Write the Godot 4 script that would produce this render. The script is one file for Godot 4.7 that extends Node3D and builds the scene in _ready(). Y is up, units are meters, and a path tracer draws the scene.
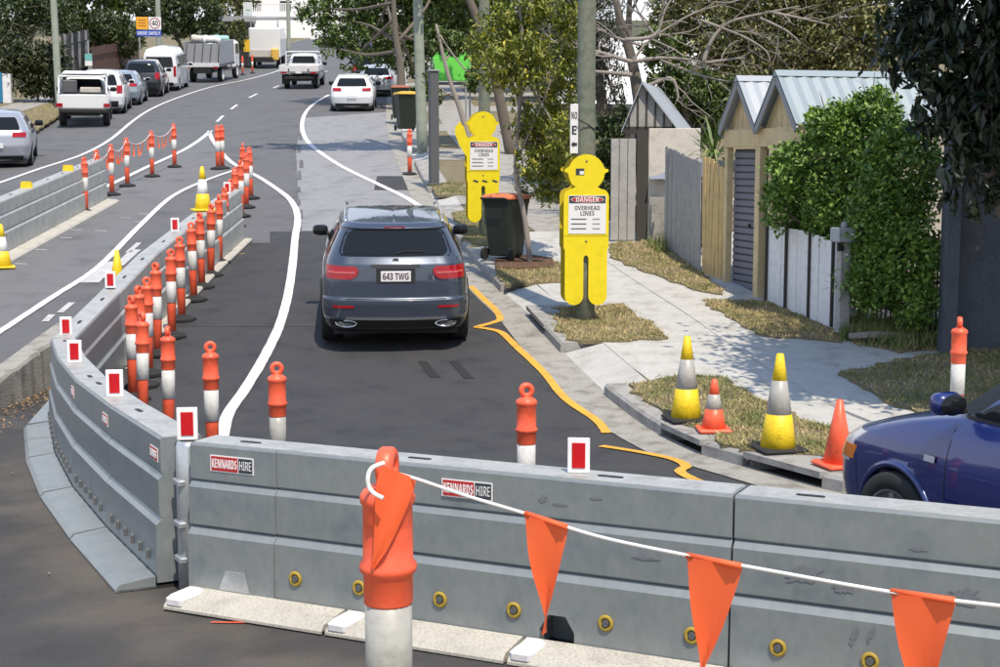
extends Node3D

const FOCAL := 1450.0          # focal length in photo pixels (1000 x 667)
const CAM_Y := 2.6
const PITCH := 0.1191
var rng := RandomNumberGenerator.new()
var M := {}
var used := {}

# ------------------------------------------------------------------ mesh builder
class MB:
	var st := SurfaceTool.new()
	var n := 0
	var col := Color.WHITE
	func _init():
		st.begin(Mesh.PRIMITIVE_TRIANGLES)
		st.set_smooth_group(-1)
	func smooth(on := true):
		st.set_smooth_group(1 if on else -1)
		return self
	func v(p, uv = Vector2.ZERO):
		st.set_color(col)
		st.set_uv(uv)
		st.add_vertex(p)
		n += 1
	func tri(a, b, c):
		v(a); v(b); v(c)
	func quad(a, b, c, d):
		tri(a, b, c); tri(a, c, d)
	func box(c, s, b := Basis.IDENTITY, bev := 0.0):
		var h = s * 0.5
		if bev <= 0.0:
			var p = []
			for i in 8:
				p.append(c + b * Vector3(h.x * (1 if i & 1 else -1), h.y * (1 if i & 2 else -1), h.z * (1 if i & 4 else -1)))
			for f in [[0, 2, 3, 1], [4, 5, 7, 6], [0, 4, 6, 2], [1, 3, 7, 5], [2, 6, 7, 3], [0, 1, 5, 4]]:
				quad(p[f[3]], p[f[2]], p[f[1]], p[f[0]])
			return self
		# chamfered: stack of rounded rectangles along y
		var e = minf(bev, minf(h.x, minf(h.y, h.z)) * 0.98)
		var rings = []
		for lv in [[-h.y, e], [-h.y + e, 0.0], [h.y - e, 0.0], [h.y, e]]:
			var r = []
			var x = h.x - lv[1]
			var z = h.z - lv[1]
			for q in [[x, z - e], [x - e, z], [-x + e, z], [-x, z - e], [-x, -z + e], [-x + e, -z], [x - e, -z], [x, -z + e]]:
				r.append(c + b * Vector3(q[0], lv[0], q[1]))
			rings.append(r)
		loft(rings, true, true)
		return self
	# rings: arrays of equal length; closed rings; caps as fans
	func loft(rings, cap0 := false, cap1 := false):
		var m = rings[0].size()
		for i in rings.size() - 1:
			for j in m:
				var k = (j + 1) % m
				quad(rings[i][j], rings[i][k], rings[i + 1][k], rings[i + 1][j])
		if cap0:
			for j in range(1, m - 1):
				tri(rings[0][0], rings[0][j + 1], rings[0][j])
		if cap1:
			var e = rings[rings.size() - 1]
			for j in range(1, m - 1):
				tri(e[0], e[j], e[j + 1])
		return self
	func grid(rows):
		for i in rows.size() - 1:
			for j in rows[i].size() - 1:
				quad(rows[i][j], rows[i][j + 1], rows[i + 1][j + 1], rows[i + 1][j])
		return self
	func lathe(prof, seg := 16, o := Vector3.ZERO, b := Basis.IDENTITY):
		var rings = []
		for p in prof:
			var r = []
			for j in seg:
				var a = -TAU * j / seg
				r.append(o + b * Vector3(p.x * cos(a), p.y, p.x * sin(a)))
			rings.append(r)
		loft(rings, true, true)
		return self
	func tube(pts, rad, seg := 8, caps := true):
		var rings = []
		var up = Vector3(0.13, 0.2, 0.97).normalized()
		for i in pts.size():
			var t = (pts[mini(i + 1, pts.size() - 1)] - pts[maxi(i - 1, 0)]).normalized()
			if absf(t.dot(up)) > 0.98:
				up = Vector3(0.9, 0.1, 0.3).normalized()
			var s = t.cross(up).normalized()
			var u = s.cross(t).normalized()
			up = u
			var r0 = rad[i] if rad is Array else rad
			var r = []
			for j in seg:
				var a = -TAU * j / seg
				r.append(pts[i] + (s * cos(a) + u * sin(a)) * r0)
			rings.append(r)
		loft(rings, caps, caps)
		return self
	# polygon in local xy extruded along z from z0 to z1
	func prism(poly, z0, z1, t := Transform3D.IDENTITY):
		var idx = Geometry2D.triangulate_polygon(poly)
		for i in range(0, idx.size(), 3):
			var a = poly[idx[i]]
			var b = poly[idx[i + 1]]
			var c = poly[idx[i + 2]]
			if (b - a).cross(c - a) > 0:
				var w = b
				b = c
				c = w
			tri(t * Vector3(a.x, a.y, z1), t * Vector3(b.x, b.y, z1), t * Vector3(c.x, c.y, z1))
			tri(t * Vector3(a.x, a.y, z0), t * Vector3(c.x, c.y, z0), t * Vector3(b.x, b.y, z0))
		var ccw = not Geometry2D.is_polygon_clockwise(poly)
		for i in poly.size():
			var a = poly[i]
			var b = poly[(i + 1) % poly.size()]
			if ccw:
				var w = a
				a = b
				b = w
			quad(t * Vector3(a.x, a.y, z0), t * Vector3(a.x, a.y, z1), t * Vector3(b.x, b.y, z1), t * Vector3(b.x, b.y, z0))
		return self
	func mesh():
		st.generate_normals()
		return st.commit()

# ------------------------------------------------------------------ naming and tagging
func numbered(called):
	if not used.has(called):
		used[called] = 0
		return called
	used[called] += 1
	return "%s_%03d" % [called, used[called]]

func tag(o, label, category, group = "", kind = ""):
	o.set_meta("label", label)
	if category:
		o.set_meta("category", category)
	if group:
		o.set_meta("group", group)
	if kind:
		o.set_meta("kind", kind)
	return o

func thing(called, label, category, at = Vector3.ZERO, turn = 0.0, group = ""):
	var o = Node3D.new()
	o.name = numbered(called)
	add_child(o)
	o.position = at
	o.rotation.y = turn
	return tag(o, label, category, group)

func put(called, mesh, m, parent = null, t = Transform3D.IDENTITY):
	var o = MeshInstance3D.new()
	if mesh is MB:
		mesh = mesh.mesh()
	o.mesh = mesh
	o.material_override = m
	if parent == null:
		o.name = numbered(called)
		add_child(o)
	else:
		o.name = called
		parent.add_child(o, true)
	o.transform = t
	return o

func setting(called, mesh, m, label):
	var o = put(called, mesh, m)
	o.set_meta("kind", "structure")
	o.set_meta("label", label)
	return o

func copy(root, at, turn = null, label = ""):
	var r = root.duplicate()
	r.name = numbered(str(root.name).rstrip("0123456789").trim_suffix("_"))
	add_child(r)
	r.position = at
	if turn != null:
		r.rotation.y = turn
	if label:
		r.set_meta("label", label)
	return r

# ------------------------------------------------------------------ geometry of the place
func hill(d):
	return 0.1047 * d - 1.662

func low_line(d):
	return -0.02 * (d - 7.0)

func road_y(d):
	var a = hill(d)
	var b = low_line(d)
	var k = 0.035
	var m = maxf(a, b)
	return m + k * log(exp((a - m) / k) + exp((b - m) / k))

func pit_y(d):
	return low_line(d) - 0.06 * smoothstep(13.0, 17.0, d)

func ray(px, py):
	var u = (px - 500.0) / FOCAL
	var w = (333.5 - py) / FOCAL
	return Vector3(u, -sin(PITCH) + w * cos(PITCH), -cos(PITCH) - w * sin(PITCH))

# the point on the road surface (raised by h) that a photo pixel looks at
func P(px, py, h = 0.0):
	var r = ray(px, py)
	r = r / -r.z
	var lo = 3.0
	var hi = 3.0
	while hi < 420.0:
		hi = lo * 1.04
		if CAM_Y + r.y * hi < road_y(hi) + h:
			break
		lo = hi
	for i in 40:
		var mid = (lo + hi) * 0.5
		if CAM_Y + r.y * mid < road_y(mid) + h:
			hi = mid
		else:
			lo = mid
	return Vector3(r.x * lo, road_y(lo) + h, -lo)

# the point along a photo pixel's direction at ground distance d
func W(px, py, d):
	var r = ray(px, py)
	r = r / -r.z
	return Vector3(r.x * d, CAM_Y + r.y * d, -d)

func lerp_list(list, x):
	if x <= list[0][0]:
		return list[0][1]
	for i in list.size() - 1:
		if x <= list[i + 1][0]:
			var t = (x - list[i][0]) / maxf(list[i + 1][0] - list[i][0], 1e-6)
			return lerpf(list[i][1], list[i + 1][1], t)
	return list[list.size() - 1][1]

func smooth_list(list, x):     # Catmull-Rom over (x, y) pairs
	var n = list.size()
	if x <= list[0][0]:
		return list[0][1]
	for i in n - 1:
		if x <= list[i + 1][0]:
			var t = (x - list[i][0]) / maxf(list[i + 1][0] - list[i][0], 1e-6)
			return cubic_interpolate(list[i][1], list[i + 1][1], list[maxi(i - 1, 0)][1], list[mini(i + 2, n - 1)][1], t)
	return list[n - 1][1]

func smooth_path(pts, per = 6):
	var out = []
	for i in pts.size() - 1:
		for k in per:
			var t = float(k) / per
			out.append(pts[i].cubic_interpolate(pts[i + 1], pts[maxi(i - 1, 0)], pts[mini(i + 2, pts.size() - 1)], t))
	out.append(pts[pts.size() - 1])
	return out

# ------------------------------------------------------------------ materials
func ramp(cols):
	var g = Gradient.new()
	var offs = PackedFloat32Array()
	var cc = PackedColorArray()
	for i in cols.size():
		offs.append(float(i) / (cols.size() - 1))
		cc.append(cols[i])
	g.offsets = offs
	g.colors = cc
	return g

func lin(r, g = null, b = null):
	return (Color(r, r, r) if g == null else Color(r, g, b)).linear_to_srgb()

func noise_tex(cols, freq, octaves = 4, size = 512, sd = 1, kind = FastNoiseLite.TYPE_SIMPLEX_SMOOTH):
	var f = FastNoiseLite.new()
	f.noise_type = kind
	f.frequency = freq
	f.fractal_octaves = octaves
	f.fractal_gain = 0.6
	f.seed = sd
	var t = NoiseTexture2D.new()
	t.width = size
	t.height = size
	t.seamless = true
	t.noise = f
	if cols:
		t.color_ramp = ramp(cols)
	return t

func flat(c, rough = 0.7, metal = 0.0):
	var m = StandardMaterial3D.new()
	m.albedo_color = c
	m.roughness = rough
	m.metallic = metal
	return m

# fine grain over coarse patches; tile sizes in metres
func grained(fine, fine_tile, coarse, coarse_tile, rough, bump = 0.0, world = true, freq = 0.08, sd = 1, metal = 0.0):
	var m = StandardMaterial3D.new()
	m.albedo_texture = noise_tex(fine, freq, 4, 1024 if fine_tile < 1.2 and sd < 15 else 512, sd)
	m.uv1_triplanar = true
	m.uv1_world_triplanar = world
	m.uv1_scale = Vector3.ONE / fine_tile
	m.roughness = rough
	m.metallic = metal
	if coarse:
		m.detail_enabled = true
		m.detail_blend_mode = BaseMaterial3D.BLEND_MODE_MUL
		m.detail_albedo = noise_tex(coarse, 0.024, 5, 256, sd + 7)
		m.detail_uv_layer = BaseMaterial3D.DETAIL_UV_2
		m.uv2_triplanar = true
		m.uv2_world_triplanar = world
		m.uv2_scale = Vector3.ONE / coarse_tile
	if bump > 0.0:
		m.heightmap_enabled = true
		m.heightmap_texture = noise_tex(null, freq * 1.2, 3, 256, sd + 3)
		m.heightmap_scale = bump
	return m

func greys(list):
	var o = []
	for g in list:
		o.append(lin(g * 0.985, g, g * 1.035))
	return o

func make_materials():
	var near_white = [Color(0.86, 0.86, 0.86), Color(0.97, 0.97, 0.97), Color(1, 1, 1)]
	M.old_asphalt = grained(greys([0.05, 0.095, 0.12, 0.14, 0.21]), 1.1, [Color(0.78, 0.78, 0.79), Color(0.95, 0.95, 0.95), Color(1, 1, 1), Color(0.88, 0.87, 0.86)], 11.0, 0.9, 0.5, true, 0.05, 2)
	M.new_asphalt = grained(greys([0.016, 0.033, 0.046, 0.058, 0.1]), 0.9, [Color(0.72, 0.72, 0.74), Color(0.92, 0.92, 0.94), Color(1, 1, 1), Color(0.93, 0.9, 0.87)], 5.0, 0.85, 0.6, true, 0.05, 5)
	M.pale_asphalt = grained(greys([0.17, 0.235, 0.255, 0.275, 0.34]), 1.0, [Color(0.8, 0.8, 0.8), Color(0.95, 0.95, 0.95), Color(1, 1, 1), Color(0.86, 0.86, 0.85)], 6.0, 0.9, 0.5, true, 0.05, 9)
	M.lane_asphalt = grained(greys([0.1, 0.14, 0.152, 0.165, 0.22]), 1.1, [Color(0.8, 0.8, 0.8), Color(0.95, 0.95, 0.95), Color(1, 1, 1), Color(0.88, 0.87, 0.86)], 9.0, 0.9, 0.5, true, 0.05, 3)
	M.fore_asphalt = grained([lin(0.4), lin(0.75), lin(0.9), lin(1.0)], 0.8, [Color(0.85, 0.85, 0.85), Color(0.97, 0.97, 0.97), Color(1, 1, 1)], 5.0, 0.9, 0.7, true, 0.05, 12)
	M.fore_asphalt.vertex_color_use_as_albedo = true
	M.concrete = grained([lin(0.37, 0.365, 0.345), lin(0.44, 0.44, 0.42), lin(0.48, 0.475, 0.455), lin(0.52, 0.515, 0.49)], 1.3, [Color(0.8, 0.79, 0.77), Color(0.94, 0.94, 0.93), Color(1, 1, 1), Color(0.95, 0.94, 0.92)], 3.0, 0.9, 0.25, true, 0.06, 15)
	M.old_concrete = grained([lin(0.2, 0.19, 0.17), lin(0.31, 0.3, 0.275), lin(0.36, 0.35, 0.32), lin(0.42, 0.4, 0.37)], 1.0, [Color(0.7, 0.69, 0.67), Color(0.95, 0.95, 0.94), Color(1, 1, 1)], 2.5, 0.92, 0.4, true, 0.07, 21)
	M.kerb = grained([lin(0.22, 0.215, 0.2), lin(0.33, 0.325, 0.31), lin(0.37, 0.365, 0.345), lin(0.44, 0.43, 0.41)], 0.7, [Color(0.72, 0.71, 0.69), Color(0.95, 0.95, 0.95), Color(1, 1, 1)], 1.7, 0.9, 0.3, true, 0.07, 24)
	M.soil = grained([lin(0.09, 0.075, 0.05), lin(0.16, 0.135, 0.085), lin(0.21, 0.175, 0.1), lin(0.25, 0.21, 0.13)], 0.9, [Color(0.75, 0.8, 0.7), Color(1, 1, 1), Color(0.95, 0.9, 0.8)], 3.0, 0.95, 1.0, true, 0.1, 27)
	M.green_land = grained([lin(0.05, 0.06, 0.02), lin(0.1, 0.1, 0.045), lin(0.14, 0.13, 0.06)], 3.0, [Color(0.7, 0.75, 0.65), Color(1, 1, 1)], 15.0, 0.95, 0.0, true, 0.06, 30)
	M.mulch = grained([lin(0.05, 0.025, 0.015), lin(0.12, 0.06, 0.04), lin(0.2, 0.12, 0.08)], 0.4, null, 1.0, 0.95, 1.2, true, 0.12, 33)
	M.white_paint = grained([lin(0.4), lin(0.66), lin(0.76), lin(0.8)], 0.7, near_white, 2.0, 0.7, 0.0, true, 0.1, 36)
	M.worn_paint = grained([lin(0.2), lin(0.42), lin(0.6), lin(0.7)], 0.5, near_white, 2.0, 0.8, 0.0, true, 0.1, 37)
	M.yellow_paint = grained([lin(0.4, 0.2, 0.03), lin(0.68, 0.36, 0.04), lin(0.74, 0.4, 0.05), lin(0.78, 0.44, 0.07)], 0.6, near_white, 2.0, 0.7, 0.0, true, 0.1, 38)
	# galvanised steel, local so each section wears its own spangle
	M.galv = grained([lin(0.21, 0.23, 0.233), lin(0.245, 0.268, 0.272), lin(0.262, 0.286, 0.288), lin(0.29, 0.313, 0.313)], 1.3, [Color(0.82, 0.84, 0.87), Color(0.95, 0.96, 0.97), Color(1, 1, 1), Color(0.98, 0.97, 0.95)], 2.2, 0.36, 0.0, true, 0.03, 41, 0.25)
	M.galv.uv1_scale = Vector3(1.1, 0.45, 1.1)
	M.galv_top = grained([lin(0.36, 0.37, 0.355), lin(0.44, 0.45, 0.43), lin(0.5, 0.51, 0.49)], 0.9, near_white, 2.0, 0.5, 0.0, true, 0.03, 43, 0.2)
	M.galv_bright = grained([lin(0.42, 0.45, 0.48), lin(0.5, 0.53, 0.55), lin(0.58, 0.6, 0.62)], 0.7, null, 2.0, 0.3, 0.0, true, 0.03, 45, 0.6)
	M.foot = grained([lin(0.3, 0.29, 0.25), lin(0.5, 0.48, 0.42), lin(0.58, 0.56, 0.5)], 0.8, near_white, 2.0, 0.7, 0.0, true, 0.06, 46)
	M.rubber = flat(lin(0.018), 0.8)
	M.tyre = flat(lin(0.02), 0.75)
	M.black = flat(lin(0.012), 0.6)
	M.black_gloss = flat(lin(0.01), 0.12)
	M.orange = grained([lin(0.76, 0.105, 0.045), lin(0.86, 0.125, 0.055), lin(0.9, 0.14, 0.065)], 0.6, [Color(0.84, 0.82, 0.8), Color(1, 1, 1), Color(1, 1, 1)], 0.9, 0.42, 0.0, true, 0.03, 48)
	M.orange_flag = flat(lin(0.9, 0.14, 0.04), 0.55)
	M.orange_flag.backlight_enabled = true
	M.orange_flag.backlight = lin(0.35, 0.06, 0.02)
	M.band = grained([lin(0.5, 0.5, 0.47), lin(0.62, 0.62, 0.6), lin(0.68, 0.68, 0.66)], 0.5, [Color(0.8, 0.79, 0.77), Color(1, 1, 1), Color(1, 1, 1)], 0.7, 0.45, 0.0, true, 0.04, 50)
	M.band_grey = grained([lin(0.34, 0.34, 0.31), lin(0.42, 0.42, 0.39), lin(0.46, 0.46, 0.43)], 0.5, near_white, 0.7, 0.4, 0.0, true, 0.03, 51)
	M.cone_yellow = grained([lin(0.6, 0.4, 0.01), lin(0.8, 0.58, 0.015), lin(0.85, 0.62, 0.02)], 0.5, [Color(0.75, 0.72, 0.66), Color(1, 1, 1), Color(1, 1, 1), Color(1, 1, 1)], 0.5, 0.5, 0.0, true, 0.03, 53)
	M.sign_yellow = grained([lin(0.75, 0.595, 0.005), lin(0.79, 0.635, 0.004), lin(0.81, 0.65, 0.004)], 1.6, [Color(0.95, 0.945, 0.94), Color(0.99, 0.99, 0.99), Color(1, 1, 1)], 1.3, 0.45, 0.0, true, 0.02, 80)
	M.sign_yellow_edge = flat(lin(0.55, 0.42, 0.01), 0.5)
	M.white = flat(lin(0.78), 0.5)
	M.white_rough = grained([lin(0.55, 0.55, 0.56), lin(0.72, 0.72, 0.73), lin(0.78, 0.78, 0.78)], 0.9, near_white, 1.5, 0.7, 0.0, true, 0.04, 55)
	M.sign_white = flat(lin(0.72), 0.5)
	M.print_black = flat(lin(0.02), 0.6)
	M.print_red = flat(lin(0.42, 0.02, 0.02), 0.5)
	M.print_grey = flat(lin(0.035, 0.042, 0.05), 0.5)
	M.reflector_red = flat(lin(0.5, 0.008, 0.015), 0.25)
	M.yellow_ring = flat(lin(0.36, 0.25, 0.03), 0.7)
	M.chrome = flat(lin(0.75), 0.12, 1.0)
	M.alloy = flat(lin(0.5), 0.3, 0.9)
	M.glass = flat(lin(0.012, 0.014, 0.016), 0.04)
	M.glass.metallic_specular = 0.36
	M.tail_red = flat(lin(0.32, 0.008, 0.015), 0.12)
	M.amber = flat(lin(0.7, 0.2, 0.03), 0.15)
	M.lamp_clear = flat(lin(0.55), 0.1)
	M.timber_pole = grained([lin(0.1, 0.12, 0.085), lin(0.165, 0.19, 0.145), lin(0.21, 0.23, 0.18), lin(0.19, 0.15, 0.11)], 0.9, [Color(0.7, 0.72, 0.7), Color(1, 1, 1), Color(0.9, 0.85, 0.8)], 2.0, 0.9, 0.5, true, 0.05, 60)
	M.timber_pole.uv1_scale = Vector3(2.4, 0.35, 2.4)
	M.pale_pole = grained([lin(0.22, 0.26, 0.21), lin(0.3, 0.34, 0.28), lin(0.36, 0.38, 0.32)], 0.9, near_white, 2.0, 0.9, 0.3, true, 0.05, 61)
	M.pale_pole.uv1_scale = Vector3(2.4, 0.35, 2.4)
	M.grey_timber = grained([lin(0.24, 0.235, 0.225), lin(0.38, 0.375, 0.36), lin(0.45, 0.44, 0.42)], 0.8, near_white, 2.0, 0.9, 0.4, true, 0.05, 62)
	M.grey_timber.uv1_scale = Vector3(3.0, 0.4, 3.0)
	M.yellow_timber = grained([lin(0.5, 0.34, 0.14), lin(0.66, 0.48, 0.22), lin(0.73, 0.54, 0.27)], 0.8, near_white, 2.0, 0.85, 0.3, true, 0.05, 63)
	M.yellow_timber.uv1_scale = Vector3(3.0, 0.4, 3.0)
	M.white_timber = grained([lin(0.62, 0.63, 0.64), lin(0.8, 0.8, 0.81), lin(0.85, 0.85, 0.85)], 0.8, [Color(0.9, 0.91, 0.92), Color(1, 1, 1), Color(1, 1, 1)], 1.0, 0.85, 0.3, true, 0.05, 64)
	M.white_timber.uv1_scale = Vector3(4.0, 0.7, 4.0)
	M.cream = grained([lin(0.58, 0.45, 0.24), lin(0.68, 0.54, 0.31), lin(0.72, 0.58, 0.34)], 1.2, near_white, 2.0, 0.8, 0.0, true, 0.04, 65)
	M.cream_wall = grained([lin(0.5, 0.46, 0.4), lin(0.6, 0.56, 0.5), lin(0.64, 0.6, 0.54)], 1.2, near_white, 2.0, 0.9, 0.2, true, 0.05, 66)
	M.dark_timber = flat(lin(0.05, 0.045, 0.04), 0.9)
	M.brown_fence = grained([lin(0.07, 0.035, 0.025), lin(0.12, 0.06, 0.045), lin(0.16, 0.085, 0.065)], 1.0, null, 2.0, 0.9, 0.0, true, 0.05, 67)
	M.shutter = flat(lin(0.16, 0.165, 0.2), 0.5, 0.1)
	M.roof_blue = flat(lin(0.27, 0.33, 0.365), 0.5, 0.1)
	M.roof_pale = flat(lin(0.36, 0.39, 0.42), 0.5, 0.1)
	M.roof_white = flat(lin(0.78, 0.78, 0.78), 0.6)
	M.trim_grey = flat(lin(0.28, 0.29, 0.3), 0.6)
	M.wall_navy = grained([lin(0.06, 0.07, 0.09), lin(0.085, 0.095, 0.118), lin(0.1, 0.11, 0.135)], 1.6, near_white, 3.0, 0.9, 0.3, true, 0.05, 68)
	M.bin_green = grained([lin(0.008, 0.014, 0.01), lin(0.012, 0.02, 0.014), lin(0.018, 0.027, 0.02)], 0.6, null, 1.0, 0.5, 0.0, true, 0.05, 69)
	M.bin_lid_orange = flat(lin(0.6, 0.16, 0.06), 0.55)
	M.bin_lid_yellow = flat(lin(0.6, 0.36, 0.04), 0.5)
	M.grey_post = flat(lin(0.1, 0.105, 0.11), 0.6, 0.2)
	M.green_cloth = flat(lin(0.12, 0.55, 0.07), 0.8)
	M.bark = grained([lin(0.06, 0.05, 0.04), lin(0.13, 0.11, 0.09), lin(0.2, 0.17, 0.14)], 0.8, null, 1.0, 0.95, 0.6, true, 0.08, 70)
	M.pale_bark = grained([lin(0.13, 0.11, 0.095), lin(0.27, 0.24, 0.21), lin(0.38, 0.34, 0.3)], 0.6, null, 1.0, 0.9, 0.3, true, 0.07, 71)
	M.stain = grained([lin(0.1, 0.11, 0.12), lin(0.15, 0.16, 0.175), lin(0.19, 0.2, 0.21)], 0.5, null, 1.0, 0.6, 0.0, true, 0.05, 82)
	M.rope = flat(lin(0.75), 0.8)
	for k in [["leaf", 0.5], ["leaf_shiny", 0.32], ["blade", 0.8]]:
		var m = StandardMaterial3D.new()
		m.vertex_color_use_as_albedo = true
		m.roughness = k[1]
		m.cull_mode = BaseMaterial3D.CULL_DISABLED
		m.backlight_enabled = true
		m.backlight = lin(0.16, 0.24, 0.05) if k[0] != "blade" else lin(0.05, 0.05, 0.02)
		M[k[0]] = m

func paint(r, g, b, coat = 1.0, metal = 0.35):
	var m = flat(lin(r, g, b), 0.35, metal)
	m.clearcoat_enabled = true
	m.clearcoat = coat
	m.clearcoat_roughness = 0.04
	return m

# ------------------------------------------------------------------ lettering
func letters(text, height, m, parent, at, turn = Basis.IDENTITY, width = 0.0, mono = false, bold = true):
	var f = SystemFont.new()
	f.font_names = PackedStringArray(["Droid Sans Mono" if mono else "Droid Sans"])
	f.font_weight = 700 if bold else 400
	var t = TextMesh.new()
	t.text = text
	t.font = f
	t.font_size = 48
	t.pixel_size = height / 34.0
	t.depth = 0.002
	t.curve_step = 2.0
	var o = MeshInstance3D.new()
	o.name = "lettering"
	o.mesh = t
	o.material_override = m
	parent.add_child(o, true)
	var sx = 1.0
	if width > 0.0:
		var w = t.get_aabb().size.x
		if w > 0.0:
			sx = width / w
	o.transform = Transform3D(turn * Basis.from_scale(Vector3(sx, 1, 1)), at)
	return o

# ------------------------------------------------------------------ main
func _ready():
	rng.seed = 20240
	var cam = Camera3D.new()
	cam.name = "camera"
	cam.fov = rad_to_deg(2.0 * atan(333.5 / FOCAL))
	cam.position = Vector3(0, CAM_Y, 0)
	cam.rotation.x = -PITCH
	cam.near = 0.1
	cam.far = 900.0
	cam.current = true
	add_child(cam)
	var e = Environment.new()
	e.background_mode = Environment.BG_SKY
	var sm = ProceduralSkyMaterial.new()
	sm.sky_top_color = Color(0.47, 0.58, 0.75)
	sm.sky_horizon_color = Color(0.89, 0.9, 0.91)
	sm.sky_curve = 0.3
	sm.ground_bottom_color = Color(0.3, 0.29, 0.27)
	sm.ground_horizon_color = Color(0.6, 0.62, 0.62)
	sm.sun_angle_max = 12.0
	sm.energy_multiplier = 1.3
	var sky = Sky.new()
	sky.sky_material = sm
	e.sky = sky
	e.tonemap_mode = Environment.TONE_MAPPER_LINEAR
	e.tonemap_exposure = 1.38
	e.sdfgi_enabled = true
	e.ssao_enabled = true
	e.ssil_enabled = true
	var we = WorldEnvironment.new()
	we.name = "world_environment"
	we.environment = e
	add_child(we)
	var sun = DirectionalLight3D.new()
	sun.name = "sun"
	sun.light_energy = 1.2
	sun.light_color = Color(1.0, 0.945, 0.865)
	sun.light_angular_distance = 0.5
	sun.shadow_enabled = true
	add_child(sun)
	sun.look_at_from_position(Vector3(0.16, 0.86, 0.46), Vector3.ZERO)

	make_materials()
	build_ground()
	build_markings()
	build_verge()
	build_barriers()
	build_bollards()
	build_cones()
	build_bunting()
	build_poles_and_signs()
	build_buildings()
	build_cars()
	build_small_things()
	build_trees()

# ------------------------------------------------------------------ ground
var kerb_pts := []        # face of the kerb on the house side, from the side street up the hill
var kerb_list := []
var wing := []            # line of the steel barrier, (d, x)
var left_kerb := [[10, -10.0], [25, -12.0], [38, -14.0], [49, -15.75], [57, -17.2], [75, -19.0], [95, -19.4], [120, -20.5], [150, -22.5], [230, -25.0]]

func kerb_x(d):
	return lerp_list(kerb_list, d)

func wing_x(d):
	return lerp_list(wing, d)

func strip(lf, rf, d0, d1, step, nx, yf, mb = null):
	if mb == null:
		mb = MB.new()
	mb.smooth()
	var rows = []
	var n = int(ceil((d1 - d0) / step))
	for i in n + 1:
		var d = lerpf(d0, d1, float(i) / n)
		var r = []
		for j in nx + 1:
			var x = lerpf(lf.call(d), rf.call(d), float(j) / nx)
			r.append(Vector3(x, yf.call(d), -d))
		rows.append(r)
	mb.grid(rows)
	return mb

func ribbon(raw, w, h):
	var mb = MB.new().smooth()
	var rows = []
	var pts = []
	for i in raw.size() - 1:
		var steps = clampi(int(raw[i].distance_to(raw[i + 1]) / 0.12), 1, 14)
		for k in steps:
			pts.append(raw[i].lerp(raw[i + 1], float(k) / steps))
	pts.append(raw[raw.size() - 1])
	for i in pts.size():
		var t = pts[mini(i + 1, pts.size() - 1)] - pts[maxi(i - 1, 0)]
		t.y = 0
		t = t.normalized()
		var s = Vector3(-t.z, 0, t.x) * (w * 0.5)
		var a = pts[i] - s * rng.randf_range(0.93, 1.04)
		var b = pts[i] + s * rng.randf_range(0.93, 1.04)
		a.y = road_y(-a.z) + h
		b.y = road_y(-b.z) + h
		rows.append([a, b])
	mb.grid(rows)
	return mb

func px_path(list, per = 5, h = 0.0):
	var o = []
	for q in list:
		o.append(P(q[0], q[1], h))
	return smooth_path(o, per)

# flat polygon given in photo pixels on the surface raised by h, with a skirt; cut into small triangles so that it follows the ground
func px_poly(list, h, skirt = 0.05):
	var poly = PackedVector2Array()
	for q in list:
		var p = P(q[0], q[1], h)
		poly.append(Vector2(p.x, p.z))
	return ground_poly(poly, h, skirt)

func ground_poly(poly, h, skirt = 0.05, cell = 0.6):
	var mb = MB.new().smooth()
	var lo = poly[0]
	var hi = poly[0]
	for p in poly:
		lo = lo.min(p)
		hi = hi.max(p)
	var z = lo.y
	while z < hi.y:
		var band = PackedVector2Array([Vector2(lo.x - 1, z), Vector2(hi.x + 1, z), Vector2(hi.x + 1, z + cell), Vector2(lo.x - 1, z + cell)])
		for piece in Geometry2D.intersect_polygons(poly, band):
			var idx = Geometry2D.triangulate_polygon(piece)
			for i in range(0, idx.size(), 3):
				var t = []
				for k in 3:
					var q = piece[idx[i + k]]
					t.append(Vector3(q.x, road_y(-q.y) + h, q.y))
				if (t[1] - t[0]).cross(t[2] - t[0]).y > 0:
					mb.tri(t[0], t[2], t[1])
				else:
					mb.tri(t[0], t[1], t[2])
		z += cell
	if skirt > 0.0:
		mb.smooth(false)
		for i in poly.size():
			var a = poly[i]
			var b = poly[(i + 1) % poly.size()]
			var ya = road_y(-a.y) + h
			var yb = road_y(-b.y) + h
			mb.quad(Vector3(a.x, ya, a.y), Vector3(b.x, yb, b.y), Vector3(b.x, yb - skirt, b.y), Vector3(a.x, ya - skirt, a.y))
	return mb

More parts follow.
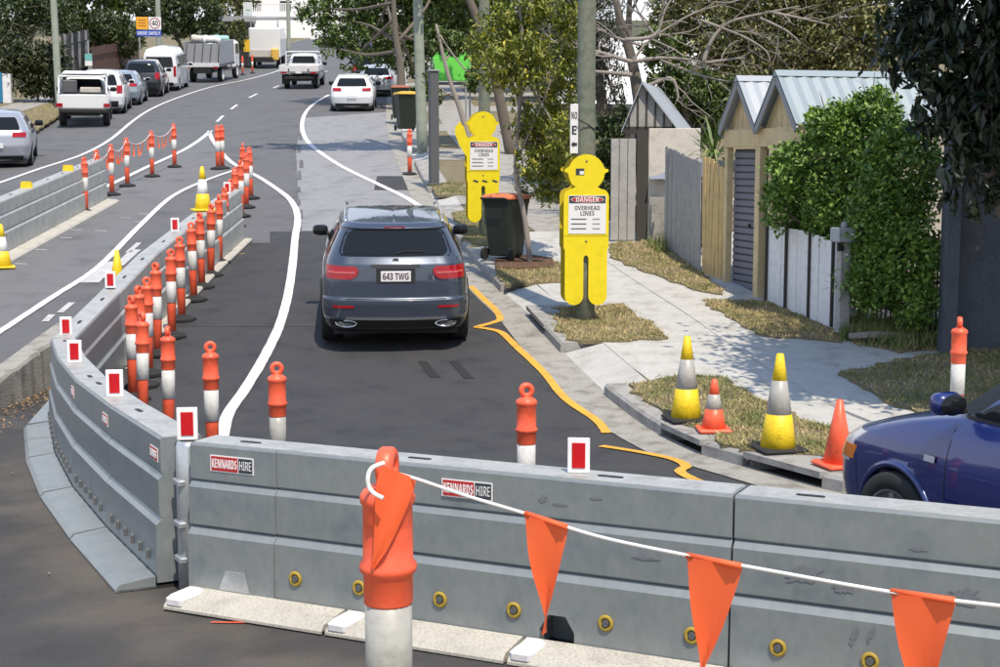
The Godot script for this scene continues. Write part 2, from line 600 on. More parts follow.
func build_ground():
	for q in [[842, 495], [820, 490], [742, 468], [700, 456], [660, 437], [603, 396], [560, 354], [526, 316], [500, 293], [477, 267], [449, 233], [436, 212], [424.6, 187], [418, 174], [401.7, 138.5]]:
		kerb_pts.append(P(q[0], q[1]))
	kerb_pts.append(Vector3(-4.4, road_y(62), -62))
	kerb_pts.append(Vector3(-5.7, road_y(82), -82))
	kerb_pts.append(Vector3(-6.9, road_y(105), -105))
	kerb_pts.append(Vector3(-8.6, road_y(140), -140))
	for p in kerb_pts:
		kerb_list.append([-p.z, p.x])
	kerb_list.append([160, -7.0])
	kerb_list.append([182, 12.0])
	wing = [[5.0, 5.6], [8.66, -1.8], [8.75, -1.92], [10.15, -2.64], [11.55, -3.29], [13.05, -3.89], [15.0, -4.55], [17.2, -4.66], [19.6, -4.77], [23.3, -4.85], [27.0, -4.85]]

	# dark surface of the side street, lower than the old road; brown dust lies on it in an arc
	var n1 = FastNoiseLite.new()
	n1.frequency = 0.7
	n1.fractal_octaves = 5
	n1.seed = 4
	var arc = px_path([[20, 470], [45, 530], [95, 585], [170, 630], [300, 668], [420, 700]], 6)
	var mb = MB.new().smooth()
	var xs = []
	var x = -9.0
	while x < 3.0:
		xs.append(x)
		x += 0.12
	xs = [-60.0, -20.0] + xs + [6.0, 20.0, 60.0]
	var ds = []
	var d = 5.0
	while d < 19.5:
		ds.append(d)
		d += 0.14
	ds = [-60.0, -10.0] + ds + [24.0]
	var cols = []
	for i in ds.size():
		var rc = []
		for j in xs.size():
			var q = Vector3(xs[j], 0, -ds[i])
			var best = 99.0
			if ds[i] > 5 and xs[j] < 2.5 and xs[j] > -9:
				for p in arc:
					best = minf(best, Vector2(p.x - q.x, p.z - q.z).length())
			var a = n1.get_noise_2d(q.x * 2.2, q.z * 2.2)
			var b = n1.get_noise_2d(q.x * 0.6 + 40, q.z * 0.6)
			var dust = clampf((0.45 - best) * 2.6 + a * 1.1, 0.0, 1.0) * 0.5
			dust = maxf(dust, clampf(a * 1.2 + b * 0.8 - 0.25, 0.0, 0.5) * 0.5)
			var c = Color(0.064, 0.062, 0.06).lerp(Color(0.17, 0.145, 0.115), dust)
			c = c * (1.0 + b * 0.25)
			rc.append(c)
		cols.append(rc)
	for i in ds.size() - 1:
		for j in xs.size() - 1:
			for k in [[0, 0], [0, 1], [1, 1], [0, 0], [1, 1], [1, 0]]:
				var dd = ds[i + k[0]]
				mb.col = cols[i + k[0]][j + k[1]]
				mb.v(Vector3(xs[j + k[1]], pit_y(maxf(dd, 5.0)) - 0.008, -dd))
	setting("side_street", mb, M.fore_asphalt, "dark worn asphalt of the side street in front of the steel barrier")

	# the road: one old sheet, dark new sheet inside the barriers
	var lk = func(dd): return lerp_list(left_kerb, dd)
	var ry = func(dd): return road_y(dd)
	mb = strip(lk, func(_d): return -6.0, 12.0, 19.4, 0.8, 4, ry)
	strip(lk, func(dd): return kerb_x(dd), 19.4, 27.0, 0.8, 10, ry, mb)
	strip(lk, func(dd): return kerb_x(dd), 27.0, 182.0, 2.0, 10, ry, mb)
	setting("road", mb, M.old_asphalt, "worn grey asphalt road climbing the hill")
	mb = strip(func(dd): return wing_x(dd), func(dd): return kerb_x(dd) if dd > 11.4 else 14.0, 5.2, 19.4, 0.4, 10, func(dd): return road_y(dd) + 0.002)
	strip(func(dd): return wing_x(dd), func(dd): return kerb_x(dd), 19.4, 26.4, 0.4, 6, func(dd): return road_y(dd) + 0.005, mb)
	setting("road_resurfacing", mb, M.new_asphalt, "fresh dark asphalt lane inside the barriers")
	setting("road_resurfacing", px_poly([[270, 231.5], [330, 231], [420, 231], [470, 262], [455, 266], [270, 245]], 0.006, 0.0), M.new_asphalt, "fresh dark asphalt lane end with a square cut edge")
	setting("road_patch", px_poly([[302, 118], [296, 150], [300, 231], [470, 231], [448, 233], [424, 187], [401, 139], [388, 112]], 0.0035, 0.0), M.pale_asphalt, "paler grey asphalt of the kerbside lane")
	setting("road_patch", px_poly([[377, 176], [420, 176], [425, 190], [374, 190]], 0.008, 0.0), M.new_asphalt, "dark square asphalt patch beside the kerb")
	setting("road_patch", px_poly([[-30, 282], [0, 258], [60, 226], [100, 205], [140, 174], [185, 151], [211, 133], [221, 152], [232, 167], [205, 181], [172, 197], [139, 227], [99, 267], [52, 298], [6, 328], [-25, 349]], 0.0035, 0.0), M.lane_asphalt, "bleached asphalt of the closed lane between its white lines")
	# step between the old road and the dug-out strip
	var face = MB.new()
	for i in 5:
		var rings = []
		for k in 9:
			var a = 11.5 + i * 1.62 + 1.608 * k / 8.0
			var top = road_y(a) + 0.012
			var w = 0.24 + rng.randf_range(-0.018, 0.018)
			rings.append([Vector3(-6.02, pit_y(a) - 0.1, -a), Vector3(-6.02, top, -a), Vector3(-6.0 + w - 0.025, top + rng.randf_range(-0.008, 0.004), -a), Vector3(-6.0 + w, top - 0.035 + rng.randf_range(-0.01, 0.01), -a), Vector3(-6.0 + w + rng.randf_range(0.0, 0.03), pit_y(a) - 0.1, -a)])
		face.loft(rings, true, true)
	setting("kerb_edge", face, M.old_concrete, "rough concrete edge of the old road above the dug-out strip")

	# open land
	mb = strip(func(_d): return -300.0, func(_d): return 300.0, 24.0, 420.0, 6.0, 30, func(dd): return road_y(dd) - 0.3)
	setting("land", mb, M.green_land, "hillside land under the houses and trees")
	mb = strip(func(_d): return 14.0, func(_d): return 300.0, -60.0, 24.0, 4.0, 4, func(dd): return low_line(maxf(dd, 5.0)) - 0.12)
	setting("land", mb, M.green_land, "flat land beside the side street")
	mb = strip(func(dd): return lerp_list(left_kerb, dd) - 60.0, func(dd): return lerp_list(left_kerb, dd) - 0.15, 10.0, 190.0, 1.5, 8, func(dd): return road_y(dd) + 0.13)
	setting("verge", mb, M.soil, "dry grass verge on the far side of the road")
	mb = strip(func(dd): return lerp_list(left_kerb, dd) - 0.15, func(dd): return lerp_list(left_kerb, dd), 10.0, 182.0, 1.5, 1, func(dd): return road_y(dd) + 0.135)
	strip(func(dd): return lerp_list(left_kerb, dd), func(dd): return lerp_list(left_kerb, dd) + 0.002, 10.0, 182.0, 1.5, 1, func(dd): return road_y(dd) + 0.135, mb)
	for i in 115:
		var a = 10.0 + i * 1.5
		var b = a + 1.5
		mb.smooth(false)
		mb.quad(Vector3(lk.call(a), road_y(a) + 0.135, -a), Vector3(lk.call(b), road_y(b) + 0.135, -b), Vector3(lk.call(b) + 0.02, road_y(b) - 0.05, -b), Vector3(lk.call(a) + 0.02, road_y(a) - 0.05, -a))
	setting("kerb", mb, M.kerb, "concrete kerb along the far side of the road")
	mb = strip(func(dd): return lerp_list(left_kerb, dd) - 2.9, func(dd): return lerp_list(left_kerb, dd) - 1.5, 30.0, 120.0, 1.5, 2, func(dd): return road_y(dd) + 0.14)
	setting("footpath", mb, M.old_concrete, "narrow concrete footpath behind the far verge")
	# raised bank the photographer stands on, below the frame
	mb = MB.new()
	mb.prism(PackedVector2Array([Vector2(-40, -0.3), Vector2(5.6, -0.3), Vector2(5.6, 0.0), Vector2(4.7, 0.66), Vector2(-40, 0.7)]), -9.0, 9.0, Transform3D(Basis(Vector3(0, 0, -1), Vector3(0, 1, 0), Vector3(1, 0, 0)), Vector3.ZERO))
	setting("bank", mb, M.soil, "raised verge bank at the corner")
	# drifts of dead leaves in the dug-out strip
	var lf = leaf_litter()
	tag(lf, "brown dead leaves lying along the rough concrete edge", "leaves", "", "stuff")

func leaf_litter():
	var vs = PackedVector3Array()
	var cs = PackedColorArray()
	for i in 900:
		var d = rng.randf_range(14.0, 19.3)
		var x = -5.72 + absf(rng.randfn(0.0, 0.25))
		if i > 780:
			d = rng.randf_range(8.5, 16.0)
			x = rng.randf_range(-6.0, -1.0)
			if x > wing_x(d) - 0.6:
				continue
		var c = Vector3(x, pit_y(d) + 0.012, -d)
		var b = Basis.from_euler(Vector3(rng.randf_range(-0.4, 0.4), rng.randf() * TAU, rng.randf_range(-0.4, 0.4)))
		var s = rng.randf_range(0.02, 0.055)
		add_leaf(vs, cs, c, b, s, s * 0.5, Color(0.22, 0.13, 0.06).lerp(Color(0.34, 0.24, 0.13), rng.randf()))
	return put("leaves", leaf_mesh(vs, cs), M.blade)

func add_leaf(vs, cs, c, b, l, w, col):
	var p0 = c - b.z * l * 0.5
	var p1 = c + b.x * w * 0.5 + b.y * w * 0.15
	var p2 = c + b.z * l * 0.5
	var p3 = c - b.x * w * 0.5 + b.y * w * 0.15
	vs.append(p0); vs.append(p1); vs.append(p2); vs.append(p0); vs.append(p2); vs.append(p3)
	for k in 6:
		cs.append(col)

func leaf_mesh(vs, cs):
	var ns = PackedVector3Array()
	ns.resize(vs.size())
	for i in range(0, vs.size(), 3):
		var n = (vs[i + 2] - vs[i]).cross(vs[i + 1] - vs[i]).normalized()
		ns[i] = n
		ns[i + 1] = n
		ns[i + 2] = n
	var a = []
	a.resize(Mesh.ARRAY_MAX)
	a[Mesh.ARRAY_VERTEX] = vs
	a[Mesh.ARRAY_NORMAL] = ns
	a[Mesh.ARRAY_COLOR] = cs
	var m = ArrayMesh.new()
	m.add_surface_from_arrays(Mesh.PRIMITIVE_TRIANGLES, a)
	return m

# ------------------------------------------------------------------ painted lines
func build_markings():
	var lines = [
		[[[222, 438], [228, 415], [245, 390], [262, 362], [278, 330], [287, 300], [292, 270], [295, 240], [297.5, 216], [290, 200], [275, 188], [258, 177], [246, 171], [232, 163], [221, 152], [212, 139], [209, 131]], 0.135, "white", "thick white line curving round the barrier past the dark car"],
		[[[211, 131], [200, 140], [186, 149], [170, 157], [150, 166], [125, 178], [100, 190], [80, 199]], 0.15, "white", "white line splitting off beside the bunting posts"],
		[[[-20, 345], [6.6, 328], [52, 298], [99, 267], [139, 227], [172, 197], [205, 181], [236, 170]], 0.12, "white", "white line along the lane behind the steel barrier"],
		[[[-30, 193], [0, 183], [40, 169], [82, 155], [110, 140], [132, 122], [150, 110], [175, 99], [212, 87], [250, 79], [280, 70], [300, 58]], 0.13, "white", "long white edge line beside the parked vehicles"],
		[[[312, 47], [324, 43], [338, 39.5], [352, 37], [380, 34.5]], 0.2, "white", "white edge line at the top of the hill"],
		[[[329, 95], [314, 104], [305, 114], [302, 127], [307, 141], [322, 154], [344, 168], [377, 184], [404, 197], [421, 207.5]], 0.15, "white", "curved white parking bay line"],
		[[[471, 287], [485, 301], [494, 309], [500, 318], [497, 322], [475.4, 328]], 0.1, "yellow", "yellow kerbside line ending at a notch by the dark car"],
		[[[475.4, 328], [490, 330], [502.4, 334], [517, 348], [542, 371.5], [565, 399], [596, 421], [606.7, 434]], 0.1, "yellow", "wavy yellow line along the gutter"],
		[[[601, 447], [639, 453], [672, 460], [686, 467], [680, 473], [700, 483], [719, 487]], 0.1, "yellow", "crooked yellow line in front of the drain pits"],
	]
	for l in lines:
		setting("lane_line", ribbon(px_path(l[0], 6), l[1], 0.014), M.white_paint if l[2] == "white" else M.yellow_paint, l[3])
	for q in [[[217, 122], [223, 116]], [[231, 109.5], [237, 105]], [[249, 98], [257, 94]], [[273, 88.3], [279, 85.8]], [[322, 72.5], [328, 71]]]:
		setting("lane_dash", ribbon(px_path(q, 3), 0.12, 0.014), M.white_paint, "short white centre dash on the hill road")
	# worn patches of an old line in front of the steel barrier, and small survey ticks
	for q in [[[88, 283], [112, 262], 0.35], [[118, 266], [136, 250], 0.18], [[60, 313], [72, 303], 0.1], [[45, 322], [52, 315], 0.1], [[128, 253], [139, 243], 0.1]]:
		setting("worn_marking", ribbon(px_path([[q[0][0], q[0][1]], [q[1][0], q[1][1]]], 4), q[2], 0.009), M.worn_paint, "worn white remains of an old line beside the steel barrier")
	for q in [[15, 264], [60, 238], [70, 230], [120, 218], [135, 222], [138, 214], [35, 250], [95, 231]]:
		setting("survey_mark", ribbon(px_path([[q[0], q[1]], [q[0] + 12, q[1] + 0.4]], 2), 0.05, 0.009), M.worn_paint, "small white tick painted on the closed lane")
	# seam of small patches in the right lane
	var yy = 120.0
	while yy < 228.0:
		var xx = 300.0 + rng.randf_range(-1.5, 1.5)
		var hh = rng.randf_range(3.0, 9.0)
		setting("road_seam", px_poly([[xx - 1.5, yy], [xx + 1.5, yy], [xx + 2, yy + hh], [xx - 2, yy + hh]], 0.0115, 0.0), M.old_asphalt, "sealed joint patch in the middle of the lane")
		yy += hh + rng.randf_range(3.0, 8.0)
	for q in [[[224, 254], [245, 254]]]:
		setting("survey_mark", ribbon(px_path([[q[0][0], q[0][1]], [q[1][0], q[1][1]]], 3), 0.03, 0.012), M.worn_paint if q[0][0] > 300 else M.yellow_paint, "thin scuffed paint stroke on the dark lane")
	for q in [[418, 361, 430, 377], [449, 361, 464, 378]]:
		var w = 3.6
		setting("tyre_scuff", px_poly([[q[0], q[1]], [q[0] + w * 2.4, q[1]], [q[2] + w * 2.8, q[3]], [q[2], q[3]]], 0.0085, 0.0), M.rubber, "black ribbed rubber mark on the lane behind the dark car")
	var o = ribbon([Vector3(-1.65, 0, -8.03), Vector3(-0.9, 0, -8.0), Vector3(-0.5, 0, -7.95)], 0.02, 0.0)
	setting("survey_mark", o, M.orange, "thin orange stroke on the side street")

# ------------------------------------------------------------------ kerb, footpath, grass on the house side
func kerb_block(pts, h, top_w, label):
	var mb = MB.new()
	var rings = []
	for i in pts.size():
		var t = pts[mini(i + 1, pts.size() - 1)] - pts[maxi(i - 1, 0)]
		t.y = 0
		t = t.normalized()
		var s = Vector3(-t.z, 0, t.x)
		var r = []
		for q in [[0.0, -0.1], [0.012, h - 0.03], [0.04, h], [top_w, h + 0.004], [top_w, -0.1]]:
			var p = pts[i] + s * q[0]
			p.y = road_y(-pts[i].z) + q[1]
			r.append(p)
		rings.append(r)
	mb.loft(rings, true, true)
	return mb

func sub_path(pts, d0, d1, step = 0.5):
	var o = []
	var n = maxi(1, int(ceil((d1 - d0) / step)))
	for i in n + 1:
		var d = lerpf(d0, d1, float(i) / n)
		o.append(Vector3(kerb_x(d), road_y(d), -d))
	return o

func turf(list, h, n, green, label, soil = null):
	var poly = PackedVector2Array()
	for i in list.size():
		var p = P(list[i][0], list[i][1], h)
		var p2 = P(list[(i + 1) % list.size()][0], list[(i + 1) % list.size()][1], h)
		var steps = maxi(1, int(Vector2(p.x - p2.x, p.z - p2.z).length() / 0.16))
		for k in steps:
			var q = p.lerp(p2, float(k) / steps)
			poly.append(Vector2(q.x + rng.randfn(0, 0.04), q.z + rng.randfn(0, 0.04)))
	setting("verge", ground_poly(poly, h, 0.05, 0.4), soil if soil else M.soil, label.replace("grass", "turf bed"))
	var lo = poly[0]
	var hi = poly[0]
	for p in poly:
		lo = lo.min(p)
		hi = hi.max(p)
	var ns = FastNoiseLite.new()
	ns.frequency = 0.9
	ns.seed = n
	var vs = PackedVector3Array()
	var cs = PackedColorArray()
	var made = 0
	var tries = 0
	while made < n and tries < n * 6:
		tries += 1
		var q = Vector2(rng.randf_range(lo.x, hi.x), rng.randf_range(lo.y, hi.y))
		var q_in = Geometry2D.is_point_in_polygon(q, poly)
		if not q_in:
			continue
		if rng.randf() < 0.3:
			q += Vector2(rng.randfn(0, 0.06), rng.randfn(0, 0.06))
		var k = ns.get_noise_2d(q.x * 1.6, q.y * 1.6)
		if k < -0.22 and rng.randf() < 0.6:
			continue
		made += 1
		var g = clampf(green + k * 1.0 + rng.randf_range(-0.25, 0.25), 0.0, 1.0)
		var c = Color(0.5, 0.4, 0.2).lerp(Color(0.13, 0.18, 0.045), g)
		c = c * rng.randf_range(0.7, 1.25)
		var b0 = Vector3(q.x, road_y(-q.y) + h - 0.003, q.y)
		var a = rng.randf() * TAU
		var s = Vector3(cos(a), 0, sin(a)) * rng.randf_range(0.004, 0.009)
		var tip = b0 + Vector3(rng.randfn(0, 0.03), rng.randf_range(0.015, 0.05), rng.randfn(0, 0.03))
		vs.append(b0 - s); vs.append(tip); vs.append(b0 + s)
		cs.append(c); cs.append(c); cs.append(c)
	var o = put("grass", leaf_mesh(vs, cs), M.blade)
	tag(o, label, "grass", "", "stuff")

func weeds(list, n, label):
	var poly = PackedVector2Array()
	for q in list:
		var p = P(q[0], q[1], 0.16)
		poly.append(Vector2(p.x, p.z))
	var lo = poly[0]
	var hi = poly[0]
	for p in poly:
		lo = lo.min(p)
		hi = hi.max(p)
	var vs = PackedVector3Array()
	var cs = PackedColorArray()
	for i in n:
		var q = Vector2(rng.randf_range(lo.x, hi.x), rng.randf_range(lo.y, hi.y))
		if not Geometry2D.is_point_in_polygon(q, poly):
			continue
		var b0 = Vector3(q.x, road_y(-q.y) + 0.15, q.y)
		var c = Color(0.3, 0.27, 0.12).lerp(Color(0.11, 0.19, 0.04), rng.randf())
		for k in 4:
			var a = rng.randf() * TAU
			var s = Vector3(cos(a), 0, sin(a)) * rng.randf_range(0.004, 0.012)
			var hgt = rng.randf_range(0.06, 0.26)
			var tip = b0 + Vector3(rng.randfn(0, 0.25) * hgt, hgt, rng.randfn(0, 0.25) * hgt)
			vs.append(b0 - s); vs.append(tip); vs.append(b0 + s)
			cs.append(c); cs.append(c); cs.append(c)
			if rng.randf() < 0.4:
				add_leaf(vs, cs, b0.lerp(tip, rng.randf()), Basis.from_euler(Vector3(rng.randf() - 0.5, rng.randf() * TAU, rng.randf() - 0.5)), 0.05, 0.025, c)
	tag(put("weeds", leaf_mesh(vs, cs), M.blade), label, "weeds", "", "stuff")

func build_verge():
	# gutter
	var g = MB.new().smooth()
	var rows = []
	for p in smooth_path(kerb_pts, 4):
		var d = -p.z
		rows.append([Vector3(p.x - 0.42, road_y(d) + 0.011, p.z), Vector3(p.x - 0.1, road_y(d) + 0.009, p.z), Vector3(p.x + 0.06, road_y(d) + 0.015, p.z)])
	g.grid(rows)
	setting("gutter", g, M.old_concrete, "concrete gutter channel along the kerb")
	# kerb stones with the drain pits between them, and driveway ramps
	var dz = func(i): return -kerb_pts[i].z
	var full = 0.14
	var runs = [[dz.call(0), dz.call(1), "k"], [dz.call(1), dz.call(2), "p"], [dz.call(2), dz.call(3), "k"], [dz.call(3), dz.call(4), "p"], [dz.call(4), dz.call(5), "k"], [dz.call(5), dz.call(6), "r"], [dz.call(6), dz.call(6) + 1.0, "k"], [dz.call(6) + 1.0, dz.call(7), "p"], [dz.call(7), dz.call(8), "r"], [dz.call(8), dz.call(10) + 1.0, "k"], [dz.call(10) + 1.0, dz.call(11), "k"], [dz.call(11), dz.call(11) + 3.0, "r"]]
	var d = dz.call(11) + 3.0
	while d < 100.0:
		runs.append([d, d + 6.0, "k"])
		runs.append([d + 6.0, d + 9.0, "r"])
		d += 9.0
	for r in runs:
		var pts = sub_path(kerb_pts, r[0] + 0.01, r[1] - 0.01)
		if r[2] == "k":
			var n = maxi(1, int(round((r[1] - r[0]) / 2.4))) if r[0] < 30 else 1
			for i in n:
				var a = lerpf(r[0], r[1], float(i) / n) + 0.008
				var b = lerpf(r[0], r[1], float(i + 1) / n) - 0.008
				setting("kerb_stone", kerb_block(sub_path(kerb_pts, a, b), full, 0.52, ""), M.kerb, "concrete kerb stone along the house side of the road")
		elif r[2] == "p":
			var o = thing("drain_pit", "open kerb drain pit with a concrete lintel by the gutter", "drain pit", Vector3.ZERO, 0.0, "kerb drain pits")
			o.set_meta("kind", "structure")
			var mb = MB.new()
			var rings = []
			for p in pts:
				var rr = []
				for q in [[0.0, 0.15], [0.52, 0.155], [0.52, 0.06], [0.0, 0.06 + 0.035]]:
					rr.append(p + Vector3(q[0], q[1] , 0))
				rings.append(rr)
			mb.loft(rings, true, true)
			put("lintel", mb, M.kerb, o)
			# hollow chamber behind the slot: back wall, floor and two end walls
			var pit = MB.new()
			for k in pts.size() - 1:
				var p = pts[k]
				var r2 = pts[k + 1]
				pit.quad(p + Vector3(0.5, 0.07, 0), r2 + Vector3(0.5, 0.07, 0), r2 + Vector3(0.5, -0.4, 0), p + Vector3(0.5, -0.4, 0))
				pit.quad(p + Vector3(0.5, -0.4, 0), r2 + Vector3(0.5, -0.4, 0), r2 + Vector3(0.06, -0.4, 0), p + Vector3(0.06, -0.4, 0))
			for p in [pts[0], pts[pts.size() - 1]]:
				pit.quad(p + Vector3(0.06, 0.09, 0), p + Vector3(0.5, 0.07, 0), p + Vector3(0.5, -0.4, 0), p + Vector3(0.06, -0.4, 0))
			put("chamber", pit, M.kerb, o)
		else:
			var mb = MB.new().smooth()
			var rows2 = []
			for p in pts:
				rows2.append([p + Vector3(0.05, 0.012, 0), p + Vector3(0.12, 0.03, 0), p + Vector3(0.53, 0.139, 0)])
			mb.grid(rows2)
			setting("driveway_ramp", mb, M.concrete, "concrete driveway ramp dropping to the gutter")
	# concrete slabs between kerb and fences, each with its own edges
	var path = Node3D.new()
	path.name = numbered("footpath")
	add_child(path)
	path.set_meta("kind", "structure")
	path.set_meta("label", "pale concrete footpath and driveway slabs between kerb and fences")
	d = 10.6
	var i = 0
	while d < 26.5:
		var d1 = d + [1.5, 1.35, 1.6][i % 3]
		for j in 3:
			var poly = PackedVector2Array()
			for q in [[d + 0.006, j], [d + 0.006, j + 1], [d1 - 0.006, j + 1], [d1 - 0.006, j]]:
				var x0 = kerb_x(maxf(q[0], 11.6)) + 0.53
				var xx = [x0, x0 + 1.55, x0 + 3.1, x0 + 5.2][q[1]]
				poly.append(Vector2(xx + (0.006 if q[1] == j else -0.006), -q[0]))
			put("slab", ground_poly(poly, 0.142 + rng.randf_range(-0.003, 0.003), 0.1, 0.5), M.concrete, path)
		d = d1
		i += 1
	# verge sheet below and beyond
	var mb = strip(func(dd): return kerb_x(maxf(dd, 11.6)) + 0.5, func(dd): return kerb_x(maxf(dd, 11.6)) + 60.0, 10.6, 27.0, 0.6, 12, func(dd): return road_y(dd) + 0.12)
	strip(func(dd): return kerb_x(dd) + 0.5, func(dd): return kerb_x(dd) + 60.0, 27.0, 170.0, 1.5, 12, func(dd): return road_y(dd) + 0.13, mb)
	mb.smooth(false)
	mb.quad(Vector3(3.2, road_y(10.6) + 0.12, -10.6), Vector3(60, road_y(10.6) + 0.12, -10.6), Vector3(60, -0.3, -10.6), Vector3(3.2, -0.3, -10.6))
	setting("verge", mb, M.soil, "dry soil verge on the house side of the road")
	mb = strip(func(dd): return kerb_x(dd) + 1.5, func(dd): return kerb_x(dd) + 3.2, 26.4, 120.0, 1.0, 2, func(dd): return road_y(dd) + 0.142)
	d = dz.call(11)
	while d < 90.0:
		strip(func(dd): return kerb_x(dd) + 0.53, func(dd): return kerb_x(dd) + 1.5, d, d + 3.0, 0.6, 1, func(dd): return road_y(dd) + 0.141, mb)
		strip(func(dd): return kerb_x(dd) + 3.2, func(dd): return kerb_x(dd) + 6.5, d, d + 3.0, 0.6, 1, func(dd): return road_y(dd) + 0.141, mb)
		d += 9.0
	setting("footpath", mb, M.old_concrete, "older concrete footpath running up past the poles")
	# grass beds
	turf([[497, 263], [558, 261], [566, 281], [507, 284], [496, 272]], 0.165, 3500, 0.15, "dry grass patch around the young street tree")
	setting("mulch", px_poly([[495, 258], [530, 254], [553, 258], [555, 266], [520, 268], [496, 267]], 0.19, 0.05), M.mulch, "brown bark mulch around the young street tree")
	turf([[556, 307], [625, 304], [671, 337], [600, 340], [566, 339], [556, 323]], 0.165, 5500, 0.2, "dry grass patch around the pole with the yellow figure")
	turf([[626, 383], [690, 374], [722, 376], [770, 404], [862, 437], [846, 462], [800, 452], [742, 449], [702, 430], [666, 411]], 0.165, 9000, 0.45, "dry and green grass strip beside the traffic cones")
	turf([[702, 299], [770, 300], [838, 330], [836, 341], [755, 334]], 0.165, 5000, 0.2, "dry grass patch below the white paling fence")
	turf([[610, 244], [648, 239], [668, 247], [700, 270], [727, 294], [700, 291], [642, 270], [612, 257]], 0.165, 6000, 0.25, "patchy grass strip along the grey paling fence")
	turf([[834, 373], [890, 361], [948, 350], [1060, 345], [1060, 440], [912, 409], [870, 391]], 0.17, 9000, 0.55, "shaded grass beside the dark rendered wall")
	turf([[838, 338], [846, 318], [940, 322], [948, 349], [900, 352], [860, 344]], 0.16, 3500, 0.35, "weedy grass in front of the leafy hedge")
	turf([[431, 183], [466, 182], [470, 195], [437, 195]], 0.155, 1800, 0.6, "green grass tuft patch by the grey steel post")
	turf([[452, 212], [482, 210], [492, 245], [470, 246]], 0.155, 2200, 0.5, "grass patch around the second yellow figure's pole")
	weeds([[842, 338], [850, 322], [938, 326], [945, 347], [900, 351], [862, 343]], 900, "weedy tufts with seed heads below the leafy hedge")
	weeds([[836, 330], [842, 326], [850, 336], [842, 342]], 160, "green weeds at the foot of the letterbox post")
	weeds([[645, 246], [662, 243], [672, 252], [658, 254]], 120, "small weeds by the grey palings")
	# dry grass on the far verge
	var poly2 = [[0, 128], [8, 118], [60, 98], [70, 108], [40, 128], [20, 140]]
	turf(poly2, 0.15, 6000, 0.12, "straw coloured grass beside the far footpath")

# ------------------------------------------------------------------ steel barriers
# section in its own frame: x along, y up, +z faces the traffic side that is seen
func profile_mesh(prof, x0, x1, sc = 1.0):
	var mb = MB.new()
	var rings = []
	for x in [x0, x1]:
		var r = []
		for q in prof:
			r.append(Vector3(x, q.y, q.x * sc))
		rings.append(r)
	# orient outward
	mb.loft(rings, true, true)
	return mb

func sym(half):
	var o = []
	for q in half:
		o.append(q)
	for i in range(half.size() - 1, -1, -1):
		o.append(Vector2(-half[i].x, half[i].y))
	return o

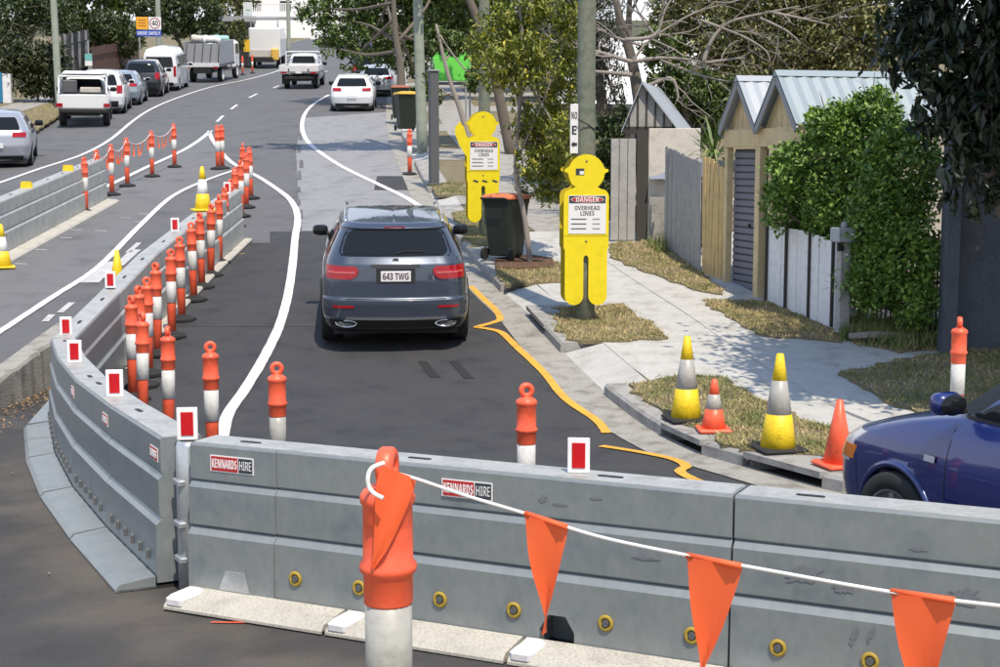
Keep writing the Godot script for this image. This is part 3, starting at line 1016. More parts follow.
func barrier_section(a, b, label, opts = {}):
	var dirv = b - a
	var L = dirv.length()
	var o = thing("barrier_section", label, "barrier", a, 0.0, "steel barrier sections round the closed lane")
	var bx = dirv.normalized()
	var flat_z = Vector3(-bx.z, 0, bx.x).normalized() * opts.get("side", 1.0)
	# z must be to the seen side; keep right-handed by swapping when needed
	var by = Vector3.UP
	o.transform = Transform3D(Basis(bx, by * 1.04, flat_z), a)
	var m = opts.get("mat", M.galv)
	var e = opts.get("end", 0.46)
	var g = 0.004
	var spans = [[g, e, 1.05], [e + 0.002, L - e - 0.002, 1.0], [L - e, L - g, 1.05]]
	if opts.get("plain", false):
		spans = [[g, L - g, 1.0]]
	if opts.get("one_end", false):
		spans = [[g, e, 1.05], [e + 0.002, L - g, 1.0]]
	for s in spans:
		put("upper_panel", profile_mesh(sym([Vector2(0.116, 0.686), Vector2(0.13, 0.70), Vector2(0.13, 0.893), Vector2(0.122, 0.905)]), s[0], s[1], s[2]), m, o)
		put("middle_panel", profile_mesh(sym([Vector2(0.128, 0.42), Vector2(0.146, 0.435), Vector2(0.148, 0.652), Vector2(0.118, 0.685)]), s[0], s[1], s[2]), m, o)
		var cuts = [s[0]]
		for q in opts.get("notch", []):
			if q > s[0] and q < s[1]:
				cuts.append_array([q - 0.1, q + 0.1])
				put("lower_panel", profile_mesh(sym([Vector2(0.1705, 0.2), Vector2(0.168, 0.38), Vector2(0.13, 0.419)]), q - 0.1, q + 0.1, s[2]), m, o)
				put("notch_back", MB.new().box(Vector3(q, 0.11, -0.02), Vector3(0.2, 0.18, 0.02)), m, o)
				for hand in [-1.0, 1.0]:
					put("notch_gusset", MB.new().prism(PackedVector2Array([Vector2(q + hand * 0.1, 0.2), Vector2(q + hand * 0.05, 0.2), Vector2(q + hand * 0.1, 0.12)]), 0.1, 0.1715), m, o)
		cuts.append(s[1])
		for k in range(0, cuts.size(), 2):
			put("lower_panel", profile_mesh(sym([Vector2(0.172, 0.03), Vector2(0.168, 0.38), Vector2(0.13, 0.419)]), cuts[k], cuts[k + 1], s[2]), m, o)
	# black patches paint the shade inside hand holes; a paler top plate
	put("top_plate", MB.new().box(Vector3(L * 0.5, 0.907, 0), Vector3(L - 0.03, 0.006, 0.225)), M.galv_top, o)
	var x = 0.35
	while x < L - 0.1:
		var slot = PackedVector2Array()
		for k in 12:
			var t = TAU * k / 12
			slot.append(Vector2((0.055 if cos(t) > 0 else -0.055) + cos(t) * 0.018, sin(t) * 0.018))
		put("hole_shade_patch", MB.new().prism(slot, 0.0, 0.004, Transform3D(Basis(Vector3(1, 0, 0), Vector3(0, 0, -1), Vector3(0, 1, 0)), Vector3(x, 0.9095, 0.0))), M.black, o)
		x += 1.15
	# feet
	var fx = 0.0
	var nf = maxi(1, int(round(L / 1.2)))
	for i in nf:
		var f0 = L * i / nf + 0.012
		var f1 = L * (i + 1) / nf - 0.012
		var mb = MB.new()
		var rings = []
		for q in [f0, f1]:
			var r = []
			for p in [Vector2(0.18, 0.07), Vector2(0.40, 0.045), Vector2(0.43, 0.015), Vector2(0.43, 0.0), Vector2(0.18, 0.0)]:
				r.append(Vector3(q, p.y, p.x))
			rings.append(r)
		mb.loft(rings, true, true)
		put("foot_plate", mb, opts.get("foot", M.foot), o)
		if opts.get("white_ends", false):
			put("foot_cap", MB.new().box(Vector3(f0 + 0.07, 0.045, 0.31), Vector3(0.13, 0.07, 0.24), Basis.IDENTITY, 0.02), M.white_rough, o)
		put("base_rubber", MB.new().box(Vector3((f0 + f1) * 0.5, -0.004, 0.08), Vector3(f1 - f0, 0.03, 0.68)), M.rubber, o)
	# lifting recess near the ends
	for q in opts.get("recess", []):
		var pl = PackedVector2Array([Vector2(-0.11, 0.075), Vector2(0.11, 0.075), Vector2(0.07, 0.19), Vector2(-0.06, 0.19)])
		put("lift_recess", MB.new().prism(pl, 0.176, 0.1845, Transform3D(Basis.IDENTITY, Vector3(q, 0, 0))), M.galv_bright, o)
	for q in opts.get("rings", []):
		var rg = MB.new().smooth()
		rg.lathe([Vector2(0.042, 0.0), Vector2(0.044, 0.006), Vector2(0.034, 0.014), Vector2(0.026, 0.012), Vector2(0.024, 0.002)], 18, Vector3(q, 0.2, 0.1725), Basis(Vector3(1, 0, 0), Vector3(0, 0, 1), Vector3(0, -1, 0)))
		var ring = put("grommet", rg, M.yellow_ring, o)
		put("plug", MB.new().lathe([Vector2(0.022, 0.0), Vector2(0.018, 0.016)], 12, Vector3(q, 0.2, 0.1735), Basis(Vector3(1, 0, 0), Vector3(0, 0, 1), Vector3(0, -1, 0))), M.grey_post, ring)
	for q in opts.get("holes", []):
		var pl = PackedVector2Array([Vector2(-0.012, 0.14), Vector2(0.012, 0.14), Vector2(0.008, 0.19), Vector2(-0.004, 0.2)])
		put("lug", MB.new().prism(pl, 0.172, 0.19, Transform3D(Basis.IDENTITY, Vector3(q, 0, 0))), M.grey_post, o)
	for q in opts.get("stains", []):
		var pl = PackedVector2Array()
		for k in 26:
			var t = TAU * k / 26
			var r = rng.randf_range(0.45, 1.0)
			pl.append(Vector2(q[0] + cos(t) * q[2] * r + sin(t) * q[3] * 0.3, q[1] + sin(t) * q[3] * r))
		put("stain", MB.new().prism(pl, q[4], q[4] + 0.0015), M.stain, o)
	for q in opts.get("plates", []):
		var n = put("name_plate", MB.new().box(Vector3(q, 0.80, 0.1385), Vector3(0.31, 0.095, 0.004)), M.white, o)
		var red = put("red_field", MB.new().box(Vector3(q - 0.052, 0.80, 0.1412), Vector3(0.19, 0.083, 0.003)), M.print_red, n)
		red = put("grey_field", MB.new().box(Vector3(q + 0.099, 0.80, 0.1412), Vector3(0.098, 0.083, 0.003)), M.print_grey, n)
		letters("KENNARDS", 0.05, M.white, n, Vector3(q - 0.052, 0.80, 0.1435), Basis.IDENTITY, 0.178)
		letters("HIRE", 0.05, M.white, n, Vector3(q + 0.099, 0.80, 0.1435), Basis.IDENTITY, 0.083, false, false)
	return o

func on_ground(x, d, f = 0.0):
	return Vector3(x, f, -d)

func reflector(p, turn, label, s = 1.0):
	var o = thing("delineator", label, "reflector", p, turn, "red and white delineators on the steel barriers")
	put("backing", MB.new().box(Vector3(0, 0.105 * s, 0), Vector3(0.125, 0.2, 0.018) * s, Basis.IDENTITY, 0.004), M.white, o)
	var red = put("lens", MB.new().box(Vector3(0, 0.105 * s, 0.011 * s), Vector3(0.075, 0.145, 0.006) * s, Basis.IDENTITY, 0.002), M.reflector_red, o)
	for k in 4:
		put("prism_rib", MB.new().box(Vector3((k - 1.5) * 0.019 * s, 0.105 * s, 0.0145 * s), Vector3(0.012, 0.14, 0.002) * s), M.reflector_red, red)
	put("clip", MB.new().box(Vector3(0, 0.004, -0.02), Vector3(0.09, 0.012, 0.05)), M.black, o)

func build_barriers():
	var y0 = -0.02
	# front line
	var A = Vector3(-1.80, -0.02, -8.66)
	var J = Vector3(1.22, 0.0, -7.19)
	var K = J + (J - A).normalized() * 3.9
	K.y = 0.02
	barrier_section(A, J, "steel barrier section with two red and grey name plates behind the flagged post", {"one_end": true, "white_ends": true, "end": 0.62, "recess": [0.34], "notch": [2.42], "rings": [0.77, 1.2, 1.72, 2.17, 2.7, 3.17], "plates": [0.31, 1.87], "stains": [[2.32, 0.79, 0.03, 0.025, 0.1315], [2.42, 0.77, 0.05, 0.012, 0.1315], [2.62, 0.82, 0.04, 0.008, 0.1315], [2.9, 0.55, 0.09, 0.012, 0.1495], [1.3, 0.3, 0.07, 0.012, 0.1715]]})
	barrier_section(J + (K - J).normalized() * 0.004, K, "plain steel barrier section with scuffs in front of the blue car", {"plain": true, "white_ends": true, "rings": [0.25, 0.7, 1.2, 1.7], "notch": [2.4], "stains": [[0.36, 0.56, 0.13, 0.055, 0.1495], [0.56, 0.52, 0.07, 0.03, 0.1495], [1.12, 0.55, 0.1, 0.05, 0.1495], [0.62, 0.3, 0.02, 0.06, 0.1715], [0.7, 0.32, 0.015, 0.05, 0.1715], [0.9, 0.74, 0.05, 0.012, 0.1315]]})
	# corner post between the two lines
	var o = thing("corner_post", "round steel hinge post joining the two barrier lines", "post", Vector3(-1.905, -0.03, -8.7))
	var mb = MB.new().smooth()
	mb.lathe([Vector2(0.075, 0.0), Vector2(0.075, 0.9), Vector2(0.06, 0.93)], 20)
	put("tube", mb, M.galv_bright, o)
	for h in [0.2, 0.42, 0.68]:
		put("hinge_plate", MB.new().box(Vector3(0, h, 0), Vector3(0.17, 0.04, 0.13), Basis(Vector3.UP, 0.5), 0.008), M.galv_bright, o)
	# curved wing towards the old road and up the hill
	var w = []
	for q in [[8.82, -1.97], [10.15, -2.64], [11.55, -3.29], [13.05, -3.89], [15.0, -4.55], [17.2, -4.66], [19.6, -4.77], [23.3, -4.85], [26.6, -4.85]]:
		var yy = pit_y(q[0]) if q[0] < 15.0 else lerpf(pit_y(15.0), road_y(q[0]), smoothstep(15.0, 18.0, q[0]))
		w.append(Vector3(q[1], yy, -q[0]))
	for i in w.size() - 1:
		var holes = []
		var L = w[i].distance_to(w[i + 1])
		for k in 6:
			holes.append(0.2 + k * (L - 0.4) / 5.0)
		var label = ["steel barrier section beside the hinge post", "second steel barrier section from the hinge post", "third steel barrier section from the hinge post", "fourth steel barrier section from the hinge post where the line bends", "fifth steel barrier section from the hinge post past the bend", "steel barrier section by the half hidden yellow cone", "steel barrier section by the traffic bollards up the hill", "end steel barrier section under the yellow and white cone"][i]
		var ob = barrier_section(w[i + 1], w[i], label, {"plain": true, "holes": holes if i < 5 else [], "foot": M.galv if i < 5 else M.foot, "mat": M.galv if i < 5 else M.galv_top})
		if i < 3:
			var n = put("name_plate", MB.new().box(Vector3(L - 0.16, 0.79, 0.134), Vector3(0.2, 0.08, 0.004)), M.white, ob)
			put("red_field", MB.new().box(Vector3(L - 0.16, 0.79, 0.1368), Vector3(0.185, 0.07, 0.003)), M.print_red, n)
			letters("KENNARDS", 0.045, M.white, n, Vector3(L - 0.16, 0.79, 0.139), Basis.IDENTITY, 0.17)
		# inner side feet
		put("foot_plate", MB.new().box(Vector3(L * 0.5, 0.03, -0.24), Vector3(L - 0.04, 0.06, 0.15), Basis.IDENTITY, 0.02), M.foot, ob)
	# red delineators on top
	for q in [[190, 421, 8.75, "beside the hinge post"], [113, 378, 10.5, "on the curved wing by the tall bollards"], [73.5, 348, 12.6, "at the bend of the steel barrier"], [67, 327, 15.2, "just past the bend of the steel barrier"], [90, 300, 17.4, "on the straight part near the half hidden cone"], [158, 240, 21.6, "on the straight part further up the hill"], [201, 196, 26.0, "at the barrier end behind the yellow cone"]]:
		var p = Vector3(wing_x(q[2]) - 0.02, 0, -q[2])
		if q[2] < 9:
			p = Vector3(-1.9, 0.905, -8.68)
		else:
			p.y = (pit_y(q[2]) if q[2] < 15.0 else lerpf(pit_y(15.0), road_y(q[2]), smoothstep(15.0, 18.0, q[2]))) + 0.942
		reflector(p, 0.1, "red and white delineator " + q[3])
	var t = 0.735
	reflector(A.lerp(J, t) + Vector3(0.0, 0.942, -0.02), -0.12, "red and white delineator on the front barrier beside the bollard head", 0.95)
	# older barrier on the other side of the closed lane
	var ends = []
	for q in [[18.0, -8.55], [22.2, -8.62], [25.5, -8.68], [28.8, -8.74], [32.0, -8.8]]:
		ends.append(Vector3(q[1], road_y(q[0]), -q[0]))
	for i in ends.size() - 1:
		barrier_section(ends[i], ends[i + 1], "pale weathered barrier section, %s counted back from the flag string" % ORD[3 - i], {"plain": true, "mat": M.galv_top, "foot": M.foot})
	var nth = 4
	for q in [20.6, 24.0, 26.8, 29.6]:
		nth -= 1
		var x = lerpf(-8.55, -8.8, (q - 18.0) / 14.0)
		var l = thing("barrier_marker", "small yellow marker, %s on the weathered barrier counted from the flag string" % ORD[nth], "marker", Vector3(x, road_y(q) + 0.943, -q), 0.0, "yellow markers on the weathered barrier")
		put("plate", MB.new().prism(PackedVector2Array([Vector2(-0.11, 0), Vector2(0.11, 0), Vector2(0.09, 0.12), Vector2(-0.09, 0.12)]), -0.03, 0.03), M.cone_yellow, l)

# ------------------------------------------------------------------ bollards
func bollard(at, label, turn = 0.0, grey = false, group = ""):
	var o = thing("traffic_bollard", label, "bollard", at, turn, group)
	put("base", MB.new().lathe([Vector2(0.2, 0.0), Vector2(0.2, 0.03), Vector2(0.17, 0.05), Vector2(0.08, 0.075), Vector2(0.06, 0.09)], 8), M.rubber, o)
	put("lower_tube", MB.new().smooth().lathe([Vector2(0.053, 0.05), Vector2(0.057, 0.46), Vector2(0.057, 0.461)], 18), M.orange, o)
	put("reflective_band", MB.new().smooth().lathe([Vector2(0.06, 0.458), Vector2(0.063, 0.46), Vector2(0.063, 0.74), Vector2(0.058, 0.742)], 20), M.band_grey if grey else M.band, o)
	put("head", MB.new().smooth().lathe([Vector2(0.064, 0.735), Vector2(0.066, 0.74), Vector2(0.066, 0.815), Vector2(0.076, 0.825), Vector2(0.077, 0.84), Vector2(0.067, 0.855), Vector2(0.066, 1.0), Vector2(0.073, 1.01), Vector2(0.074, 1.025), Vector2(0.066, 1.04), Vector2(0.03, 1.062), Vector2(0.022, 1.07)], 22), M.orange, o)
	# carrying loop: a thick upright disc with a hole, on a neck
	var mb = MB.new().smooth()
	var rings = []
	for i in 16:
		var a = TAU * i / 16
		var r = []
		for q in [[0.019, -0.018], [0.03, -0.024], [0.047, -0.022], [0.054, -0.012], [0.054, 0.012], [0.047, 0.022], [0.03, 0.024], [0.019, 0.018]]:
			r.append(Vector3(cos(a) * q[0], 1.103 + sin(a) * q[0], q[1]))
		rings.append(r)
	rings.append(rings[0])
	mb.loft(rings)
	put("loop", mb, M.orange, o)
	put("neck", MB.new().box(Vector3(0, 1.062, 0), Vector3(0.05, 0.03, 0.04), Basis.IDENTITY, 0.008), M.orange, o)
	return o

func build_bollards():
	var b0 = bollard(Vector3(0, 0, 0), "orange bollard with a grey band carrying the rope of orange flags", 1.42, true)
	var hd = W(387, 446, 3.75)
	b0.position = hd - Vector3(0, 1.157, 0)
	b0.position.y = 0.695 if absf(b0.position.y - 0.695) < 0.25 else b0.position.y
	var row = "orange bollards along the steel barrier"
	var proto = null
	for q in [[526.5, 382.5, "orange bollard with a loop head standing alone behind the front barrier", 1], [276.6, 361.5, "orange bollard with a grey band at the foot of the curved white line", 2], [210, 341, "orange and white bollard beside the start of the curved white line", 0]]:
		var o = bollard(P(q[0], q[1], 1.157) - Vector3(0, 1.157, 0), q[2], 0.2, q[3] == 2, row)
		proto = o
	var tops = [[166, 326], [140, 312], [130, 295], [139.5, 285], [149, 376], [158, 356.5], [172, 338.5], [182, 321.6], [194, 302], [202, 289], [211, 277], [219.5, 264.5], [225.4, 255], [230.5, 244], [236, 228], [241.5, 218], [246.5, 209], [251, 200], [243, 195]]
	var k = 0
	for q in tops:
		k += 1
		var o = copy(proto, (P(q[0], q[1], 1.157) - Vector3(0, 1.157, 0)) if k <= 4 else P(q[0], q[1] - 1.0), rng.randf() * 3.0, "orange and white bollard, %s of the close row counted from the bend" % ORD[k - 1])
		o.rotation.z = rng.randfn(0, 0.015)
		o.rotation.x = rng.randfn(0, 0.012)
	for q in [[217, 125], [221.5, 124.5]]:
		copy(proto, P(q[0], q[1], 1.157) - Vector3(0, 1.157, 0), rng.randf(), "orange and white bollard of the tight pair at the tip of the painted split")
	for q in [[84, 157], [96, 149.5], [110.5, 144], [126, 137.5], [151, 130.5], [173.5, 123.5]]:
		var o = copy(proto, P(q[0], q[1], 1.157) - Vector3(0, 1.157, 0), rng.randf(), "orange and white bollard, %s along the small flag string from the weathered barrier" % ORD[bunting_posts.size()])
		o.set_meta("group", "bollards with the small flag string")
		bunting_posts.append(o.position)
	var p = P(242.7, 75)
	copy(proto, p, 0.3, "orange and white bollard farther from the works truck's tail, by the pale sign")
	copy(proto, P(252.5, 73.5), 0.7, "orange and white bollard right beside the works truck's tail")
	copy(proto, P(409.8, 175, 0.0), 0.4, "slim orange and white bollard at the kerb by the grey steel post")
	var right = W(960, 318, 12.9)
	var o2 = copy(proto, right - Vector3(0, 1.157, 0), 1.3, "orange and white bollard on the grass behind the blue car")
	o2.set_meta("group", "")
	o2.position.y = maxf(road_y(12.9) + 0.17, o2.position.y)

var bunting_posts := []
const ORD := ["first", "second", "third", "fourth", "fifth", "sixth", "seventh", "eighth", "ninth", "tenth", "eleventh", "twelfth", "thirteenth", "fourteenth", "fifteenth", "sixteenth", "seventeenth", "eighteenth", "nineteenth", "twentieth"]

# ------------------------------------------------------------------ cones
func cone(at, h, r, label, cols, square = true):
	var o = thing("traffic_cone", label, "cone", at, rng.randf() * 0.5, "traffic cones")
	var base = cols.get("base", M.rubber)
	put("base", MB.new().box(Vector3(0, 0.018, 0), Vector3(r * 2.6, 0.036, r * 2.6), Basis.IDENTITY, 0.012), base, o)
	var r0 = r
	var r1 = r * 0.2
	for s in cols.bands:
		var a = lerpf(r0, r1, s[0])
		var b = lerpf(r0, r1, s[1])
		var prof = [Vector2(a, 0.03 + (h - 0.03) * s[0]), Vector2(b, 0.03 + (h - 0.03) * s[1])]
		if s[1] >= 1.0:
			prof.append(Vector2(b * 0.6, h + 0.004))
		put(s[3], MB.new().smooth().lathe(prof, 24), s[2], o)
	return o

func build_cones():
	var yb = {"bands": [[0.0, 0.36, M.cone_yellow, "lower_body"], [0.36, 0.72, M.band_grey, "reflective_band"], [0.72, 1.0, M.cone_yellow, "tip"]]}
	cone(P(686, 420, 0.16), 0.84, 0.155, "tall yellow cone with a grey band next to the small orange cone", yb)
	cone(P(778, 450, 0.16), 0.86, 0.16, "tall yellow cone with a grey band on the kerb by the drain pit", yb)
	cone(P(713.5, 431, 0.16), 0.5, 0.12, "small faded orange cone with a grey band", {"base": M.orange, "bands": [[0.0, 0.4, M.orange, "lower_body"], [0.4, 0.7, M.band_grey, "reflective_band"], [0.7, 1.0, M.orange, "tip"]]})
	cone(P(838, 466, 0.16), 0.56, 0.13, "plain orange cone beside the blue car's nose", {"base": M.orange, "bands": [[0.0, 1.0, M.orange, "body"]]})
	var yw = {"base": M.cone_yellow, "bands": [[0.0, 0.36, M.cone_yellow, "lower_body"], [0.36, 0.7, M.white, "reflective_band"], [0.7, 1.0, M.cone_yellow, "tip"]]}
	cone(Vector3(-4.86, road_y(23.8) + 0.943, -23.8), 0.72, 0.14, "yellow and white cone standing on top of the steel barrier", yw)
	cone(P(2, 268), 0.72, 0.16, "yellow and white cone beside the weathered barrier", yw)
	cone(P(118, 291), 0.62, 0.13, "yellow cone half hidden behind the steel barrier", {"base": M.cone_yellow, "bands": [[0.0, 1.0, M.cone_yellow, "body"]]})

# ------------------------------------------------------------------ bunting
func flag_mesh(a, b, drop, sway, thick = 0.0015):
	# a hanging triangular pennant between rope points a and b with soft folds
	var mb = MB.new().smooth()
	var rows = []
	var side = (b - a)
	var nrm = Vector3(-side.z, 0, side.x).normalized()
	for i in 9:
		var t = float(i) / 8
		var r = []
		for j in 5:
			var u = float(j) / 4
			var w = lerpf(1.0, 0.04, t)
			var p = a.lerp(b, 0.5 + (u - 0.5) * w) + Vector3(0, -drop * t, 0)
			p += nrm * (sin(u * 5.0 + t * 4.0) * 0.012 + sin(t * 6.0 + u * 2.0) * 0.012 * t) + sway * t * t
			r.append(p)
		rows.append(r)
	mb.grid(rows)
	return mb

func build_bunting():
	var o = thing("bunting", "white rope with large orange pennants tied to the bollard's loop", "bunting")
	var pix = [[376, 468, 3.73], [415, 478.5, 3.7], [470, 497, 3.62], [525, 513.5, 3.55], [600, 537, 3.45], [690, 556, 3.3], [760, 569, 3.2], [890, 592, 3.02], [1000, 606, 2.88], [1120, 618, 2.75]]
	var pts = []
	for q in pix:
		pts.append(W(q[0], q[1], q[2]))
	var line = smooth_path(pts, 6)
	put("rope", MB.new().smooth().tube(line, 0.0045, 8), M.rope, o)
	# the tail looped over the head
	var tail = []
	for q in [[384, 463, 3.68], [372, 468, 3.66], [368, 477, 3.65], [369, 487, 3.65], [375, 494, 3.64], [383, 498, 3.63]]:
		tail.append(W(q[0], q[1], q[2]))
	put("rope_tail", MB.new().smooth().tube(smooth_path(tail, 5), 0.006, 8), M.rope, o)
	for f in [[525, 513.5, 3.552, 567, 527, 3.49, 0.29, Vector3(0, 0, 0)], [687, 555.5, 3.308, 741, 566, 3.222, 0.3, Vector3(-0.03, 0, 0)], [891, 591.5, 3.022, 955, 600.5, 2.935, 0.3, Vector3(0.015, 0, 0)]]:
		put("pennant", flag_mesh(W(f[0], f[1], f[2]), W(f[3], f[4], f[5]), f[6], f[7]), M.orange_flag, o)
		put("hem", MB.new().smooth().tube([W(f[0], f[1], f[2]), W(f[3], f[4], f[5])], 0.0075, 8), M.orange_flag, o)
	# pennant draped over the bollard's head
	var mb = MB.new().smooth()
	var rows = []
	var left = [[381, 466], [377, 480], [375, 495], [375, 515], [374, 535], [373, 552], [371, 568]]
	var right = [[416, 478], [415, 486], [412, 496], [404, 515], [395, 535], [386, 552], [373, 570]]
	for i in left.size():
		var r = []
		for k in 6:
			var u = k / 5.0
			var px = lerpf(left[i][0], right[i][0], u)
			var py = lerpf(left[i][1], right[i][1], u)
			var off = (px - 387.0) / 29.0
			var dd = 3.75 - 0.073 * sqrt(maxf(0.0, 1.0 - off * off)) - 0.012 - 0.004 * sin(u * 7.0 + i)
			r.append(W(px, py, dd))
		rows.append(r)
	mb.grid(rows)
	put("draped_pennant", mb, M.orange_flag, o)
	# small string far off
	var s = thing("bunting", "thin string of small orange pennants between the bollards", "bunting")
	for i in bunting_posts.size() - 1:
		var a = bunting_posts[i] + Vector3(0, 1.1, 0)
		var b = bunting_posts[i + 1] + Vector3(0, 1.1, 0)
		var pp = []
		for k in 9:
			var t = k / 8.0
			pp.append(a.lerp(b, t) - Vector3(0, 0.3 * t * (1 - t) * 4.0 * 0.6, 0))
		put("rope", MB.new().tube(pp, 0.007, 5), M.rope, s)
		for k in 5:
			var t = (k + 0.6) / 5.6
			var m0 = a.lerp(b, t) - Vector3(0, 0.3 * t * (1 - t) * 2.4, 0)
			var e = (b - a).normalized() * 0.09
			put("pennant", flag_mesh(m0 - e, m0 + e, 0.3, Vector3(rng.randfn(0, 0.04), 0, rng.randfn(0, 0.04))), M.orange_flag, s)

func at_level(px, py, y):
	var r = ray(px, py)
	r = r / -r.z
	var d = (y - CAM_Y) / r.y
	return Vector3(r.x * d, y, -d)

func face_camera(p):
	return atan2(-p.x, -p.z)

# ------------------------------------------------------------------ poles and signs
func pole(at, h, r, m, label, lean = Vector2.ZERO):
	var o = thing("power_pole", label, "pole", at, 0.0, "timber poles along the road")
	var mb = MB.new().smooth()
	var pts = []
	var rad = []
	for i in 12:
		var t = i / 11.0
		pts.append(Vector3(lean.x * t, -0.2 + (h + 0.2) * t, lean.y * t))
		rad.append(lerpf(r, r * 0.72, t) * (1.0 + rng.randf_range(-0.012, 0.012)))
	mb.tube(pts, rad, 16)
	put("shaft", mb, m, o)
	var cap = MB.new().smooth().lathe([Vector2(r * 0.75, 0), Vector2(r * 0.75, 0.05), Vector2(0.02, 0.08)], 14, Vector3(lean.x, h, lean.y))
	put("pole_cap", cap, M.grey_post, o)
	var arm = MB.new().box(Vector3(lean.x, h - 0.5, lean.y + r), Vector3(2.2, 0.1, 0.1), Basis.IDENTITY, 0.01)
	put("crossarm", arm, M.bark, o)
	for k in [-1.0, -0.4, 0.4, 1.0]:
		put("insulator", MB.new().smooth().lathe([Vector2(0.03, 0), Vector2(0.05, 0.03), Vector2(0.03, 0.08), Vector2(0.045, 0.11), Vector2(0.02, 0.15)], 10, Vector3(lean.x + k, h - 0.45, lean.y + r)), M.white, o)
	return o

func circle_pts(c, r, a0, a1, n):
	var o = []
	for i in n + 1:
		var a = lerpf(a0, a1, float(i) / n)
		o.append(c + Vector2(cos(a), sin(a)) * r)
	return o

func warning_figure(at, turn, arm_up, label):
	var o = thing("warning_figure", label, "warning sign", at, turn, "yellow warning figures on poles")
	# body outline
	var pts = []
	var leg = func(cx): return circle_pts(Vector2(cx, 0.125), 0.122, PI, TAU, 10)
	pts.append_array(leg.call(-0.155))
	pts.append(Vector2(-0.033, 0.62))
	pts.append_array([Vector2(-0.015, 0.655), Vector2(0.015, 0.655), Vector2(0.033, 0.62)])
	pts.append_array(leg.call(0.155))
	pts.append_array([Vector2(0.277, 0.72), Vector2(0.295, 0.76), Vector2(0.295, 1.40)])
	pts.append_array(circle_pts(Vector2(0.195, 1.42), 0.1, 0.0, PI * 0.5, 5))
	pts.append_array([Vector2(0.13, 1.56)])
	pts.append_array(circle_pts(Vector2(0, 1.735), 0.237, -0.85, -0.05, 4))
	pts.append_array([Vector2(0.285, 1.75), Vector2(0.285, 1.775), Vector2(0.232, 1.79)])
	pts.append_array(circle_pts(Vector2(0, 1.735), 0.237, 0.35, PI - 0.35, 14))
	pts.append_array([Vector2(-0.285, 1.775), Vector2(-0.285, 1.75)])
	pts.append_array(circle_pts(Vector2(0, 1.735), 0.237, PI + 0.05, PI + 0.85, 4))
	pts.append(Vector2(-0.13, 1.56))
	pts.append_array(circle_pts(Vector2(-0.195, 1.42), 0.1, PI * 0.5, PI, 5))
	pts.append_array([Vector2(-0.295, 0.76), Vector2(-0.277, 0.72)])
	var poly = PackedVector2Array(pts)
	put("figure", MB.new().prism(poly, 0.0, 0.03), M.sign_yellow, o)
	# second sheet wrapped behind the pole
	var bt = Transform3D(Basis.IDENTITY, Vector3(-0.035, 0.01, -0.3))
	put("rear_sheet", MB.new().prism(poly, 0.0, 0.02, bt), M.sign_yellow_edge, o)
	if arm_up:
		var arm = PackedVector2Array([Vector2(-0.27, 1.13), Vector2(-0.43, 1.38), Vector2(-0.50, 1.58), Vector2(-0.5, 1.7), Vector2(-0.44, 1.76), Vector2(-0.405, 1.80), Vector2(-0.38, 1.74), Vector2(-0.34, 1.70), Vector2(-0.3, 1.55), Vector2(-0.23, 1.42)])
		put("raised_arm", MB.new().prism(arm, 0.004, 0.026), M.sign_yellow, o)
	# fold across the hips and bolts
	put("hip_joint", MB.new().box(Vector3(0, 0.915, 0.032), Vector3(0.585, 0.008, 0.004)), M.sign_yellow_edge, o)
	for q in [Vector2(0, 1.88), Vector2(0.0, 0.84)]:
		put("bolt", MB.new().lathe([Vector2(0.014, 0), Vector2(0.01, 0.008)], 8, Vector3(q.x, q.y, 0.03), Basis(Vector3(1, 0, 0), Vector3(0, 0, 1), Vector3(0, -1, 0))), M.grey_post, o)
	if not arm_up:
		put("window_patch", MB.new().box(Vector3(-0.085, 1.745, 0.032), Vector3(0.11, 0.085, 0.004)), M.print_grey, o)
		put("window_chip", MB.new().box(Vector3(-0.062, 1.732, 0.0355), Vector3(0.055, 0.045, 0.003)), M.sign_white, o)
	else:
		for k in [-0.14, 0.02, 0.2]:
			put("hip_chevron", MB.new().prism(PackedVector2Array([Vector2(k - 0.05, 0.74), Vector2(k + 0.04, 0.71), Vector2(k + 0.06, 0.735), Vector2(k - 0.02, 0.765)]), 0.03, 0.034), M.print_grey, o)
	# placard
	var pl = put("placard", MB.new().box(Vector3(0.012, 1.19, 0.034), Vector3(0.49, 0.5, 0.006)), M.sign_white, o)
	var z = 0.0375
	var hd = put("header", MB.new().box(Vector3(0.012, 1.385, z), Vector3(0.475, 0.095, 0.003)), M.print_grey, pl)
	put("white_oval", MB.new().prism(PackedVector2Array(circle_pts(Vector2.ZERO, 1.0, 0, TAU * 23 / 24, 23)), 0, 0.002, Transform3D(Basis(Vector3(0.215, 0, 0), Vector3(0, 0.042, 0), Vector3(0, 0, 1)), Vector3(0.012, 1.385, z + 0.001))), M.sign_white, pl)
	put("red_oval", MB.new().prism(PackedVector2Array(circle_pts(Vector2.ZERO, 1.0, 0, TAU * 23 / 24, 23)), 0, 0.002, Transform3D(Basis(Vector3(0.205, 0, 0), Vector3(0, 0.036, 0), Vector3(0, 0, 1)), Vector3(0.012, 1.385, z + 0.0035))), M.print_red, pl)
	letters("DANGER", 0.058, M.sign_white, pl, Vector3(0.012, 1.385, z + 0.0065), Basis.IDENTITY, 0.3)
	letters("OVERHEAD", 0.055, M.print_black, pl, Vector3(0.012, 1.275, z), Basis.IDENTITY, 0.33)
	letters("LINES", 0.055, M.print_black, pl, Vector3(0.012, 1.205, z), Basis.IDENTITY, 0.18)
	for k in 3:
		put("printed_line", MB.new().box(Vector3(-0.1, 1.13 - k * 0.062, z), Vector3(0.2, 0.016, 0.002)), M.grey_post, pl)
		put("printed_line", MB.new().box(Vector3(0.13, 1.13 - k * 0.062, z), Vector3(0.1, 0.02, 0.002)), M.trim_grey, pl)
	return o

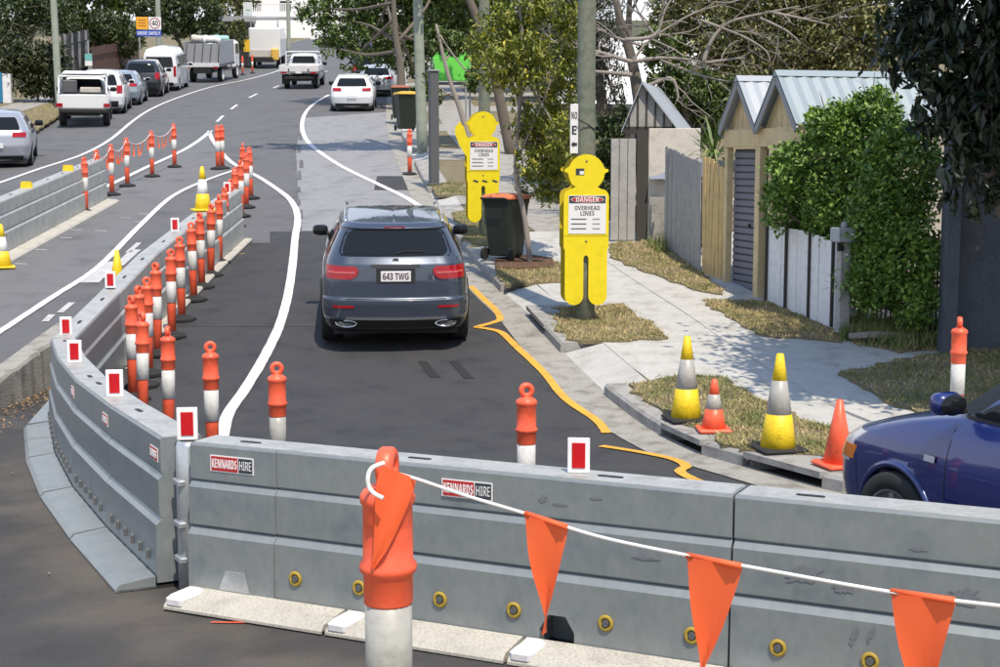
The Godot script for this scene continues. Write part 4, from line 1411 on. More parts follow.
func sign_plate(parent, name_, c, s, m):
	return put(name_, MB.new().box(c, s, Basis.IDENTITY, 0.006), m, parent)

func build_poles_and_signs():
	var p1 = P(584.7, 319, 0.16)
	pole(p1, 9.2, 0.135, M.timber_pole, "thick greenish timber pole carrying the yellow figure without raised arm")
	var z1 = Vector3(p1.x, p1.y + 0.2, p1.z + 0.15)
	warning_figure(z1, 0.02, false, "yellow human shaped overhead lines warning sign with both arms down")
	# street number blade
	var bt = thing("pole_sign", "narrow white sign with a black arrow strapped to the thick pole", "sign", Vector3(p1.x - 0.16, p1.y + 2.2, p1.z + 0.1), 0.05)
	sign_plate(bt, "plate", Vector3(0, 0.3, 0), Vector3(0.105, 0.64, 0.012), M.sign_white)
	letters("NO", 0.09, M.print_black, bt, Vector3(0, 0.47, 0.009), Basis.IDENTITY, 0.075)
	letters("E", 0.11, M.print_black, bt, Vector3(0, 0.28, 0.009), Basis.IDENTITY, 0.06)
	put("arrow", MB.new().prism(PackedVector2Array([Vector2(-0.04, 0.1), Vector2(-0.005, 0.14), Vector2(-0.005, 0.12), Vector2(0.038, 0.12), Vector2(0.038, 0.08), Vector2(-0.005, 0.08), Vector2(-0.005, 0.06)]), 0.008, 0.0105), M.print_black, bt)
	put("strap", MB.new().tube([Vector3(0.04, 0.42, 0.06), Vector3(0.16, 0.36, 0.06), Vector3(0.29, 0.28, -0.02)], 0.008, 6), M.black, bt)
	var p2 = P(484.5, 236, 0.15)
	pole(p2, 9.0, 0.11, M.timber_pole, "green timber pole behind the yellow figure with a raised arm")
	warning_figure(Vector3(p2.x - 0.02, p2.y + 0.25, p2.z + 0.14), 0.03, true, "yellow human shaped overhead lines warning sign with one arm raised")
	pole(P(422.5, 151, 0.14), 10.0, 0.155, M.pale_pole, "pale grey timber pole beside the two wheelie bins", Vector2(-0.25, 0))
	pole(P(59.5, 108, 0.14), 10.0, 0.15, M.pale_pole, "pale green pole beside the open white ute", Vector2(-0.2, 0))
	pole(W(160, 84, 82) - Vector3(0, 0.0, 0), 11.0, 0.16, M.pale_pole, "pale pole behind the orange and blue road signs")
	pole(P(289, 56), 11.0, 0.17, M.pale_pole, "slim pole standing before the white wall at the hilltop")
	# square grey post
	var g = P(434, 185, 0.14)
	var o = thing("steel_post", "dark grey square steel post with a small bracket at the kerb", "post", g, 0.35)
	put("column", MB.new().box(Vector3(0, 1.3, 0), Vector3(0.2, 2.6, 0.2), Basis.IDENTITY, 0.01), M.grey_post, o)
	put("cap_plate", MB.new().box(Vector3(0.0, 2.62, 0), Vector3(0.26, 0.04, 0.26), Basis.IDENTITY, 0.01), M.trim_grey, o)
	put("base_plate", MB.new().box(Vector3(0, 0.02, 0), Vector3(0.34, 0.04, 0.34), Basis.IDENTITY, 0.01), M.grey_post, o)
	# road work sign cluster
	var c = W(149, 40, 79)
	c.y = road_y(79) + 0.14
	o = thing("road_sign", "orange and white road work sign board over a blue strip", "sign", c, 0.12)
	for k in [-0.5, 0.5]:
		put("leg", MB.new().box(Vector3(k, 1.6, -0.05), Vector3(0.06, 3.2, 0.06)), M.trim_grey, o)
	var top = W(149, 17, 79).y - c.y
	var s = 79.0 / 1450.0
	var hgt = 12.0 * s
	var orange_panel = sign_plate(o, "orange_panel", Vector3(-0.34, top - hgt * 0.5, 0), Vector3(0.62, hgt, 0.03), flat(lin(0.75, 0.36, 0.02), 0.5))
	for k in 3:
		put("printed_line", MB.new().box(Vector3(-0.34, top - 0.16 - k * 0.15, 0.018), Vector3(0.4, 0.07, 0.004)), flat(lin(0.4, 0.15, 0.01), 0.6), orange_panel)
	var w = sign_plate(o, "speed_panel", Vector3(0.33, top - hgt * 0.5, 0), Vector3(0.66, hgt, 0.03), M.sign_white)
	var rg = MB.new()
	var rings = []
	for i in 25:
		var a = TAU * i / 24
		var r = []
		for q in [[0.24, 0.015], [0.29, 0.015], [0.29, 0.02], [0.24, 0.02]]:
			r.append(Vector3(0.33 + cos(a) * q[0], top - hgt * 0.5 + sin(a) * q[0], q[1]))
		rings.append(r)
	rg.loft(rings)
	put("red_ring", rg, flat(lin(0.3, 0.05, 0.05), 0.5), w)
	letters("40", 0.26, M.print_black, w, Vector3(0.33, top - hgt * 0.5, 0.018), Basis.IDENTITY, 0.34)
	var bl = sign_plate(o, "blue_panel", Vector3(0, top - hgt - 0.2, 0), Vector3(1.3, 0.32, 0.03), flat(lin(0.01, 0.06, 0.4), 0.5))
	letters("DRIVE SAFELY", 0.17, M.sign_white, bl, Vector3(0, top - hgt - 0.2, 0.018), Basis.IDENTITY, 1.2)
	# plain white sign on a post by the works truck
	c = P(249, 66, 0.1)
	o = thing("parking_sign", "tall pale sign of two panels on a post by the works truck", "sign", c, 0.15)
	var st = W(249, 2, -c.z).y - c.y
	put("post", MB.new().tube([Vector3.ZERO, Vector3(0, st, 0)], 0.04, 8), M.trim_grey, o)
	sign_plate(o, "upper_panel", Vector3(0, st - 0.42, 0.05), Vector3(0.62, 0.8, 0.02), flat(lin(0.5, 0.54, 0.52), 0.5))
	sign_plate(o, "lower_panel", Vector3(0, st - 1.12, 0.05), Vector3(0.58, 0.56, 0.02), flat(lin(0.42, 0.47, 0.52), 0.5))
	put("dark_print", MB.new().box(Vector3(0.03, st - 0.55, 0.063), Vector3(0.3, 0.12, 0.004)), M.trim_grey, o)
	# small green white sign in front of the brown fence
	c = W(89, 70, 66)
	c.y = road_y(66) + 0.14
	o = thing("parking_sign", "small white and teal sign behind the open white ute", "sign", c, 0.1)
	st = W(89, 54, 66).y - c.y
	put("post", MB.new().tube([Vector3.ZERO, Vector3(0, st + 0.6, 0)], 0.035, 8), M.trim_grey, o)
	sign_plate(o, "upper_panel", Vector3(0, st - 0.15, 0.04), Vector3(0.32, 0.3, 0.02), flat(lin(0.15, 0.4, 0.38), 0.5))
	sign_plate(o, "lower_panel", Vector3(0, st - 0.42, 0.04), Vector3(0.32, 0.22, 0.02), M.sign_white)

# ------------------------------------------------------------------ buildings, walls and fences
func palings(called, label, category, a, b, h, n, mats, opts = {}):
	var o = thing(called, label, category, a)
	var dirv = b - a
	dirv.y = 0
	var L = dirv.length()
	var t = dirv.normalized()
	var bs = Basis(t, Vector3.UP, t.cross(Vector3.UP))
	var slope = (b.y - a.y) / L
	var pitch = L / n
	for i in n:
		var c = t * ((i + 0.5) * pitch)
		var hh = h + rng.randf_range(-0.02, 0.02) + opts.get("rise", 0.0) * i
		var y0 = slope * (i + 0.5) * pitch
		var wob = Basis(bs.z, rng.randfn(0, opts.get("tilt", 0.006)))
		put("paling", MB.new().box(Vector3(c.x, y0 + hh * 0.5, c.z) + bs.z * rng.randf_range(-0.008, 0.008), Vector3(pitch - rng.randf_range(0.002, 0.008), hh, 0.02), wob * bs, 0.004), mats[i % mats.size()], o)
	for q in opts.get("rails", [0.3, 0.8]):
		var c = dirv * 0.5 + Vector3(0, q * h + slope * L * 0.5, 0) - bs.z * 0.035 * opts.get("back", -1.0)
		put("rail", MB.new().box(c, Vector3(L, 0.07, 0.035), Basis((dirv + Vector3(0, slope * L, 0)).normalized(), Vector3.UP, bs.z)), mats[0], o)
	return o

func build_buildings():
	var g0 = P(761, 297.6, 0.14)
	var fl = g0.y
	var g1 = W(725, 290, -g0.z + 1.3)
	var f = Vector3(g1.x - g0.x, 0, g1.z - g0.z)
	var w = f.length()
	f = f.normalized()
	var o = thing("garage", "cream twin gabled garage with a grey roller door and blue roof", "garage", g0)
	o.transform = Transform3D(Basis(-f, Vector3.UP, (-f).cross(Vector3.UP)), g0)
	var ev = 2.42
	var ap = 3.12
	var dep = 6.5
	var x0 = -w
	for k in 2:
		var a = x0 + w * k
		var b = a + w
		var mid = (a + b) * 0.5
		# gable boards
		var nb = 7
		for i in nb:
			var u0 = lerpf(a + 0.03, b - 0.03, float(i) / nb)
			var u1 = lerpf(a + 0.03, b - 0.03, float(i + 1) / nb) - 0.012
			var t0 = lerpf(ev, ap, 1.0 - absf(u0 - mid) / (w * 0.5)) - 0.03
			var t1 = lerpf(ev, ap, 1.0 - absf(u1 - mid) / (w * 0.5)) - 0.03
			var pl = PackedVector2Array([Vector2(u0, ev - 0.02), Vector2(u1, ev - 0.02), Vector2(u1, t1), Vector2(u0, t0)])
			if u0 < mid and u1 > mid:
				pl = PackedVector2Array([Vector2(u0, ev - 0.02), Vector2(u1, ev - 0.02), Vector2(u1, t1), Vector2(mid, ap - 0.03), Vector2(u0, t0)])
			put("gable_board", MB.new().prism(pl, -0.02, 0.0), M.cream, o)
		put("gable_backing", MB.new().prism(PackedVector2Array([Vector2(a + 0.02, ev), Vector2(b - 0.02, ev), Vector2(mid, ap - 0.05)]), -0.04, -0.025), M.cream, o)
		put("beam", MB.new().box(Vector3(mid, ev - 0.15, 0.03), Vector3(w - 0.012, 0.26, 0.08), Basis.IDENTITY, 0.008), M.cream, o)
		# roof
		var m = M.roof_pale if k == 0 else M.roof_blue
		for s in [-1.0, 1.0]:
			var e = Vector3(mid + s * (w * 0.5 - 0.004), ev - 0.01, 0)
			var r = Vector3(mid, ap, 0)
			var nn = Vector3(s * (ap - ev), w * 0.5, 0).normalized()
			var sheet = MB.new()
			var rows = []
			var nz = int(dep / 0.1)
			for i in nz + 1:
				var z = 0.16 - dep * i / nz
				var hgt = 0.02 + (0.018 if i % 2 == 0 else 0.0)
				rows.append([e + nn * hgt + Vector3(0, 0, z), r + nn * hgt + Vector3(0, 0, z)])
			sheet.grid(rows)
			put("roof_sheet", sheet, m, o)
			# barge board
			var bl = (r - e).length()
			put("barge_board", MB.new().box((e + r) * 0.5 + Vector3(0, -0.06, 0.14), Vector3(bl, 0.09, 0.03), Basis((r - e).normalized(), nn * s, Vector3(0, 0, s)).orthonormalized()), M.trim_grey, o)
		put("ridge_cap", MB.new().prism(PackedVector2Array([Vector2(mid - 0.09, ap - 0.03), Vector2(mid, ap + 0.055), Vector2(mid + 0.09, ap - 0.03)]), 0.17 - dep, 0.165), m, o)
	put("post", MB.new().box(Vector3(x0 + 0.06, (ev - 0.28) * 0.5, 0), Vector3(0.1, ev - 0.28, 0.1), Basis.IDENTITY, 0.006), M.cream, o)
	put("post", MB.new().box(Vector3(-0.07, (ev - 0.28) * 0.5, 0.01), Vector3(0.16, ev - 0.28, 0.12), Basis.IDENTITY, 0.006), M.cream, o)
	# roller door of slats
	var dw = w - 0.28
	var ns = 20
	var sh = put("door_frame", MB.new().box(Vector3(x0 * 0.5 - 0.02, (ev - 0.3) * 0.5, -0.11), Vector3(dw + 0.06, ev - 0.3, 0.04)), M.grey_post, o)
	for i in ns:
		var y0 = 0.06 + (ev - 0.4) * i / ns
		put("slat", MB.new().box(Vector3(x0 * 0.5 - 0.02, y0 + (ev - 0.4) / ns * 0.5, -0.075), Vector3(dw, (ev - 0.4) / ns - 0.012, 0.04), Basis.IDENTITY, 0.015), M.shutter, sh)
	put("handle", MB.new().lathe([Vector2(0.03, 0), Vector2(0.03, 0.03)], 10, Vector3(x0 * 0.42, 1.0, -0.055), Basis(Vector3(1, 0, 0), Vector3(0, 0, 1), Vector3(0, -1, 0))), M.black, sh)
	# weatherboard wall under the second gable and side walls
	for i in 16:
		put("weatherboard", MB.new().box(Vector3(w * 0.5 + 0.005, 0.07 + i * 0.134, -1.3), Vector3(w - 0.03, 0.128, 0.03), Basis(Vector3(1, 0, 0), -0.05)), M.cream, o)
	for q in [[x0 + 0.03, M.cream_wall], [w - 0.03, M.cream_wall]]:
		put("side_wall", MB.new().box(Vector3(q[0], ev * 0.5 - 0.06, -dep * 0.5 - 0.6), Vector3(0.06, ev - 0.12, dep - 1.4)), q[1], o)

	# white paling fence with dark posts
	var a = P(838, 327, 0.14) + Vector3(-0.1, 0, 0.25)
	var b = P(772, 300.5, 0.14) + Vector3(-0.1, 0, 0.1)
	var fe = palings("paling_fence", "white painted paling fence between the garage and the letterbox", "fence", a, b, 1.13, 13, [M.white_timber], {"rails": [0.2, 0.85]})
	for t in [0.02, 0.34, 0.68, 0.98]:
		var pp = (b - a) * t
		put("post", MB.new().box(pp + Vector3(0, 0.6, 0) + Vector3(-0.03, 0, 0), Vector3(0.035, 1.16, 0.05), Basis.IDENTITY, 0.005), M.dark_timber, fe)
	# letterbox on a timber post
	var lb = P(841, 329, 0.14) + Vector3(-0.09, 0, 0.42)
	var l = thing("letterbox", "pale metal letterbox on a grey timber post", "letterbox", lb, 0.25)
	put("post", MB.new().box(Vector3(0, 0.66, 0), Vector3(0.15, 1.32, 0.13), Basis.IDENTITY, 0.01), M.grey_timber, l)
	put("finial", MB.new().smooth().lathe([Vector2(0.03, 0.0), Vector2(0.05, 0.03), Vector2(0.04, 0.07), Vector2(0.01, 0.09)], 12, Vector3(0, 1.32, 0)), M.grey_timber, l)
	var bx = put("box", MB.new().box(Vector3(0.04, 1.24, 0.0), Vector3(0.36, 0.18, 0.24), Basis.IDENTITY, 0.012), M.roof_pale, l)
	put("slot", MB.new().box(Vector3(0.1, 1.24, 0.121), Vector3(0.14, 0.05, 0.006)), M.sign_white, bx)
	put("number_plate", MB.new().box(Vector3(0.0, 0.98, 0.067), Vector3(0.05, 0.06, 0.006)), M.sign_white, l)
	put("lock", MB.new().box(Vector3(-0.09, 1.1, 0.08), Vector3(0.09, 0.12, 0.04), Basis.IDENTITY, 0.01), M.black, l)
	# yellow and grey palings beyond the garage
	var y0 = g0 + f * (w + 0.02)
	var y1 = at_level(701, 272, fl)
	y1 = P(702, 273, 0.14)
	palings("paling_fence", "raw yellow timber paling fence next to the garage", "fence", Vector3(y0.x, y0.y, y0.z), y1, 1.83, 7, [M.yellow_timber], {"rails": [0.25, 0.8], "tilt": 0.02})
	var y2 = P(665, 247, 0.14)
	palings("paling_fence", "weathered grey paling fence beyond the yellow palings", "fence", y1 + Vector3(-0.02, 0, -0.03), y2, 1.72, 15, [M.grey_timber], {"rails": [0.25, 0.8]})
	# tarpaulin heap behind
	var tp = thing("tarpaulin", "blue grey tarpaulin over a heap behind the grey palings", "tarpaulin", W(690, 172, -y2.z + 0.9))
	var mb = MB.new().smooth()
	var rows = []
	for i in 9:
		var r = []
		for j in 9:
			var u = (j - 4) / 4.0
			var v = (i - 4) / 4.0
			r.append(Vector3(u * 0.75, 0.35 * (1.0 - u * u) * (1.0 - v * v) + rng.randf_range(-0.05, 0.05) - 0.1, v * 0.5))
		rows.append(r)
	mb.grid(rows)
	put("sheet", mb, flat(lin(0.2, 0.23, 0.3), 0.5), tp)
	put("heap", MB.new().box(Vector3(0, -0.7, 0), Vector3(1.0, 1.2, 0.6), Basis.IDENTITY, 0.1), M.dark_timber, tp)

	# neighbour's gabled carport with a cream wall
	var c0 = P(650, 242, 0.14)
	o = thing("carport", "small carport with a battened grey gable and cream rendered wall", "carport", c0, 0.0)
	put("rendered_wall", MB.new().box(Vector3(0.42, 1.0, -0.1), Vector3(0.9, 1.98, 0.14), Basis(Vector3.UP, -0.1), 0.01), M.cream_wall, o)
	put("wall_base", MB.new().box(Vector3(0.42, 0.4, 0.0), Vector3(0.88, 0.78, 0.08), Basis(Vector3.UP, -0.1), 0.01), M.old_concrete, o)
	put("door", MB.new().box(Vector3(-0.14, 0.98, -0.12), Vector3(0.2, 1.92, 0.06), Basis.IDENTITY, 0.005), M.dark_timber, o)
	for i in 3:
		put("screen_board", MB.new().box(Vector3(-0.33 - i * 0.15, 0.92, -0.1 + 0.03 * i), Vector3(0.142, 1.78, 0.03), Basis(Vector3.UP, 0.2), 0.004), M.grey_timber, o)
	var gt = Transform3D(Basis(Vector3.UP, -0.12), Vector3(-0.14, 2.02, -0.3))
	var gl = -0.3
	var gr = 0.62
	var gh = 0.74
	put("gable_sheet", MB.new().prism(PackedVector2Array([Vector2(gl, 0), Vector2(gr, 0), Vector2(0, gh)]), -0.04, 0.0, gt), M.grey_timber, o)
	for i in 6:
		var u = lerpf(gl, gr, (i + 0.5) / 6)
		var hh = gh * (1.0 - (u / gl if u < 0 else u / gr)) - 0.03
		put("batten", MB.new().box(gt * Vector3(u, hh * 0.5, 0.012), Vector3(0.03, hh, 0.025), gt.basis), M.dark_timber, o)
	for e in [gl - 0.06, gr + 0.06]:
		var sheet = MB.new()
		sheet.quad(gt * Vector3(e, -0.08, 0.12), gt * Vector3(0, gh + 0.05, 0.12), gt * Vector3(0.3, gh + 0.05, -2.5), gt * Vector3(e + 0.3, -0.08, -2.5))
		sheet.quad(gt * Vector3(e, -0.12, 0.12), gt * Vector3(0, gh + 0.01, 0.12), gt * Vector3(0, gh + 0.05, 0.12), gt * Vector3(e, -0.08, 0.12))
		put("roof_sheet", sheet, M.roof_pale, o)
	put("lintel", MB.new().box(gt * Vector3(0.16, -0.06, -0.05), Vector3(0.92, 0.14, 0.1), gt.basis), M.dark_timber, o)
	for q in [gl + 0.05, gr - 0.05]:
		put("post", MB.new().box(gt * Vector3(q, -1.05, -0.05), Vector3(0.09, 2.1, 0.09), gt.basis), M.dark_timber, o)
	# white roofed house
	var h0 = W(640, 150, 46)
	h0.y = road_y(46) + 0.1
	o = thing("house", "house with a bright white roof and dark eaves behind the carport", "house", h0)
	var ey = W(640, 105, 46).y - h0.y
	put("wall", MB.new().box(Vector3(0.4, ey * 0.5, -3), Vector3(5.5, ey, 6)), M.trim_grey, o)
	for k in 2:
		var wd = put("window", MB.new().box(Vector3(-1.2 + k * 2.2, ey - 1.1, 0.02), Vector3(1.2, 1.0, 0.06)), M.white, o)
		put("pane", MB.new().box(Vector3(-1.2 + k * 2.2, ey - 1.1, 0.052), Vector3(1.08, 0.88, 0.01)), M.glass, wd)
	var rf = MB.new()
	var e = [Vector3(-2.9, ey, 0.6), Vector3(3.6, ey, 0.6), Vector3(3.6, ey, -6.4), Vector3(-2.9, ey, -6.4)]
	var r0 = Vector3(-1.6, ey + 2.3, -2.9)
	var r1 = Vector3(2.0, ey + 2.3, -2.9)
	rf.quad(e[0], r0, r1, e[1])
	rf.tri(e[1], r1, e[2])
	rf.quad(e[2], r1, r0, e[3])
	rf.tri(e[3], r0, e[0])
	put("roof", rf, M.roof_white, o)
	put("gutter", MB.new().box(Vector3(0.35, ey - 0.06, 0.62), Vector3(6.5, 0.14, 0.1)), M.grey_post, o)

	# dark rendered wall under the big tree
	var wl = P(940, 352, 0.15)
	o = thing("rendered_wall", "tall dark blue grey rendered wall with a pillar under the dark tree", "wall", wl, -0.06)
	put("pillar", MB.new().box(Vector3(0.07, 1.5, 0.02), Vector3(0.16, 3.2, 0.3), Basis.IDENTITY, 0.008), M.wall_navy, o)
	put("wall_panel", MB.new().box(Vector3(2.0, 1.5, -0.2), Vector3(3.7, 3.2, 0.15), Basis.IDENTITY, 0.008), M.wall_navy, o)
	# black pool fence behind the hedge
	var pf = thing("picket_fence", "thin black steel picket fence inside the leafy hedge", "fence", P(935, 345, 0.14))
	var pe = P(778, 297, 0.14) - pf.position + Vector3(0.75, 0, 0)
	for i in 24:
		var q = pe * (i / 23.0)
		put("picket", MB.new().box(q + Vector3(0, 0.7, 0), Vector3(0.02, 1.4, 0.02)), M.black, pf)
	put("rail", MB.new().tube([Vector3(0, 1.3, 0), pe + Vector3(0, 1.3, 0)], 0.015, 6), M.black, pf)

	# white wall and railing at the hilltop
	var wz = 184.0
	var base = Vector3(-33.5, road_y(wz) - 0.2, -wz)
	o = thing("retaining_wall", "long bright white wall with a white picket railing at the hilltop", "wall", base)
	put("wall", MB.new().box(Vector3(11.5, 1.3, 0), Vector3(23, 2.9, 0.4)), M.roof_white, o)
	put("coping", MB.new().box(Vector3(11.5, 2.8, 0.05), Vector3(23.2, 0.12, 0.6)), M.trim_grey, o)
	var rail = MB.new()
	for i in 88:
		rail.box(Vector3(0.4 + i * 0.256, 3.7, 0), Vector3(0.14, 1.7, 0.05))
	rail.box(Vector3(11.5, 4.5, 0), Vector3(22.8, 0.12, 0.1))
	rail.box(Vector3(11.5, 3.1, 0), Vector3(22.8, 0.12, 0.1))
	put("railing", rail, M.roof_white, o)
	# low apron building behind it
	var hb = thing("house", "white house behind the hilltop railing", "house", Vector3(-24, road_y(190) + 2.0, -196))
	put("wall", MB.new().box(Vector3(0, 2.0, 0), Vector3(22, 4.4, 5)), M.roof_white, hb)
	for k in 5:
		var wd = put("window", MB.new().box(Vector3(-8 + k * 4.0, 2.4, 2.52), Vector3(1.6, 1.3, 0.06)), M.trim_grey, hb)
		put("pane", MB.new().box(Vector3(-8 + k * 4.0, 2.4, 2.56), Vector3(1.45, 1.15, 0.02)), M.glass, wd)

	# far side: dark carport, brown fence, grey fence, low white wall
	var cp = W(228, 52, 100)
	cp.y = road_y(100) + 0.14
	o = thing("carport", "flat dark carport with beige and red brown walls across the road", "carport", cp, 0.2)
	var ty = W(228, 20, 100).y - cp.y
	put("roof", MB.new().box(Vector3(0.3, ty, -1.5), Vector3(3.2, 0.35, 5)), M.trim_grey, o)
	put("beige_wall", MB.new().box(Vector3(-0.75, ty * 0.5, -0.5), Vector3(0.95, ty - 0.3, 0.3)), M.cream_wall, o)
	put("brick_wall", MB.new().box(Vector3(0.1, 0.8, -0.3), Vector3(0.75, 1.7, 0.3)), M.brown_fence, o)
	put("back_wall", MB.new().box(Vector3(0.5, ty * 0.5, -3.5), Vector3(2.8, ty, 0.2)), M.cream_wall, o)
	var q0 = W(62, 68, 72)
	var q1 = W(90, 66, 78)
	q0.y = road_y(72) + 0.14
	q1.y = road_y(78) + 0.3
	palings("paling_fence", "dark grey paling fence between the far hedges", "fence", q0, q1, W(75, 40, 75).y - q0.y, 12, [M.dark_timber, M.grey_timber, M.dark_timber], {})
	q0 = W(92, 70, 76)
	q1 = W(138, 66, 90)
	q0.y = road_y(76) + 0.14
	q1.y = road_y(90) + 0.14
	palings("paling_fence", "red brown paling fence behind the parked vehicles", "fence", q0, q1, W(110, 46, 83).y - road_y(83), 22, [M.brown_fence], {})
	q0 = P(0, 103, 0.14)
	o = thing("garden_wall", "low white garden wall end with a blue gate", "wall", q0 + Vector3(-0.2, 0, 0))
	put("wall", MB.new().box(Vector3(0.55, 0.6, 0), Vector3(0.35, 1.25, 0.3), Basis.IDENTITY, 0.02), M.white_rough, o)
	for i in 4:
		put("gate_board", MB.new().box(Vector3(0.3 - i * 0.16, 0.65, 0.1), Vector3(0.14, 1.25, 0.04), Basis.IDENTITY, 0.006), flat(lin(0.02, 0.16, 0.3), 0.5), o)

# ------------------------------------------------------------------ vehicles
# The body is cut into level slices; each slice is a rounded plan outline between its front and rear.
# car frame: -z is forward, y up, origin on the ground between the axles
class Car:
	var s := {}
	var lists
	func _init(spec, outer):
		s = spec
		lists = outer
	func w(y):
		return lists.smooth_list(s.width, y)
	func zr(y):
		return lists.lerp_list(s.rear, y)
	func zf(y):
		return lists.lerp_list(s.front, y)
	func half(y, z):          # half width at height y and place z (side taper towards the ends)
		var a = zf(y)
		var b = zr(y)
		var t = clampf((z - a) / maxf(b - a, 0.01), 0.0, 1.0)
		var k = 1.0 - s.get("nose", 0.06) * pow(1.0 - clampf(t / 0.45, 0.0, 1.0), 2.0) - s.get("tail", 0.05) * pow(clampf((t - 0.6) / 0.4, 0.0, 1.0), 2.0)
		return w(y) * k
	func outline(y, n_end, n_arc, n_side):
		var a = zf(y)
		var b = zr(y)
		var L = b - a
		var rr = minf(s.get("rr", 0.22), L * 0.3)
		var rf = minf(s.get("rf", 0.35), L * 0.3)
		var pts = []
		var wr = half(y, b - rr)
		var wf = half(y, a + rf)
		rr = minf(rr, wr * 0.5)
		rf = minf(rf, wf * 0.5)
		var bow_r = s.get("bow_r", 0.1)
		var bow_f = s.get("bow_f", 0.18)
		for i in n_end:
			var x = (wr - rr) * i / n_end
			pts.append(Vector2(x, b - bow_r * pow(x / wr, 2.0)))
		var cz = b - bow_r * pow((wr - rr) / wr, 2.0)
		for i in n_arc:
			var t = PI * 0.5 * i / n_arc
			pts.append(Vector2(wr - rr + rr * sin(t), cz - rr + rr * cos(t)))
		var z0 = cz - rr
		var cf = a + bow_f * pow((wf - rf) / wf, 2.0)
		var z1 = cf + rf
		for i in n_side:
			var z = lerpf(z0, z1, float(i) / n_side)
			pts.append(Vector2(lerpf(half(y, z), half(y, z), 1.0), z))
		for i in n_arc:
			var t = PI * 0.5 * i / n_arc
			pts.append(Vector2(wf - rf + rf * cos(t), cf + rf - rf * sin(t)))
		for i in n_end + 1:
			var x = (wf - rf) * (1.0 - float(i) / n_end)
			pts.append(Vector2(x, a + bow_f * pow(x / wf, 2.0)))
		return pts
	func rear_z(x, y):
		var b = zr(y)
		var rr = minf(s.get("rr", 0.22), (b - zf(y)) * 0.3)
		var wr = half(y, b - rr)
		rr = minf(rr, wr * 0.5)
		var bow = s.get("bow_r", 0.1)
		var ax = absf(x)
		if ax <= wr - rr:
			return b - bow * pow(ax / wr, 2.0)
		var cz = b - bow * pow((wr - rr) / wr, 2.0)
		var q = minf((ax - wr + rr) / rr, 1.0)
		return cz - rr + rr * sqrt(1.0 - q * q)
	func front_z(x, y):
		var a = zf(y)
		var rf = minf(s.get("rf", 0.35), (zr(y) - a) * 0.3)
		var wf = half(y, a + rf)
		rf = minf(rf, wf * 0.5)
		var bow = s.get("bow_f", 0.18)
		var ax = absf(x)
		if ax <= wf - rf:
			return a + bow * pow(ax / wf, 2.0)
		var cf = a + bow * pow((wf - rf) / wf, 2.0)
		var q = minf((ax - wf + rf) / rf, 1.0)
		return cf + rf - rf * sqrt(1.0 - q * q)
	func body(fine):
		var ys = []
		var y = s.y0
		var dy = 0.035 if fine else 0.09
		while y < s.roof:
			ys.append(y)
			y += dy
		ys.append(s.roof)
		for l in [s.front, s.rear]:
			for q in l:
				if q[0] > s.y0 and q[0] < s.roof and not ys.has(q[0]):
					ys.append(q[0])
		ys.sort()
		var n_side = 96 if fine else 34
		var rows = []
		var ra = s.get("arch", 0.37)
		var cell = 0.03 if fine else 0.05
		for yy in ys:
			var o = outline(yy, 10, 8 if fine else 5, n_side)
			var row = []
			for q in o:
				row.append(Vector3(q.x, yy, q.y))
			for i in range(o.size() - 2, 0, -1):
				row.append(Vector3(-o[i].x, yy, o[i].y))
			row.append(row[0])
			for i in row.size():
				var p = row[i]
				for wz in s.wheels:
					var dv = Vector2(p.z - wz, p.y - s.wr)
					var dist = dv.length()
					if absf(p.x) > 0.3 and dist < ra + cell:
						if dist > ra - cell:
							dv = dv.normalized() * ra
							p.z = wz + dv.x
							p.y = maxf(s.wr + dv.y, s.y0)
						else:
							p.x = signf(p.x) * (absf(p.x) - 0.24)
				row[i] = p
			rows.append(row)
		# roof: shrink the last outline with a gentle crown
		var last = rows[rows.size() - 1]
		var c = Vector3(0, s.roof, (zf(s.roof) + zr(s.roof)) * 0.5)
		for k in [0.93, 0.8, 0.55, 0.25, 0.02]:
			var row = []
			for p in last:
				var q = c + (p - c) * k
				q.y = s.roof + s.get("crown", 0.05) * (1.0 - k * k)
				row.append(q)
			rows.append(row)
		var mb = MB.new().smooth()
		for i in rows.size() - 1:
			for j in rows[i].size() - 1:
				mb.quad(rows[i][j], rows[i + 1][j], rows[i + 1][j + 1], rows[i][j + 1])
		return mb
	# panel laid on the rear or front, corners given as (y, x0, x1) rows
	func end_panel(rows_in, lift, front := false, nx := 14, skirt := 0.0):
		var mb = MB.new().smooth()
		var rows = []
		var back = []
		var sg = -1.0 if front else 1.0
		for q in rows_in:
			var r = []
			var bk = []
			for j in nx + 1:
				var x = lerpf(q[1], q[2], float(j) / nx)
				var z = front_z(x, q[0]) if front else rear_z(x, q[0])
				r.append(Vector3(x, q[0], z + sg * lift))
				bk.append(Vector3(x, q[0], z - sg * 0.01))
			rows.append(r)
			back.append(bk)
		mb.grid(rows)
		mb.smooth(false)
		var m = rows.size() - 1
		for j in nx:
			mb.quad(rows[0][j], back[0][j], back[0][j + 1], rows[0][j + 1])
			mb.quad(rows[m][j], back[m][j], back[m][j + 1], rows[m][j + 1])
		for i in m:
			mb.quad(rows[i][0], rows[i + 1][0], back[i + 1][0], back[i][0])
			mb.quad(rows[i][nx], rows[i + 1][nx], back[i + 1][nx], back[i][nx])
		return mb
	# side panel rows (y, z0, z1)
	func side_panel(rows_in, lift, sgn, nz := 10):
		var mb = MB.new().smooth()
		var rows = []
		for q in rows_in:
			var r = []
			for j in nz + 1:
				var z = lerpf(q[1], q[2], float(j) / nz)
				r.append(Vector3(sgn * (half(q[0], z) + lift), q[0], z))
			rows.append(r)
		mb.grid(rows)
		return mb

